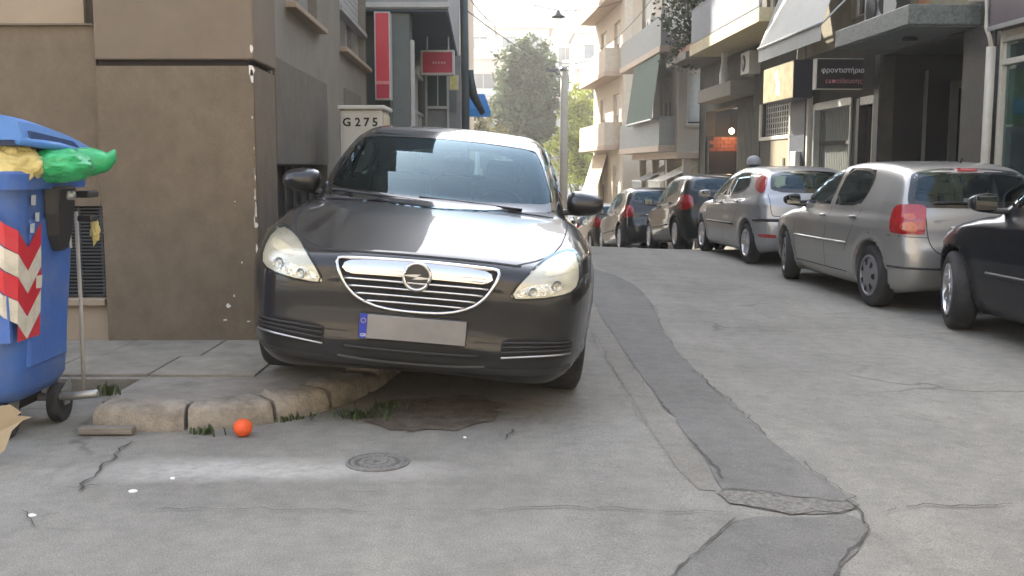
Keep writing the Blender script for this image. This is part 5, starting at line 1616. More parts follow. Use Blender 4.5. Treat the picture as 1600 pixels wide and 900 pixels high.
# building B : dark entrance under a marble canopy, shop doors
bB = empty('entrance_building', F1.P(8.6, -3, 0), 'dark building with deep entrance under a speckled marble canopy', 'building')
ops = [(5.25, 8.35, 0.0, 3.36), (8.62, 9.45, 0.0, 2.68), (9.75, 11.95, 0.0, 2.72)]
mb = MB(); F1.wall(mb, 4.42, 13.2, -.3, 3.75, ops, thick=.22); mb.build('wall', DK, bB)
mb = MB(); F1.wall(mb, 4.42, 13.2, 3.75, 9.4, [(6.6, 7.3, 3.85, 5.4), (8.6, 10.0, 4.2, 5.6), (5.3, 6.2, 4.0, 5.4)] + [(u, u + 1.4, z, z + 1.7) for u in (5.2, 8.4, 11.2) for z in (7,)]); mb.build('upper_wall', YW, bB)
for u in (5.2, 8.4, 11.2):
    for z in (7,): window(F1, bB, u, u + 1.4, z, z + 1.7, shutter=random.random() * .7)
window(F1, bB, 8.6, 10.0, 4.2, 5.6); window(F1, bB, 5.3, 6.2, 4.0, 5.4)
fb(F1, 'balcony_door', 6.6, 7.3, -.2, -.12, 3.85, 5.4, mat('orange_brown_wood', (.30, .13, .06), .6, var=.2, scale=3, stretch=(1, 1, 8)), bB)
fb(F1, 'marble_pier', 4.44, 5.24, -.1, .07, -.2, 3.38, MARD, bB, .008)
fb(F1, 'entrance_pier', 8.36, 8.60, -.1, .05, -.2, 3.38, MARD, bB, .008)
cn = fb(F1, 'canopy', 4.9, 7.85, -.05, 1.05, 3.42, 3.70, MARB, bB, .01)
fb(F1, 'canopy_soffit', 4.95, 7.80, .0, 1.0, 3.395, 3.419, mat('canopy_soffit', (.12, .14, .135), .8), bB)
MB().lathe([(.001, 0), (.12, 0), (.13, .03), (.10, .06), (.001, .06)], 20, c=F1.P(6.1, .5, 3.33)).build('ceiling_lamp', M['blackplastic'], bB, smooth=True)
# entrance hall
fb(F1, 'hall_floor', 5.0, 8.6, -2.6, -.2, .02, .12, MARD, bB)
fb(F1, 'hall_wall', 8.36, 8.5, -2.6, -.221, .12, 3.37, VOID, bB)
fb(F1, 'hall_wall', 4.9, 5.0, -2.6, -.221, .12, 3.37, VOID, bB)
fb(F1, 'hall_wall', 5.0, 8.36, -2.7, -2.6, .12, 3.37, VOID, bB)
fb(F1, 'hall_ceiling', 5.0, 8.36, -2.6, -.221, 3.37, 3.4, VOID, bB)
for (n0, n1, z0_, z1_, u_) in ((-.80, -.75, .9, 3.1, 8.30), (-1.36, -1.22, .12, 2.9, 8.30), (-1.62, -1.57, .12, 2.8, 8.30), (-1.62, -1.22, 2.8, 2.92, 8.31)):
    fb(F1, 'door_frame', u_, u_ + .05, n0, n1, z0_, z1_, ALU, bB)
fb(F1, 'door_glass', 8.335, 8.355, -1.57, -1.37, .12, 2.79, M['glass_dark'], bB)
# shop doors
for (a, b, h) in ((9.75, 11.95, 2.72), (8.62, 9.45, 2.68)):
    fb(F1, 'door_frame', b - .13, b + .02, -.1, .03, 0, h, ALU if a > 9 else MARD, bB, .005)
    fb(F1, 'door_frame', a - .02, a + .06, -.1, .03, 0, h, ALU, bB, .005)
    fb(F1, 'door_frame', a + .061, b - .131, -.1, .02, h - .13, h + .02, ALU, bB, .005)
SHUT = mat('grey_green_shutter', (.155, .165, .145), .5, var=.15, scale=3, dirt=(.07, .07, .06), dscale=3, damt=.5)
sh = fb(F1, 'shutter_door', 9.8, 11.85, -.20, -.15, 0, 2.62, SHUT, bB)
for k in range(20):
    u_ = 9.86 + k * .098
    fb(F1, 'shutter_slat', u_, u_ + .055, -.149, -.115, .05, 2.55, SHUT, sh)
fb(F1, 'door_transom', 9.81, 11.84, -.114, -.09, 1.86, 1.94, DK, sh)
dr = fb(F1, 'shop_door', 8.66, 9.42, -.20, -.16, 0, 2.6, mat('dark_door', (.07, .07, .062), .4, var=.4, scale=2), bB)
for k in range(5): fb(F1, 'door_bar', 8.74 + k * .14, 8.77 + k * .14, -.159, -.13, .1, 2.5, ALU if k == 2 else DK, dr)
fb(F1, 'dark_pilaster', 12.15, 13.15, -.1, .12, -.2, 3.6, mat('blue_black_panel', (.035, .042, .055), .5, var=.2), bB, .01)
fb(F1, 'cream_edge', 12.02, 12.14, -.1, .10, -.2, 2.9, CRM, bB, .01)
# air conditioner on the canopy
AC = mat('ac_casing', (.48, .47, .43), .5, dirt=(.3, .28, .22), dscale=6, damt=.4)
ac = empty('air_conditioner', F1.P(7.45, .5, 3.70), 'pale air conditioner unit with dark round fan standing on the marble canopy', 'air conditioner')
fb(F1, 'casing', 6.95, 7.75, .25, .60, 3.72, 4.32, AC, ac, .012)
p_ = F1.P(7.42, .605, 4.02)
mb = MB().lathe([(.26, 0), (.26, -.012), (.22, -.02), (.05, -.02), (.001, -.026)], 28, c=(p_[0] - .002, p_[1], p_[2]), axis='x'); mb.build('fan_grille', M['blackplastic'], ac, smooth=True)
mb = MB().lathe([(.26, 0), (.26, .0), (.001, .004)], 28, c=F1.P(6.948, .42, 4.02), axis='y'); mb.build('fan_guard', M['blackplastic'], ac)
for u_ in (7.0, 7.6): fb(F1, 'foot', u_, u_ + .08, .28, .58, 3.702, 3.72, M['blackplastic'], ac)
# projecting sign with two lines of lettering
q = F1.P(9.0, .12, 2.83); q2 = F1.P(9.0, .97, 3.36)
sg = empty('school_sign', F1.P(9.05, .5, 2.83), 'dark projecting sign with two lines of small lettering above the shutter door', 'sign')
mb = MB(); F1.box(mb, 9.0, 9.16, .10, .98, 2.82, 3.37); mb.build('sign_box', CRM, sg, bevel=.006)
mb = MB(); F1.box(mb, 8.992, 8.999, .105, .955, 2.835, 3.36); mb.build('sign_face', mat('sign_black', (.018, .014, .014), .35), sg)
xa = F1.P(8.988, .88, 3.12)
text('φροντιστήριο', (xa[0], xa[1], 3.12), .125, M['white'], sg, 'sign_letters', rot=(rad(90), 0, rad(2.3)))
xa = F1.P(8.988, .80, 2.93)
text('εκπαίδευσης', (xa[0], xa[1], 2.93), .115, mat('pink_letters', (.50, .20, .22), .5), sg, 'sign_letters', rot=(rad(90), 0, rad(2.3)))
# cream shop sign
cs = empty('cream_sign', F1.P(12.7, .4, 2.84), 'cream picture sign projecting beneath the white awning', 'sign')
fb(F1, 'sign_box', 11.6, 13.8, .16, .56, 2.84, 3.62, mat('navy_edge', (.03, .035, .055), .5), cs, .006)
fb(F1, 'sign_face', 11.62, 13.78, .561, .570, 2.86, 3.60, mat('cream_print', (.34, .27, .15), .45, var=.35, scale=3.5, dirt=(.24, .16, .06), dscale=4.5, damt=.8), cs)
mb = MB()
fl = [(12.55, 2.95), (12.85, 3.0), (12.78, 3.2), (12.95, 3.4), (12.72, 3.55), (12.70, 3.35), (12.52, 3.2)]
mb.add([F1.P(u, .5735, z) for u, z in fl], [tuple(range(len(fl)))]); mb.build('pale_figure', M['white'], cs)
# white awning
wa = empty('white_awning', F1.P(10.3, .6, 3.6), 'large white cloth awning sloping out above the cream sign', 'awning')
AWC = mat('white_awning_cloth', (.50, .49, .44), .85, var=.06, scale=2, dirt=(.36, .34, .29), dscale=1.2, damt=.5)
mb = MB(); u0, u1 = 8.4, 12.3
def aw(mb, u0, u1, na, za, nb_, zb_, th=.02, nseg=6, sag=.03):
    vs = []; fs = []
    for i in range(nseg + 1):
        t = i / nseg; n_ = na + (nb_ - na) * t; z_ = za + (zb_ - za) * t - sag * math.sin(math.pi * t)
        for d in (0, -th):
            vs += [F1_.P(u0, n_, z_ + d), F1_.P(u1, n_, z_ + d)]
    for i in range(nseg):
        a = i * 4; b = a + 4
        fs += [(a, a + 1, b + 1, b), (a + 3, a + 2, b + 2, b + 3), (a, b, b + 2, a + 2), (a + 1, a + 3, b + 3, b + 1)]
    mb.add(vs, fs); return mb
F1_ = F1
aw(MB(), u0, u1, .25, 6.2, 1.12, 3.92).build('awning_cloth', AWC, wa)
fb(F1, 'valance', u0, u1, 1.105, 1.118, 3.62, 3.90, AWC, wa)
MB().tube([F1.P(u0 - .03, 1.12, 3.91), F1.P(u1 + .03, 1.12, 3.91)], .03, 8).build('awning_bar', ALU, wa, smooth=True)
for u_ in (u0, u1): MB().tube([F1.P(u_, .02, 5.0), F1.P(u_, 1.1, 3.91)], .018, 6).build('awning_arm', ALU, wa)
MB().tube([F1.P(u0, .25, 6.2), F1.P(u1, .25, 6.2)], .06, 8).build('awning_roller', ALU, wa)

# building C
bC = empty('balcony_building', F1.P(17.5, -3, -.5), 'dark building with cream edged balcony beyond the white awning', 'building')
ops = [(13.5, 15.8, 2.15, 2.95), (18.2, 22.0, -.2, 3.1)]
mb = MB(); F1.wall(mb, 13.21, 22.9, -1.2, 4.5, ops, thick=.3); mb.build('wall', DK, bC)
ops2 = [(u, u + 1.5, z, z + 2.0) for u in (14.2, 17.0, 19.9) for z in (5.1, 8.1)]
mb = MB(); F1.wall(mb, 13.21, 22.9, 4.5, 10.6, ops2); mb.build('upper_wall', mat('brown_grey_wall', (.09, .078, .06), .9, var=.15, scale=2), bC)
for o_ in ops2: window(F1, bC, *o_, shutter=.4)
balcony(F1, bC, 12.4, 19.4, 0, 1.1, 4.50, .30, slab=mat('cream_fascia', (.42, .36, .22), .8, var=.1, dirt=(.25, .21, .14), dscale=2, damt=.5), canvas=BLUEC)
balcony(F1, bC, 13.4, 19.4, 0, 1.1, 7.6, .25, canvas=BLUEC)
fb(F1, 'small_balcony', 16.6, 20.4, 0, .62, 3.25, 3.62, SLAB, bC, .01)
# barred shop window and cream panel
gw = fb(F1, 'barred_window', 13.45, 15.85, -.28, -.2, 2.1, 3.0, M['darkvoid'], bC)
for k in range(6): fb(F1, 'window_bar', 13.5, 15.8, -.12, -.10, 2.2 + k * .13, 2.225 + k * .13, ALU, gw)
for k in range(13): fb(F1, 'window_bar', 13.58 + k * .18, 13.61 + k * .18, -.099, -.08, 2.15, 2.95, ALU, gw)
fb(F1, 'window_surround', 13.4, 15.9, -.05, .05, 2.06, 2.15, CRM, bC, .006)
fb(F1, 'window_surround', 15.81, 15.92, -.05, .05, 2.151, 2.96, CRM, bC, .006)
fb(F1, 'window_surround', 13.40, 13.49, -.05, .05, -.2, 2.96, CRM, bC, .006)
cp = fb(F1, 'cream_panel', 13.55, 14.95, -.02, .03, -.4, 2.05, mat('cream_panel', (.28, .235, .145), .6, var=.08), bC, .006)
fb(F1, 'letter_slot', 13.75, 13.9, .031, .045, 1.35, 1.62, M['darkvoid'], cp)
for k in range(9): fb(F1, 'wall_plank', 15.95 + k * .24, 16.15 + k * .24, -.02, .025, -.6, 2.9, DK, bC)
# lit porch
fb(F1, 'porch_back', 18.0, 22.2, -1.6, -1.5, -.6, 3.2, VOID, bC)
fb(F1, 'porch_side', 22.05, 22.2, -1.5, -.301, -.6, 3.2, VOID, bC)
BRK = mat('brick_red', (.16, .05, .03), .85, var=.25, scale=6)
bw_ = fb(F1, 'brick_wall', 21.7, 21.9, -1.45, -.05, -.6, 2.36, mat('dark_base', (.025, .02, .018), .9), bC)  # base coloured near-black so the lamp glow shows only on the upper bricks
for r_i in range(4):
    for k in range(6):
        n_ = -1.42 + k * .23 + (.11 if r_i % 2 else 0)
        if n_ > -.25: continue
        fb(F1, 'brick', 21.675, 21.70 - .0005, n_, n_ + .21, 1.90 + r_i * .11, 2.0 + r_i * .11, BRK, bw_)
fb(F1, 'door_panel', 21.62, 21.70, -1.3, -.3, -.6, 1.2, mat('pale_door', (.26, .22, .19), .6), bC)
lp = empty('porch_lamp', F1.P(21.2, -.62, 2.5), 'small lit porch lamp glowing over the red brick wall', 'lamp')
p_ = F1.P(21.25, -.62, 2.50)
MB().lathe([(.001, -.085), (.05, -.07), (.085, 0), (.05, .07), (.001, .085)], 16, c=p_).build('bulb', mat('lit_bulb', (1, .9, .7), .4, emit=(1.0, .78, .45), estr=9.0), lp, smooth=True)
MB().tube([(p_[0], p_[1], p_[2] + .085), (p_[0], p_[1], p_[2] + .70)], .012, 6).build('lamp_rod', M['blackplastic'], lp)
ld = bpy.data.lights.new('porch_light', 'POINT'); ld.energy = 4; ld.color = (1, .52, .22); ld.shadow_soft_size = .09
lo = bpy.data.objects.new('porch_light', ld); COL.objects.link(lo); lo.parent = lp; lo.location = Vector((p_[0], p_[1] - .0, p_[2] - .16)) - Vector(lp.location)
# white cloth on the small balcony
wc = MB(); base = F1.P(18.4, .35, 3.62)
wc.lathe([(.12, 0), (.13, .3), (.08, .62), (.09, .85), (.03, 1.05), (.001, 1.1)], 12, c=base)
tag(wc.build('wrapped_parasol', M['white'], smooth=True), 'white wrapped parasol standing on the small grey balcony', 'parasol')


# ------------------------------------------------------------------ foliage
def leaves(mb, blobs, n, size, seed=0, flat=.6):
    r = random.Random(seed); tot = sum(b[1][0] * b[1][1] * b[1][2] for b in blobs)
    for c, rd in blobs:
        k = int(n * rd[0] * rd[1] * rd[2] / tot)
        subs = [(Vector((r.gauss(0, .42), r.gauss(0, .42), r.gauss(0, .42)))) for _ in range(max(3, k // 45))]
        for _ in range(k):
            s_ = r.choice(subs); d = Vector((s_.x + r.gauss(0, .15), s_.y + r.gauss(0, .15), s_.z + r.gauss(0, .13)))
            p = Vector((c[0] + d.x * rd[0], c[1] + d.y * rd[1], c[2] + d.z * rd[2]))
            a = Vector((r.gauss(0, 1), r.gauss(0, 1), r.gauss(0, flat))).normalized(); b = a.cross(Vector((r.gauss(0, 1), r.gauss(0, 1), r.gauss(0, 1)))).normalized()
            l = size * r.uniform(.5, 1.2); w_ = l * .42
            mb.add([p - a * l * .5, p + b * w_ * .5, p + a * l * .5, p - b * w_ * .5], [(0, 1, 2, 3)])
    return mb


LG = leaf_mat('dark_foliage', (.055, .075, .038), (.05, .075, .02))
LY = leaf_mat('bright_foliage', (.20, .23, .04), (.50, .50, .07))
LD = leaf_mat('balcony_foliage', (.03, .045, .022), (.03, .05, .015))
BK = mat('bark', (.10, .08, .06), .9, var=.3, scale=8, bump=.6, bscale=20)


def tree(x, y, h, blobs, n, size, leafm, label, group=None, trunk=.22, seed=0, name='tree'):
    z0 = gzf(x, y)
    r = random.Random(seed)
    root = empty(name, (x, y, z0), label, 'tree', group)
    mb = MB(); top = z0 + h * .8
    pts = [(x + r.gauss(0, .08) * k, y, z0 - .3 + (top - z0) * k / 6) for k in range(7)]
    mb.tube(pts, [trunk * (1 - .13 * k) for k in range(7)], 9)
    for c, rd in blobs:
        k = r.randint(2, 5); p = pts[k]
        mid = ((p[0] + c[0]) / 2 + r.gauss(0, .2), (p[1] + c[1]) / 2, (p[2] + c[2]) / 2 + .2)
        mb.tube([p, mid, c], [trunk * .5, trunk * .3, trunk * .1], 6)
        for _ in range(3):
            e = (c[0] + r.gauss(0, .5) * rd[0], c[1] + r.gauss(0, .5) * rd[1], c[2] + r.gauss(0, .5) * rd[2]); mb.tube([mid, e], [trunk * .22, trunk * .05], 5)
    mb.build('trunk', BK, root, smooth=True)
    leaves(MB(), blobs, n, size, seed).build('crown', leafm, root)
    return root


fp = empty('balcony_plant', F1.P(21.3, .8, 4.9), 'dark leafy climbing plant with white flowers spilling over the balcony', 'plant')
cpl = F1.P(21.6, .9, 5.9)
pb = [(F1.P(20.2, .75, 6.1), (.55, .6, .9)), (F1.P(21.5, .85, 5.5), (.8, .55, .9)), (F1.P(22.7, .8, 6.3), (.8, .55, 1.0)), (F1.P(21.0, .85, 4.9), (.45, .4, .45)), (F1.P(21.8, .8, 7.0), (1.0, .6, .8))]
leaves(MB(), pb, 2600, .17, 21).build('foliage', LD, fp)
mb = MB(); rr = random.Random(2)
for (c0, s0_) in ((F1.P(20.7, 1.15, 5.6), .28), (F1.P(21.4, 1.2, 5.75), .22)):
    for _ in range(40):
        p = Vector(c0) + Vector((rr.gauss(0, s0_ * .5), rr.gauss(0, s0_), rr.gauss(0, s0_ * .7))); s_ = .05
        mb.box(p, (s_, s_, s_ * .4), rot=(rr.random(), rr.random(), rr.random()))
tag(mb.build('white_blossom', M['white'], fp), kind='stuff')
MB().tube([F1.P(21.5, .5, 4.7), F1.P(21.5, .7, 5.4), F1.P(21.2, .8, 6.4), F1.P(21.6, .8, 7.2)], .03, 6).build('stem', BK, fp)
fb(F1, 'plant_trough', 20.4, 22.4, .45, .85, 4.72, 5.0, mat('terracotta', (.25, .12, .07), .8), fp, .01)
fb(F1, 'plant_balcony', 19.9, 22.85, 0, 1.1, 4.5, 4.715, SLAB, bC, .008)

# building D : cream block with the green awning
F2 = Frame(5.28, 33.0, -.055)
CD = mat('cream_block', (.37, .335, .28), .85, var=.08, scale=2, dirt=(.24, .21, .17), dscale=1, damt=.4)
PNK = mat('pinkish_slab', (.38, .30, .235), .85, var=.1)
GRP = mat('grey_parapet', (.22, .225, .215), .8, var=.1)
bD = empty('cream_block', F2.P(4, -3, -1.5), 'cream apartment block with grey balconies and a green awning', 'building')
fl = [1.9, 5.1, 8.3]
for i, z in enumerate(fl):
    top = 3.2
    mb = MB(); op = [(1.2, 2.9, z + .35, z + 2.5), (4.2, 6.6, z + .35, z + 2.6)]
    F2.wall(mb, 0, 8.6, z, z + top, op, thick=.3); mb.build('front_wall', CD, bD)
    for o_ in op: window(F2, bD, *o_, shutter=.35)
    Fs = Frame(F2.P(0, 0, 0)[0], F2.P(0, 0, 0)[1], 1.0, .055)
    Fs.n = Vector((F2.d.x, F2.d.y)) * -1
    mb = MB(); Fs.wall(mb, 0, 3.2, z, z + top, [(.28, .82, z + .85, z + 2.55)], thick=.2); mb.build('side_wall', CD, bD)
    window(Fs, bD, .28, .82, z + .85, z + 2.55, shutter=.9, mull=0)
    fb(Fs, 'window_sill', .22, .88, 0.001, .07, z + .78, z + .85, CD, bD)
    balcony(F2, bD, .35, 8.4, 0, .55, z + .02 if i == 0 else z - .02, .20, rail=GRP, rh=.92, slab=PNK)
fb(F2, 'soffit', -.0, 8.6, -3.2, -.001, 1.70, 1.895, PNK, bD)
fb(F2, 'ground_floor', .4, 8.4, -3.2, -1.3, -2.2, 1.695, mat('ground_floor_beige', (.25, .21, .16), .85, var=.2, scale=2), bD)
for k in range(4): fb(F2, 'shop_opening', .8 + k * 1.9, 2.2 + k * 1.9, -1.305, -1.25, -1.6, 1.1, SHG, bD)
for k in range(4): fb(F2, 'pillar', .2 + k * 2.6, .45 + k * 2.6, -.5, -.25, -2.2, 1.69, CD, bD)
ga = empty('green_awning', F2.P(3.6, .6, 2.9), 'long dark green awning hung from the cream block balcony', 'awning')
GAW = mat('green_awning_cloth', (.042, .068, .048), .85, var=.1, scale=3)
F1_ = F2
aw(MB(), .45, 5.3, .50, 5.05, .78, 2.95).build('awning_cloth', GAW, ga)
MB().tube([F2.P(.45, .78, 2.94), F2.P(5.3, .78, 2.94)], .03, 6).build('awning_bar', ALU, ga)
for u_ in (.45, 5.3): MB().tube([F2.P(u_, .52, 2.9), F2.P(u_, .78, 2.94)], .015, 6).build('awning_arm', ALU, ga)
# low awnings and goods under the block
def small_awning(fr, u0, u1, na, za, nb_, zb_, m, label):
    global F1_
    r = empty('awning', fr.P((u0 + u1) / 2, nb_, zb_), label, 'awning')
    F1_ = fr
    aw(MB(), u0, u1, na, za, nb_, zb_).build('awning_cloth', m, r)
    fb(fr, 'valance', u0, u1, nb_ - .015, nb_, zb_ - .25, zb_ - .021, m, r)
    MB().tube([fr.P(u0, nb_, zb_), fr.P(u1, nb_, zb_)], .025, 6).build('awning_bar', ALU, r)
    return r
CAW = mat('cream_awning_cloth', (.55, .47, .36), .85, var=.06)
small_awning(F2, .2, 2.2, -.9, 1.6, .5, .95, mat('pale_awning_cloth', (.50, .48, .42), .85), 'pale shop awning under the cream block near the dark hatchback')
small_awning(F2, 4.6, 6.6, -.9, 1.5, .3, .9, mat('grey_awning_cloth', (.26, .26, .25), .85), 'grey shop awning under the far end of the cream block')
# building E
F3 = Frame(4.62, 43.0, -.072)
CE = mat('peach_block', (.46, .41, .335), .85, var=.08)
bE = empty('peach_block', F3.P(8, -3, -3), 'sunlit peach apartment block with balconies at the far end of the row', 'building')
F3e = Frame(F3.P(0, 0, 0)[0], F3.P(0, 0, 0)[1], 1.0, .072); F3e.n = Vector((F3.d.x, F3.d.y)) * -1
for i in range(5):
    z = -.9 + i * 3.05
    op = [(u, u + 1.5, z + .3, z + 2.4) for u in (1.0, 4.6)]
    mb = MB(); F3.wall(mb, 0, 8.2, z, z + 3.05, op); mb.build('front_wall', CE, bE)
    for o_ in op: window(F3, bE, *o_, shutter=.4)
    mb = MB(); F3e.wall(mb, 0, 3, z, z + 3.05, []); mb.build('side_wall', CE, bE)
    if i: balcony(F3, bE, .4, 8.0, 0, .75, z, .2, rail=mat('peach_parapet', (.42, .37, .30), .8) if i == 1 else bpy.data.materials['peach_parapet'], slab=PNK)
fb(F3, 'base', .0, 8.2, -3, -.01, -4.5, -.9, CE, bE)
small_awning(F3, 3.5, 7.6, .1, 2.0, .9, -.6, CAW, 'tall cream awning hanging down beside the peach block')
# building behind E on the right and pavement on the right
rp_ = MB()
q0 = [F1.P(-26, 0, 0), F1.P(-26, 1.35, 0), F1.P(22.5, 1.35, 0), F1.P(22.5, 0, 0)]
vs = []; fs = []
us = np.arange(-26, 46, 1.2)
for u in us:
    a = F1.P(u, -.8, 0); b = F1.P(u, 1.30 + max(0, (u - 8)) * .012, 0)
    za = gzf(a[0], a[1]) + .12
    vs += [(a[0], a[1], za), (b[0], b[1], za), (b[0], b[1], za - .22)]
for k in range(len(us) - 1): fs += [(k * 3, k * 3 + 3, k * 3 + 4, k * 3 + 1), (k * 3 + 1, k * 3 + 4, k * 3 + 5, k * 3 + 2)]
tag(rp_.add(vs, fs).build('pavement', M['concrete']), kind='structure')

# small services on the right-hand facades
def ac_unit(fr, u, n, z, label):
    r = empty('air_conditioner', fr.P(u, n, z), label, 'air conditioner')
    fb(fr, 'casing', u - .4, u + .4, n, n + .3, z, z + .55, AC, r, .012)
    p = fr.P(u + .12, n + .302, z + .28)
    MB().lathe([(.21, 0), (.20, -.012), (.05, -.014), (.001, -.018)], 22, c=(p[0], p[1], p[2]), axis='x').build('fan_grille', M['blackplastic'], r, smooth=True)
    for du in (-.3, .3): MB().tube([fr.P(u + du, n - .02, z - .01), fr.P(u + du, n + .3, z - .01)], .015, 5).build('bracket', ALU, r)
ac_unit(F1, 16.4, .02, 3.75, 'air conditioner on the dark wall under the cream edged balcony')
ac_unit(F2, 3.6, .03, 6.0, 'air conditioner on the upper balcony of the cream block')
for (u_, za_, zb_2, lab) in ((12.18, 3.3, 8.5, 'vertical cable down the dark wall beside the white awning'), (16.1, 2.9, 4.4, 'short vertical cable under the cream edged balcony')):
    tag(MB().tube([F1.P(u_, .135, za_), F1.P(u_ + .03, .135, (za_ + zb_2) / 2), F1.P(u_, .135, zb_2)], .012, 5).build('wall_cable', mat('wall_cable_grey', (.12, .12, .115), .6) if u_ < 13 else bpy.data.materials['wall_cable_grey'], smooth=True), lab, 'cable')
fb(F1, 'meter_box', 12.35, 12.75, .121, .24, 1.2, 1.75, AC, bB, .01)

# block across the side street, behind the camera (seen mirrored in the car paint)
bO = empty('opposite_block', (-3, -9, 0), 'brown apartment block across the side street facing the dark grey car', 'building')
FO = Frame(-14, -8.5, 1.0, 0.0); FO.n = Vector((0, 1))
op = [(u, u + 1.6, z, z + 1.8) for u in np.arange(1.5, 34, 3.4) for z in (1.0, 4.2, 7.4)]
mb = MB(); FO.wall(mb, 0, 36, -.2, 10.5, op); mb.build('wall', mat('opposite_wall', (.30, .25, .19), .9), bO)
for o_ in op: window(FO, bO, *o_, shutter=.3)
# ------------------------------------------------------------------ blue wheeled bin
BLU = mat('bin_blue', (.045, .125, .40), .42, var=.12, scale=3, dirt=(.15, .19, .30), dscale=3.5, damt=.7, bump=.12, bscale=40)
BLL = mat('bin_lid_blue', (.065, .20, .50), .42, var=.10, scale=3, dirt=(.20, .28, .38), dscale=2.5, damt=.4)
GAL = mat('galvanised', (.36, .36, .35), .45, .7, dirt=(.2, .18, .15), dscale=8, damt=.5)
REDS = mat('sticker_red', (.55, .02, .035), .4, dirt=(.3, .1, .1), dscale=6, damt=.3)
CRS = mat('sticker_cream', (.60, .56, .46), .5, dirt=(.3, .27, .2), dscale=9, damt=.6)
STK = mat('sticker_white', (.55, .57, .60), .5, dirt=(.25, .3, .4), dscale=30, damt=.8)
zb_ = .10
CX = -2.205          # right side of the bin at the rim
YF, YB = 4.62, 5.38
XW = -3.62
zr = 1.372
bin_ = empty('wheeled_bin', ((CX + XW) / 2, (YF + YB) / 2, zb_), 'large blue wheeled rubbish bin with red and cream chevrons, overfull', 'rubbish bin')
# tapered tub with rounded corners, wall by wall
def ring(z, inset, rc=.10, n=5):
    x0, x1, y0, y1 = XW + inset, CX - inset, YF + inset * .9, YB - inset * .9
    out = []
    for (cx, cy, a0) in ((x1 - rc, y0 + rc, -90), (x1 - rc, y1 - rc, 0), (x0 + rc, y1 - rc, 90), (x0 + rc, y0 + rc, 180)):
        for k in range(n + 1):
            a = rad(a0 + 90 * k / n); out.append((cx + rc * math.cos(a), cy + rc * math.sin(a), z))
    return out
mb = MB(); lev = [(.27, .20), (.30, .14), (.36, .105), (.60, .088), (.9, .066), (1.20, .05), (1.315, .042)]
vs = []; fs = []
for z, i_ in lev: vs += ring(z, i_)
n = len(ring(0, 0))
for a in range(len(lev) - 1):
    for k in range(n): fs.append((a * n + k, a * n + (k + 1) % n, (a + 1) * n + (k + 1) % n, (a + 1) * n + k))
fs.append(tuple(range(n))[::-1])
mb.add(vs, fs); tub = mb.build('tub', BLU, bin_, smooth=True, auto=40)
mb = MB(); vs = ring(1.30, .0, .09) + ring(zr, -.012, .09) + ring(zr + .012, .0, .09) + ring(zr, .05, .06) + ring(1.30, .055, .06); fs = []
for a in range(4):
    for k in range(n): fs.append((a * n + k, a * n + (k + 1) % n, (a + 1) * n + (k + 1) % n, (a + 1) * n + k))
mb.add(vs, fs); mb.build('rim', BLU, bin_, smooth=True, auto=40)
# front fins, side lifting bracket
for x in (CX - .78, CX - 1.15):
    mb = MB(); mb.hexa([(x - .06, YF + .10, .42), (x - .06, YF + .20, .42), (x + .06, YF + .20, .42), (x + .06, YF + .10, .42), (x - .05, YF + .035, 1.2), (x - .05, YF + .15, 1.2), (x + .05, YF + .15, 1.2), (x + .05, YF + .035, 1.2)])
    mb.build('front_rib', BLU, bin_, bevel=.02, seg=2)
# raised field on the side, edge groove at the corner
mb = MB(); xo = CX - .048
def sidex(z): return CX - np.interp(z, [.27, .30, .36, .6, .9, 1.2, 1.32], [.20, .14, .105, .088, .066, .05, .042])
mb.hexa([(sidex(.45) - .01, YF + .16, .45), (sidex(.45) + .012, YF + .18, .45), (sidex(.45) + .012, YB - .18, .45), (sidex(.45) - .01, YB - .16, .45),
         (sidex(1.16) - .01, YF + .16, 1.16), (sidex(1.16) + .012, YF + .18, 1.16), (sidex(1.16) + .012, YB - .18, 1.16), (sidex(1.16) - .01, YB - .16, 1.16)])
mb.build('side_panel', BLU, bin_, bevel=.012, seg=2)
# black lid-arm cover on the side
ym = (YF + YB) / 2 + .04
prof = [(y * .72, 1.31 - (1.24 - z) * .70) for y, z in [(-.17, 1.24), (.17, 1.24), (.155, 1.05), (.12, .90), (.055, .80), (.0, .78), (-.055, .80), (-.12, .90), (-.155, 1.05)]]
mb = MB(); n = len(prof)
a = [(sidex(z) + .013, ym + y, z) for y, z in prof]; b = [(sidex(z) + .06 + .03 * max(0, (z - .8)), ym + y * .82, .02 + z * .985) for y, z in prof]
mb.add(a + b, [tuple(range(n, 2 * n))] + [(i, (i + 1) % n, n + (i + 1) % n, n + i) for i in range(n)])
mb.build('arm_cover', M['blackplastic'], bin_, bevel=.012, seg=2)
MB().tube([(CX + .0, ym, 1.265), (CX + .06, ym, 1.265)], .022, 12).build('trunnion', GAL, bin_, smooth=True)
for z, l in ((1.265, .13), (1.14, .08)):
    MB().box((CX + .01, YB - .08, z), (.08, l, .035)).build('hand_grip', M['blackplastic'], bin_, bevel=.01, seg=2)
MB().tube([(sidex(1.1) + .04, YB - .25, 1.20), (sidex(1.0) + .05, YB - .25, 1.0)], .008, 6).build('pull_rod', GAL, bin_)
# stickers
def sside(name, pts, off, m):
    """flat print on the side wall: (y, z) outline"""
    mb = MB(); mb.add([(sidex(z) + off, y, z) for y, z in pts], [tuple(range(len(pts)))]); return mb.build(name, m, bin_)
for i, (y, z, s_) in enumerate(((4.80, 1.25, .045), (4.84, 1.17, .04), (4.79, 1.12, .042), (4.84, .93, .03), (4.86, .86, .06), (5.02, 1.27, .03))):
    off = .088 if i == 5 else .0155
    sside('sticker', [(y - s_ / 2, z - s_ / 2), (y + s_ / 2, z - s_ / 2 - .003), (y + s_ / 2 + .004, z + s_ / 2), (y - s_ / 2, z + s_ / 2)], off, STK if i != 4 else CRS)
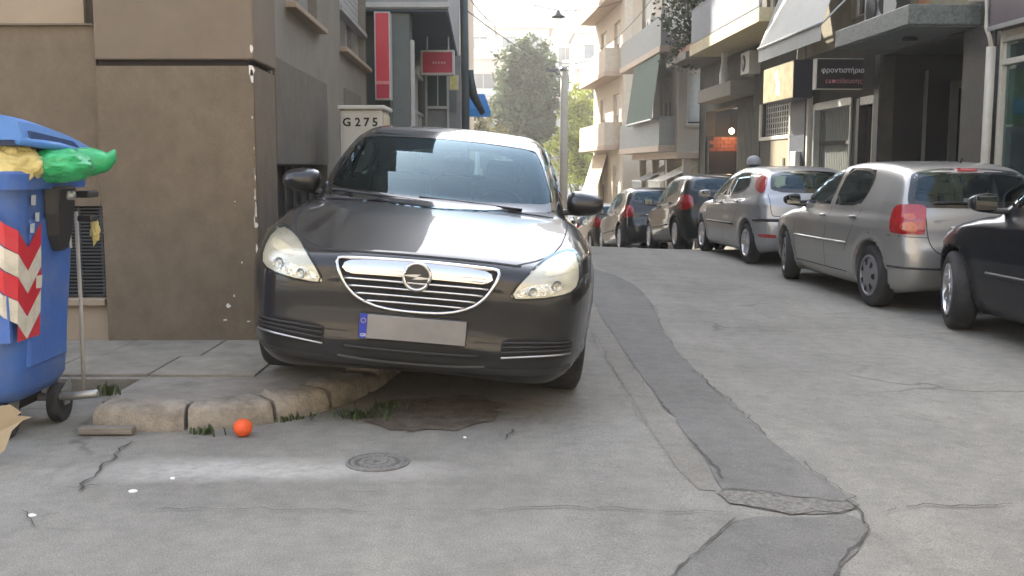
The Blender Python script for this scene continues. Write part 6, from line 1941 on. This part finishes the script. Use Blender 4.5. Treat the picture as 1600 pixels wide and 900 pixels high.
# chevron board wrapping the corner: apex on the corner edge
xc = CX - .075
def chev(z0, h, m, name, off):
    q = []
    y1_ = YF + .155
    x0_ = CX - .62
    # side arm
    mb = MB()
    sxz = lambda z: sidex(z) + .008 + off
    seg = [(YF + .035, .085), (YF + .13, 0.0), (YF + .265, .115)]
    for (ya, da), (yb, db) in zip(seg, seg[1:]):
        mb.add([(sxz(z0 + da), ya, z0 + da), (sxz(z0 + db), yb, z0 + db), (sxz(z0 + db + h), yb, z0 + db + h), (sxz(z0 + da + h), ya, z0 + da + h)], [(0, 1, 2, 3)])
    xe = sidex(z0)
    mb.add([(sxz(z0 + .085), YF + .035, z0 + .085), (sxz(z0 + .085 + h), YF + .035, z0 + .085 + h), (xe - .02, YF - off, z0 + .12 + h), (xe - .02, YF - off, z0 + .12)], [(0, 1, 2, 3)])
    mb.add([(xe - .02, YF - off, z0 + .12), (xe - .02, YF - off, z0 + .12 + h), (xe - .42, YF - off, z0 + .46 + h), (xe - .42, YF - off, z0 + .46)], [(0, 1, 2, 3)])
    return mb.build(name, m, bin_)
MB().lohi((CX - .60, YF + .004, .60), (CX - .09, YF + .03, 1.12)).build('chevron_board', BLU, bin_)
zc = .40
for k in range(5):
    z_ = .60 + k * .108
    if k == 4: continue
    chev(z_, .106, [CRS, REDS][k % 2], 'chevron_stripe', .006)
sside('chevron_corner', [(YF + .035, .60), (YF + .035, .682), (YF + .128, .602)], .0145, REDS)
sside('chevron_corner', [(YF + .135, .602), (YF + .262, .71), (YF + .262, .60)], .0145, REDS)
# lid, half open
mb = MB(); L0 = []; prof = []
def lidz(t): return 1.60 + .05 * math.sin(math.pi * min(1, t)) - .10 * t
nseg = 8; vs = []; fs = []
x0, x1 = XW - .02, CX + .03
for i in range(nseg + 1):
    t = i / nseg; y = YF - .02 + (YB - YF + .10) * t
    zt_ = 1.635 - .02 * t - .10 * t * t; zl = zt_ - .115 + .03 * t
    e = .10
    vs += [(x0, y, zl), (x0 + e * .2, y, zt_ - .03), (x0 + e, y, zt_), (x1 - e, y, zt_), (x1 - e * .2, y, zt_ - .03), (x1, y, zl), (x1 - .05, y, zl + .004), (x0 + .05, y, zl + .004)]
for i in range(nseg):
    for k in range(8): fs.append((i * 8 + k, i * 8 + (k + 1) % 8, (i + 1) * 8 + (k + 1) % 8, (i + 1) * 8 + k))
fs += [tuple(range(8))[::-1], tuple(nseg * 8 + k for k in range(8))]
mb.add(vs, fs); mb.build('lid', BLL, bin_, smooth=True, auto=35)
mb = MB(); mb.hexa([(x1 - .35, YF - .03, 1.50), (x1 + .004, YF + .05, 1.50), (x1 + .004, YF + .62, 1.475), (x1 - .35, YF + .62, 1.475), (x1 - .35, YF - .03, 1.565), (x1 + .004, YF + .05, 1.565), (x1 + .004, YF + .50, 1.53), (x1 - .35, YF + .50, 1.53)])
mb.build('lid_recess_shade', mat('lid_shadow_blue', (.025, .055, .15), .5), bin_)  # raised block; the recess shade is painted as a darker lid blue
MB().tube([(x1 - .02, YF - .02, 1.52), (x1 + .02, YF + .3, 1.50), (x1 + .025, YB, 1.45)], .020, 8).build('lid_lip', BLL, bin_, smooth=True)
# undercarriage
MB().lohi((XW + .25, YF + .2, .22), (CX - .22, YB - .2, .275)).build('chassis', M['blackplastic'], bin_)
MB().tube([(CX - .50, 5.16, .235), (CX - .16, 5.14, .235), (CX - .02, 5.12, .245), (CX + .10, 5.10, .262)], .021, 10).build('brake_bar', GAL, bin_, smooth=True)
for (x, y) in ((CX - .24, YF + .22), (CX - .13, 5.18), (XW + .25, YF + .22), (XW + .25, YB - .16)):
    wv = MB().lathe([(.05, -.028), (.095, -.028), (.10, -.015), (.10, .015), (.095, .028), (.05, .028), (.001, .03)], 22, c=(x, y, zb_ + .10), axis='x').build('wheel', M['tyre'], bin_, smooth=True, auto=40)
    for sgn in (-1, 1): MB().hexa([(x + sgn * .036, y - .03, .19), (x + sgn * .042, y - .03, .19), (x + sgn * .042, y + .03, .19), (x + sgn * .036, y + .03, .19), (x + sgn * .036, y - .06, .272), (x + sgn * .042, y - .06, .272), (x + sgn * .042, y + .06, .272), (x + sgn * .036, y + .06, .325)]).build('castor_fork', GAL, wv)


def bag(name, c, r, m, label, cat, seed=0, knot=None, amp=.14):
    from mathutils import noise as mn
    n, mm = 80, 52; vs = []; fs = []
    for a in range(mm + 1):
        th = math.pi * a / mm
        for k in range(n):
            ph = 2 * math.pi * k / n
            d = Vector((math.sin(th) * math.cos(ph), math.sin(th) * math.sin(ph), math.cos(th)))
            f = 1 + amp * mn.noise(d * 2.2 + Vector((seed, 0, 0))) + amp * .8 * abs(mn.noise(d * 4.5 + Vector((0, seed, 0)))) - amp * .55 * abs(mn.noise(d * 9 + Vector((0, 0, seed)))) - amp * .35 * abs(mn.noise(Vector((d.x * 22, d.y * 22, d.z * 7 + seed))))
            vs.append((c[0] + r[0] * d.x * f, c[1] + r[1] * d.y * f, c[2] + r[2] * d.z * f))
    for a in range(mm):
        for k in range(n): fs.append((a * n + k, a * n + (k + 1) % n, (a + 1) * n + (k + 1) % n, (a + 1) * n + k))
    root = empty(name, (c[0], c[1], c[2] - r[2]), label, cat)
    MB().add(vs, fs).build('bag_body', m, root, smooth=True)
    if knot: MB().tube(knot[0], knot[1], 7).build('bag_tail', m, root, smooth=True)
    return root


GB = mat('green_bag', (.03, .40, .14), .32, var=.25, scale=7, coat=.15, bump=.5, bscale=14); YB_ = mat('yellow_bag', (.60, .50, .19), .4, var=.2, scale=6); GBG = mat('grey_bag', (.24, .26, .26), .5, var=.3, scale=6)
bag('rubbish_bag', (-2.19, 4.95, 1.41), (.17, .20, .085), GB, 'shiny green rubbish bag bulging out under the blue bin lid', 'rubbish bag', 1,
    ([(-2.14, 5.08, 1.425), (-2.08, 5.13, 1.43), (-2.03, 5.15, 1.435), (-2.0, 5.16, 1.455), (-1.985, 5.16, 1.49)], [.075, .072, .055, .03, .006]))
bag('rubbish_bag', (-2.32, 4.74, 1.41), (.15, .11, .10), YB_, 'creased yellow rubbish bag on the bin rim left of the green one', 'rubbish bag', 7, amp=.22)
bag('rubbish_bag', (-2.62, 4.80, 1.42), (.16, .13, .13), GBG, 'grey rubbish bag at the left edge under the bin lid', 'rubbish bag', 12, amp=.22)
bag('rubbish_bag', (-3.1, 5.1, 1.36), (.36, .38, .11), mat('black_bag', (.015, .015, .016), .35, bump=.4, bscale=30), 'black rubbish bag deep inside the bin behind the grey bag', 'rubbish bag', 17)
bag('yellow_rag', (-2.20, YB + .02, 1.07), (.022, .02, .06), YB_, 'scrap of yellow plastic hanging beside the black bin grips', 'rag', 3, amp=.4)
# leaning stick, cardboard, plank
a, b = pt(121, 330, 5.46), pt(147, 622, 5.46)
tag(MB().tube([(a.x, 5.44, a.z), ((a.x + b.x) / 2 - .01, 5.42, (a.z + b.z) / 2), (b.x - .01, 5.36, pave_z(b.x, 5.36) - .01)], .011, 8).build('thin_stick', mat('pale_stick', (.38, .36, .32), .7), smooth=True), 'thin pale stick leaning against the side of the blue bin', 'stick')
CB = mat('cardboard', (.36, .29, .19), .85, var=.15, dirt=(.2, .16, .1), dscale=6, damt=.6)
mb = MB(); vs = []; rr = random.Random(6)
DXC = .09
top = [(-2.36, 4.28, .33), (-2.29, 4.30, .335), (-2.25, 4.31, .30), (-2.27, 4.31, .285), (-2.215, 4.325, .275), (-2.25, 4.32, .262), (-2.29, 4.30, .22), (-2.315, 4.28, .14), (-2.35, 4.26, .105), (-2.60, 4.22, .105), (-2.60, 4.25, .33)]
n = len(top)
top = [(x + DXC, y + .10, z + .03) for x, y, z in top]
mb.add(top + [(x - .004, y + .012, z) for x, y, z in top], [tuple(range(n))[::-1], tuple(range(n, 2 * n))] + [(i, (i + 1) % n, n + (i + 1) % n, n + i) for i in range(n)])
tag(mb.build('cardboard_sheet', CB), 'torn piece of cardboard propped at the left edge before the bin', 'cardboard')
p0_, p1_ = gp(128, 678), gp(206, 682)
mb = MB(); mb.box(((p0_[0] + p1_[0]) / 2, p0_[1] - .02, .125), (p1_[0] - p0_[0], .06, .035), rot=(0, 0, rad(1)))
tag(mb.build('wood_batten', mat('grey_wood', (.17, .15, .125), .85, var=.3, scale=6, stretch=(1, 12, 12)), bevel=.004), 'short grey wooden batten lying along the foot of the kerb', 'batten')

# ------------------------------------------------------------------ far end: pole, trees, hillside
PO = mat('pole_concrete', (.62, .57, .47), .85, var=.1, dirt=(.3, .27, .22), dscale=3, damt=.4)
Yp = 30.0; a = pt(881.5, 108, Yp)
pole = empty('concrete_pole', (a.x, Yp, gzf(a.x, Yp)), 'tall pale concrete pole standing in front of the bright green tree', 'pole')
MB().tube([(a.x, Yp, gzf(a.x, Yp) - .3), (a.x, Yp, a.z)], [.135, .10], 14).build('shaft', PO, pole, smooth=True)
MB().tube([(a.x - .02, Yp, a.z - .06), (a.x - .02, Yp, a.z + .05)], [.12, .09], 12).build('cap', GAL, pole, smooth=True)
MB().tube([(a.x, Yp, a.z - .2), (a.x - .28, Yp, a.z - .05)], .03, 6).build('lamp_arm', GAL, pole)
mb = MB(); mb.hexa([(a.x - .52, Yp - .1, a.z - .07), (a.x - .22, Yp - .1, a.z - .07), (a.x - .22, Yp + .1, a.z - .07), (a.x - .52, Yp + .1, a.z - .07), (a.x - .48, Yp - .08, a.z + .01), (a.x - .22, Yp - .08, a.z + .03), (a.x - .22, Yp + .08, a.z + .03), (a.x - .48, Yp + .08, a.z + .01)])
mb.build('lamp_head', mat('lamp_grey', (.2, .2, .2), .5), pole, bevel=.01)
a = pt(872, 24, 34.0)
hl_ = empty('hanging_lamp', (a.x, 34, a.z), 'dark street lamp hanging from wires above the street', 'lamp')
MB().lathe([(.001, .16), (.05, .14), (.08, .04), (.22, -.04), (.22, -.07), (.001, -.06)], 14, c=(a.x, 34, a.z)).build('lamp_hood', mat('lamp_dark', (.10, .10, .10), .5), hl_, smooth=True)
W_ = mat('cable_black', (.02, .02, .02), .6)
def cable(p, q, sag, r, label):
    pts = []
    for k in range(17):
        t = k / 16; v = Vector(p).lerp(Vector(q), t); v.z -= sag * 4 * t * (1 - t); pts.append(v)
    tag(MB().tube(pts, r, 5).build('overhead_cable', W_, smooth=True), label, 'cable', 'cables across the street')
cable((-1.2, 34, a.z + 1.3), (4.9, 34, a.z + 1.2), 1.1, .010, 'thin cable carrying the dark hanging street lamp')
cable((-1.05, 21.5, 5.1), (-.2, 60, 10), .6, .010, 'thin cable running off from the top of the dark pipe bundle')
cable((-1.05, 21.5, 4.7), (3.9, 48, 6.5), .7, .010, 'thin cable crossing from the dark pipe to the peach block')
cable(F2.P(0, .5, 7.2), F2.P(14, .9, 6.6), .4, .012, 'thin cable strung along the front of the cream block')

# trees
def T(px, py, Y): v = pt(px, py, Y); return (v.x, v.y, v.z)
Yt = 74.0
tree(T(822, 250, Yt)[0], Yt, 14.0, [(T(822, 95, Yt), (1.6, 1.4, 1.5)), (T(845, 108, Yt), (1.5, 1.4, 1.5)), (T(800, 130, Yt), (1.6, 1.5, 1.6)), (T(845, 150, Yt), (1.7, 1.6, 1.6)), (T(790, 165, Yt), (1.4, 1.5, 1.3)), (T(822, 175, Yt), (1.9, 1.6, 1.7)), (T(858, 185, Yt), (1.2, 1.3, 1.3)), (T(825, 215, Yt), (1.6, 1.5, 1.5)), (T(850, 222, Yt), (1.0, 1.0, 1.1)), (T(790, 205, Yt), (.9, 1, .9))], 17000, .46, LG,
     'tall dark grey-green tree rising at the end of the street', 'trees at the end of the street', .32, 3)
Yt = 69.0
tree(T(908, 300, Yt)[0], Yt, 9.0, [(T(905, 165, Yt), (1.1, 1.2, 1.5)), (T(898, 205, Yt), (1.2, 1.2, 1.5)), (T(915, 225, Yt), (1.2, 1.3, 1.4)), (T(905, 265, Yt), (1.4, 1.3, 1.5)), (T(888, 240, Yt), (.8, 1, 1.2)), (T(925, 265, Yt), (.9, 1, 1.2)), (T(868, 228, Yt), (.9, 1, 1.0))], 9000, .36, LY,
     'bright yellow-green tree behind the concrete pole', 'trees at the end of the street', .22, 4)
Yt = 84.0
tree(T(930, 220, Yt)[0], Yt, 11.0, [(T(930, 140, Yt), (1.3, 1.3, 1.3)), (T(938, 165, Yt), (1.8, 1.5, 1.4)), (T(925, 185, Yt), (1.5, 1.4, 1.2)), (T(945, 185, Yt), (1.4, 1.4, 1.1))], 6000, .40, LG,
     'dark green tree beside the peach block at the end of the street', 'trees at the end of the street', .25, 5)
Yt = 62.0
tree(T(750, 230, Yt)[0] - .2, Yt, 6.0, [(T(748, 190, Yt), (1.0, 1.2, 1.0)), (T(762, 205, Yt), (1.0, 1.2, .9)), (T(740, 215, Yt), (.9, 1.2, .9)), (T(772, 230, Yt), (1.0, 1, .9))], 3000, .24, leaf_mat('brownish_foliage', (.10, .09, .04), (.12, .10, .03)),
     'small brownish tree under the blue awning', 'trees at the end of the street', .16, 6)

# hillside houses
HW = [mat('pale_house_wall', (0.43, 0.40, 0.36), .9, var=.05), mat('pink_house_wall', (0.43, 0.34, 0.30), .9, var=.05), mat('cream_house_wall', (0.45, 0.41, 0.33), .9, var=.05), mat('white_house_wall', (0.50, 0.50, 0.48), .9, var=.04)]
HB = mat('house_balcony', (.58, .50, .43), .9); HWIN = mat('house_window', (.10, .11, .12), .2, coat=.5); HRAIL = mat('house_rail', (.42, .40, .38), .7); HTILE = mat('house_tile', (.45, .27, .19), .85, var=.15)
def far_house(px0, px1, pytop, Y, depth, m, label, storeys=None, roof='flat', bal=True, off=0):
    a = pt(px0, pytop, Y); b = pt(px1, pytop, Y)
    x0, x1, zt_ = a.x, b.x, a.z; z0 = min(gzf(x0, Y), gzf(x1, Y)) - .5
    r = empty('apartment_house', ((x0 + x1) / 2, Y + depth / 2, z0), label, 'house', 'houses on the hillside')
    fr = Frame(x0, Y, 1.0, 0.0); fr.n = Vector((0, -1)); W_ = x1 - x0
    ns = max(1, int((zt_ - z0) / 3.1)); fh = (zt_ - z0) / ns
    nb = max(1, int(W_ / 2.6)); bw = W_ / nb
    ops = []
    for i in range(ns):
        for k in range(nb):
            ops.append((k * bw + bw * .25, k * bw + bw * .75, z0 + i * fh + (.1 if (k + i + off) % 3 == 0 else .9), z0 + i * fh + 2.3))
    mb = MB(); fr.wall(mb, 0, W_, z0, zt_, ops, thick=.25)
    mb.add([(x0, Y, z0), (x0, Y + depth, z0), (x0, Y + depth, zt_), (x0, Y, zt_)], [(0, 1, 2, 3)]); mb.add([(x1, Y, z0), (x1, Y + depth, z0), (x1, Y + depth, zt_), (x1, Y, zt_)], [(0, 1, 2, 3)])
    mb.add([(x0, Y + depth, z0), (x1, Y + depth, z0), (x1, Y + depth, zt_), (x0, Y + depth, zt_)], [(0, 1, 2, 3)])
    mb.build('wall', m, r)
    if roof == 'flat':
        MB().lohi((x0 - .25, Y - .25, zt_ + .002), (x1 + .25, Y + depth + .2, zt_ + .25)).build('roof', HB, r)
        MB().lohi((x0 + W_ * .3, Y + 1.5, zt_ + .251), (x0 + W_ * .6, Y + depth * .7, zt_ + 2.0)).build('stair_head', m, r)
    else:
        mb = MB(); c = [(x0 - .5, Y - .5, zt_), (x1 + .5, Y - .5, zt_), (x1 + .5, Y + depth + .5, zt_), (x0 - .5, Y + depth + .5, zt_), ((x0 + x1) / 2 - W_ * .15, Y + depth / 2, zt_ + 2.0), ((x0 + x1) / 2 + W_ * .15, Y + depth / 2, zt_ + 2.0)]
        mb.add(c, [(0, 1, 5, 4), (1, 2, 5), (2, 3, 4, 5), (3, 0, 4)]); mb.build('roof', HTILE, r)
    for (u0, u1, w0, w1) in ops:
        w_ = fr.box(MB(), u0 - .02, u1 + .02, -.24, -.20, w0 - .02, w1 + .02).build('window', HWIN, r)
        fr.box(MB(), (u0 + u1) / 2 - .03, (u0 + u1) / 2 + .03, -.199, -.15, w0, w1).build('frame', HRAIL, w_)
    if bal:
        for i in range(1, ns):
            z = z0 + i * fh - .1
            u0 = W_ * (.05 if (i + off) % 2 else .35); u1 = W_ * (.95 if (i + off) % 3 else .70)
            s_ = fr.box(MB(), u0, u1, .001, 1.1, z, z + .16).build('balcony', HB, r)
            fr.box(MB(), u0 + .02, u1 - .02, 1.04, 1.08, z + .30, z + 1.0).build('railing', HRAIL, s_)
    return r
far_house(720, 790, 92, 98, 9, HW[1], 'pinkish far house left of the tall dark tree', off=1)
far_house(727, 772, 40, 112, 9, HW[0], 'pale far apartment block at upper left beside the dark pipe', off=0)
far_house(775, 858, 44, 124, 10, HW[2], 'cream far block with tiled roof directly above the tall dark tree', roof='tile', off=2)
far_house(862, 905, 62, 116, 9, HW[3], 'white far block just right of the tall dark tree', off=1)
far_house(898, 960, 52, 104, 9, HW[0], 'pale far block with long balconies behind the concrete pole', off=2)
far_house(885, 945, 168, 94, 6, HW[3], 'low white far house behind the bright green tree', off=0, bal=False)
far_house(690, 745, 150, 90, 8, HW[3], 'low white far house behind the blue awning', off=1, bal=False)
far_house(800, 900, 8, 150, 9, HW[3], 'white far block at the top of the hill in the bright haze', off=1)
far_house(905, 985, 5, 140, 9, HW[1], 'pinkish far block high on the hill above the peach block', off=0)
far_house(690, 770, 6, 146, 9, HW[2], 'cream far block high on the hill at the left', off=2)
far_house(560, 690, -10, 120, 9, HW[0], 'pale far block hidden behind the red signs', off=2)
MB_ = MB()
hp = [(random.Random(8 + i).uniform(-60, 60), random.Random(90 + i).uniform(92, 150)) for i in range(40)]
bl = []
for (x, y) in hp:
    r0 = random.Random(int(x * 10)); s_ = r0.uniform(1.2, 2.6); bl.append(((x, y, gzf(x, y) + s_ * .6), (s_ * 1.3, s_, s_)))
leaves(MB_, bl, 9000, .7, 31)
tag(MB_.build('hillside_scrub', LG), kind='stuff')
# hill behind everything
vs = []; fs = []; nx = 60
for i in range(nx + 1):
    x = -260 + 520 * i / nx
    for k, (y, f) in enumerate(((150, .0), (190, .45), (230, .8), (270, 1.0), (330, .9))):
        vs.append((x, y, gzf(x, 150) - 3 + f * (10 + 4 * math.sin(x * .021 + 1) + 3 * math.sin(x * .05))))
for i in range(nx):
    for k in range(4): fs.append((i * 5 + k, (i + 1) * 5 + k, (i + 1) * 5 + k + 1, i * 5 + k + 1))
tag(MB().add(vs, fs).build('hill', mat('hill_scrub', (.16, .15, .10), .95, var=.35, scale=.08), smooth=True), kind='structure')

# air: thin bright haze down the street
hz = tag(MB().lohi((-275, -75, -9), (275, 345, 37)).build('haze', None or bpy.data.materials.new('air')), kind='stuff')
am = hz.data.materials[0]; am.use_nodes = True; t = am.node_tree
t.nodes.remove(t.nodes['Principled BSDF'])
pv = t.nodes.new('ShaderNodeVolumePrincipled')
pv.inputs['Density'].default_value = HAZE; pv.inputs['Color'].default_value = (1.0, .96, .89, 1); pv.inputs['Anisotropy'].default_value = .5
t.links.new(pv.outputs['Volume'], t.nodes['Material Output'].inputs['Volume'])
hz.visible_shadow = True
# ------------------------------------------------------------------ the cars, placed
hero = hero_car()
HS = 1.03
hero.root['label'] = 'dark grey saloon parked nose-on with one side up on the pavement'
hero.place(-.545, 5.03 + HS * 4.83 / 2, .162, heading=rad(0.3), roll=rad(4.9), scale=HS)
c1 = silver_hatch()
HD = rad(3.6)
def put(c, axle_y, axle_x, heading, scale=1.0, rear=True, zoff=0.0):
    """rear or front axle on the given spot, nose pointing away"""
    sp = c.sp
    yl = (sp['fo'] + (sp['wb'] if rear else 0) - sp['L'] / 2)
    ph = math.pi + heading
    ox = -math.sin(ph) * yl * scale; oy = math.cos(ph) * yl * scale
    x = axle_x - ox; y = axle_y - oy
    d = 1.3
    za = gzf(x + math.sin(ph) * d, y - math.cos(ph) * d); zb = gzf(x - math.sin(ph) * d, y + math.cos(ph) * d)
    c.place(x, y, (za + zb) / 2 + zoff, ph, 0, math.atan2(zb - za, 2 * d), scale)
put(c1, 10.40, 4.44, HD)
c2 = silver_high_lamp_hatch(); put(c2, 15.1, 4.25, HD)
c3 = dark_hatch('black hatchback with round red tail lights ahead of the silver cars', (.010, .013, .012), 'black_green_paint'); put(c3, 19.6, 3.93, HD)
c0 = dark_hatch('dark navy hatchback cut off by the right edge of the view', (.003, .0045, .008), 'navy_paint', steer=-.3, fo=.62); put(c0, 8.95, 4.72, HD, 1.10, rear=False)
spots = [(24.4, 3.42, (.012, .012, .013), 'black car in the row just beyond the black hatchback', 1.06), (28.8, 3.02, (.05, .044, .036), 'brown-grey car half hidden in the row near the concrete pole', 1.0),
         (33.9, 2.80, (.03, .03, .032), 'dark car far down the row beyond the brown-grey one', 1.0), (38.4, 2.45, (.16, .155, .145), 'pale car at the far end of the visible row', 1.0)]
for i, (y, x, col, lab, sc_) in enumerate(spots):
    r = copy_tree(c3.root)
    r['label'] = lab
    pm = paint_mat('parked_paint', col, metal=.1, rough=.3, dust=.03, spec=.2)
    for ch in r.children:
        for ob in [ch] + list(ch.children):
            if ob.type == 'MESH' and any(m and m.name.startswith('black_green_paint') for m in ob.data.materials):
                ob.data = ob.data.copy()
                for k, m in enumerate(ob.data.materials):
                    if m.name.startswith('black_green_paint'): ob.data.materials[k] = pm
    class _C: pass
    c = _C(); c.sp = c3.sp; c.root = r; c.place = Car.place.__get__(c)
    put(c, y, x, rad(4.2), sc_)

# ------------------------------------------------------------------ person on the far pavement, seen over the car roof
def person(x, y, z0, label):
    root = empty('person', (x, y, z0), label, 'person')
    sk = [(0, 0, .95), (0, 0, 1.12), (0, 0, 1.36), (0, 0, 1.47), (0, .01, 1.53), (0, -.01, 1.63), (0, -.01, 1.71),
          (.10, 0, .90), (.11, .0, .50), (.11, .02, .09), (.11, -.12, .045), (-.10, 0, .90), (-.11, -.02, .50), (-.11, .05, .09), (-.11, -.08, .045),
          (.17, 0, 1.40), (.24, .02, 1.13), (.25, -.06, .90), (.25, -.09, .80), (-.17, 0, 1.40), (-.24, .02, 1.13), (-.25, -.06, .90), (-.25, -.09, .80)]
    ed = [(0, 1), (1, 2), (2, 3), (3, 4), (4, 5), (5, 6), (0, 7), (7, 8), (8, 9), (9, 10), (0, 11), (11, 12), (12, 13), (13, 14), (2, 15), (15, 16), (16, 17), (17, 18), (2, 19), (19, 20), (20, 21), (21, 22)]
    rd = [.15, .14, .15, .07, .055, .095, .07, .085, .06, .045, .04, .085, .06, .045, .04, .065, .05, .037, .03, .065, .05, .037, .03]
    me = bpy.data.meshes.new('body'); me.from_pydata(sk, ed, [])
    o = link_mesh('body', me, root); me.materials.append(mat('dark_clothes', (.03, .03, .035), .9))
    o.modifiers.new('skin', 'SKIN'); o.modifiers.new('sub', 'SUBSURF').levels = 2; o.modifiers['sub'].render_levels = 2
    for i, v in enumerate(me.skin_vertices[0].data): v.radius = (rd[i], rd[i] * (.8 if i < 3 else 1)); v.use_root = (i == 0)
    mb = MB().lathe([(.128, -.02), (.135, .03), (.12, .09), (.07, .135), (.001, .15)], 20, c=(x, y - .005, z0 + 1.66))
    mb.build('cap', mat('grey_cap', (.34, .35, .36), .6), root, smooth=True)
    return root
p_ = pt(1178, 241, 19.4)
person(p_.x, 19.4, p_.z - 1.83, 'person in a grey cap, only the head showing over the silver car roof')
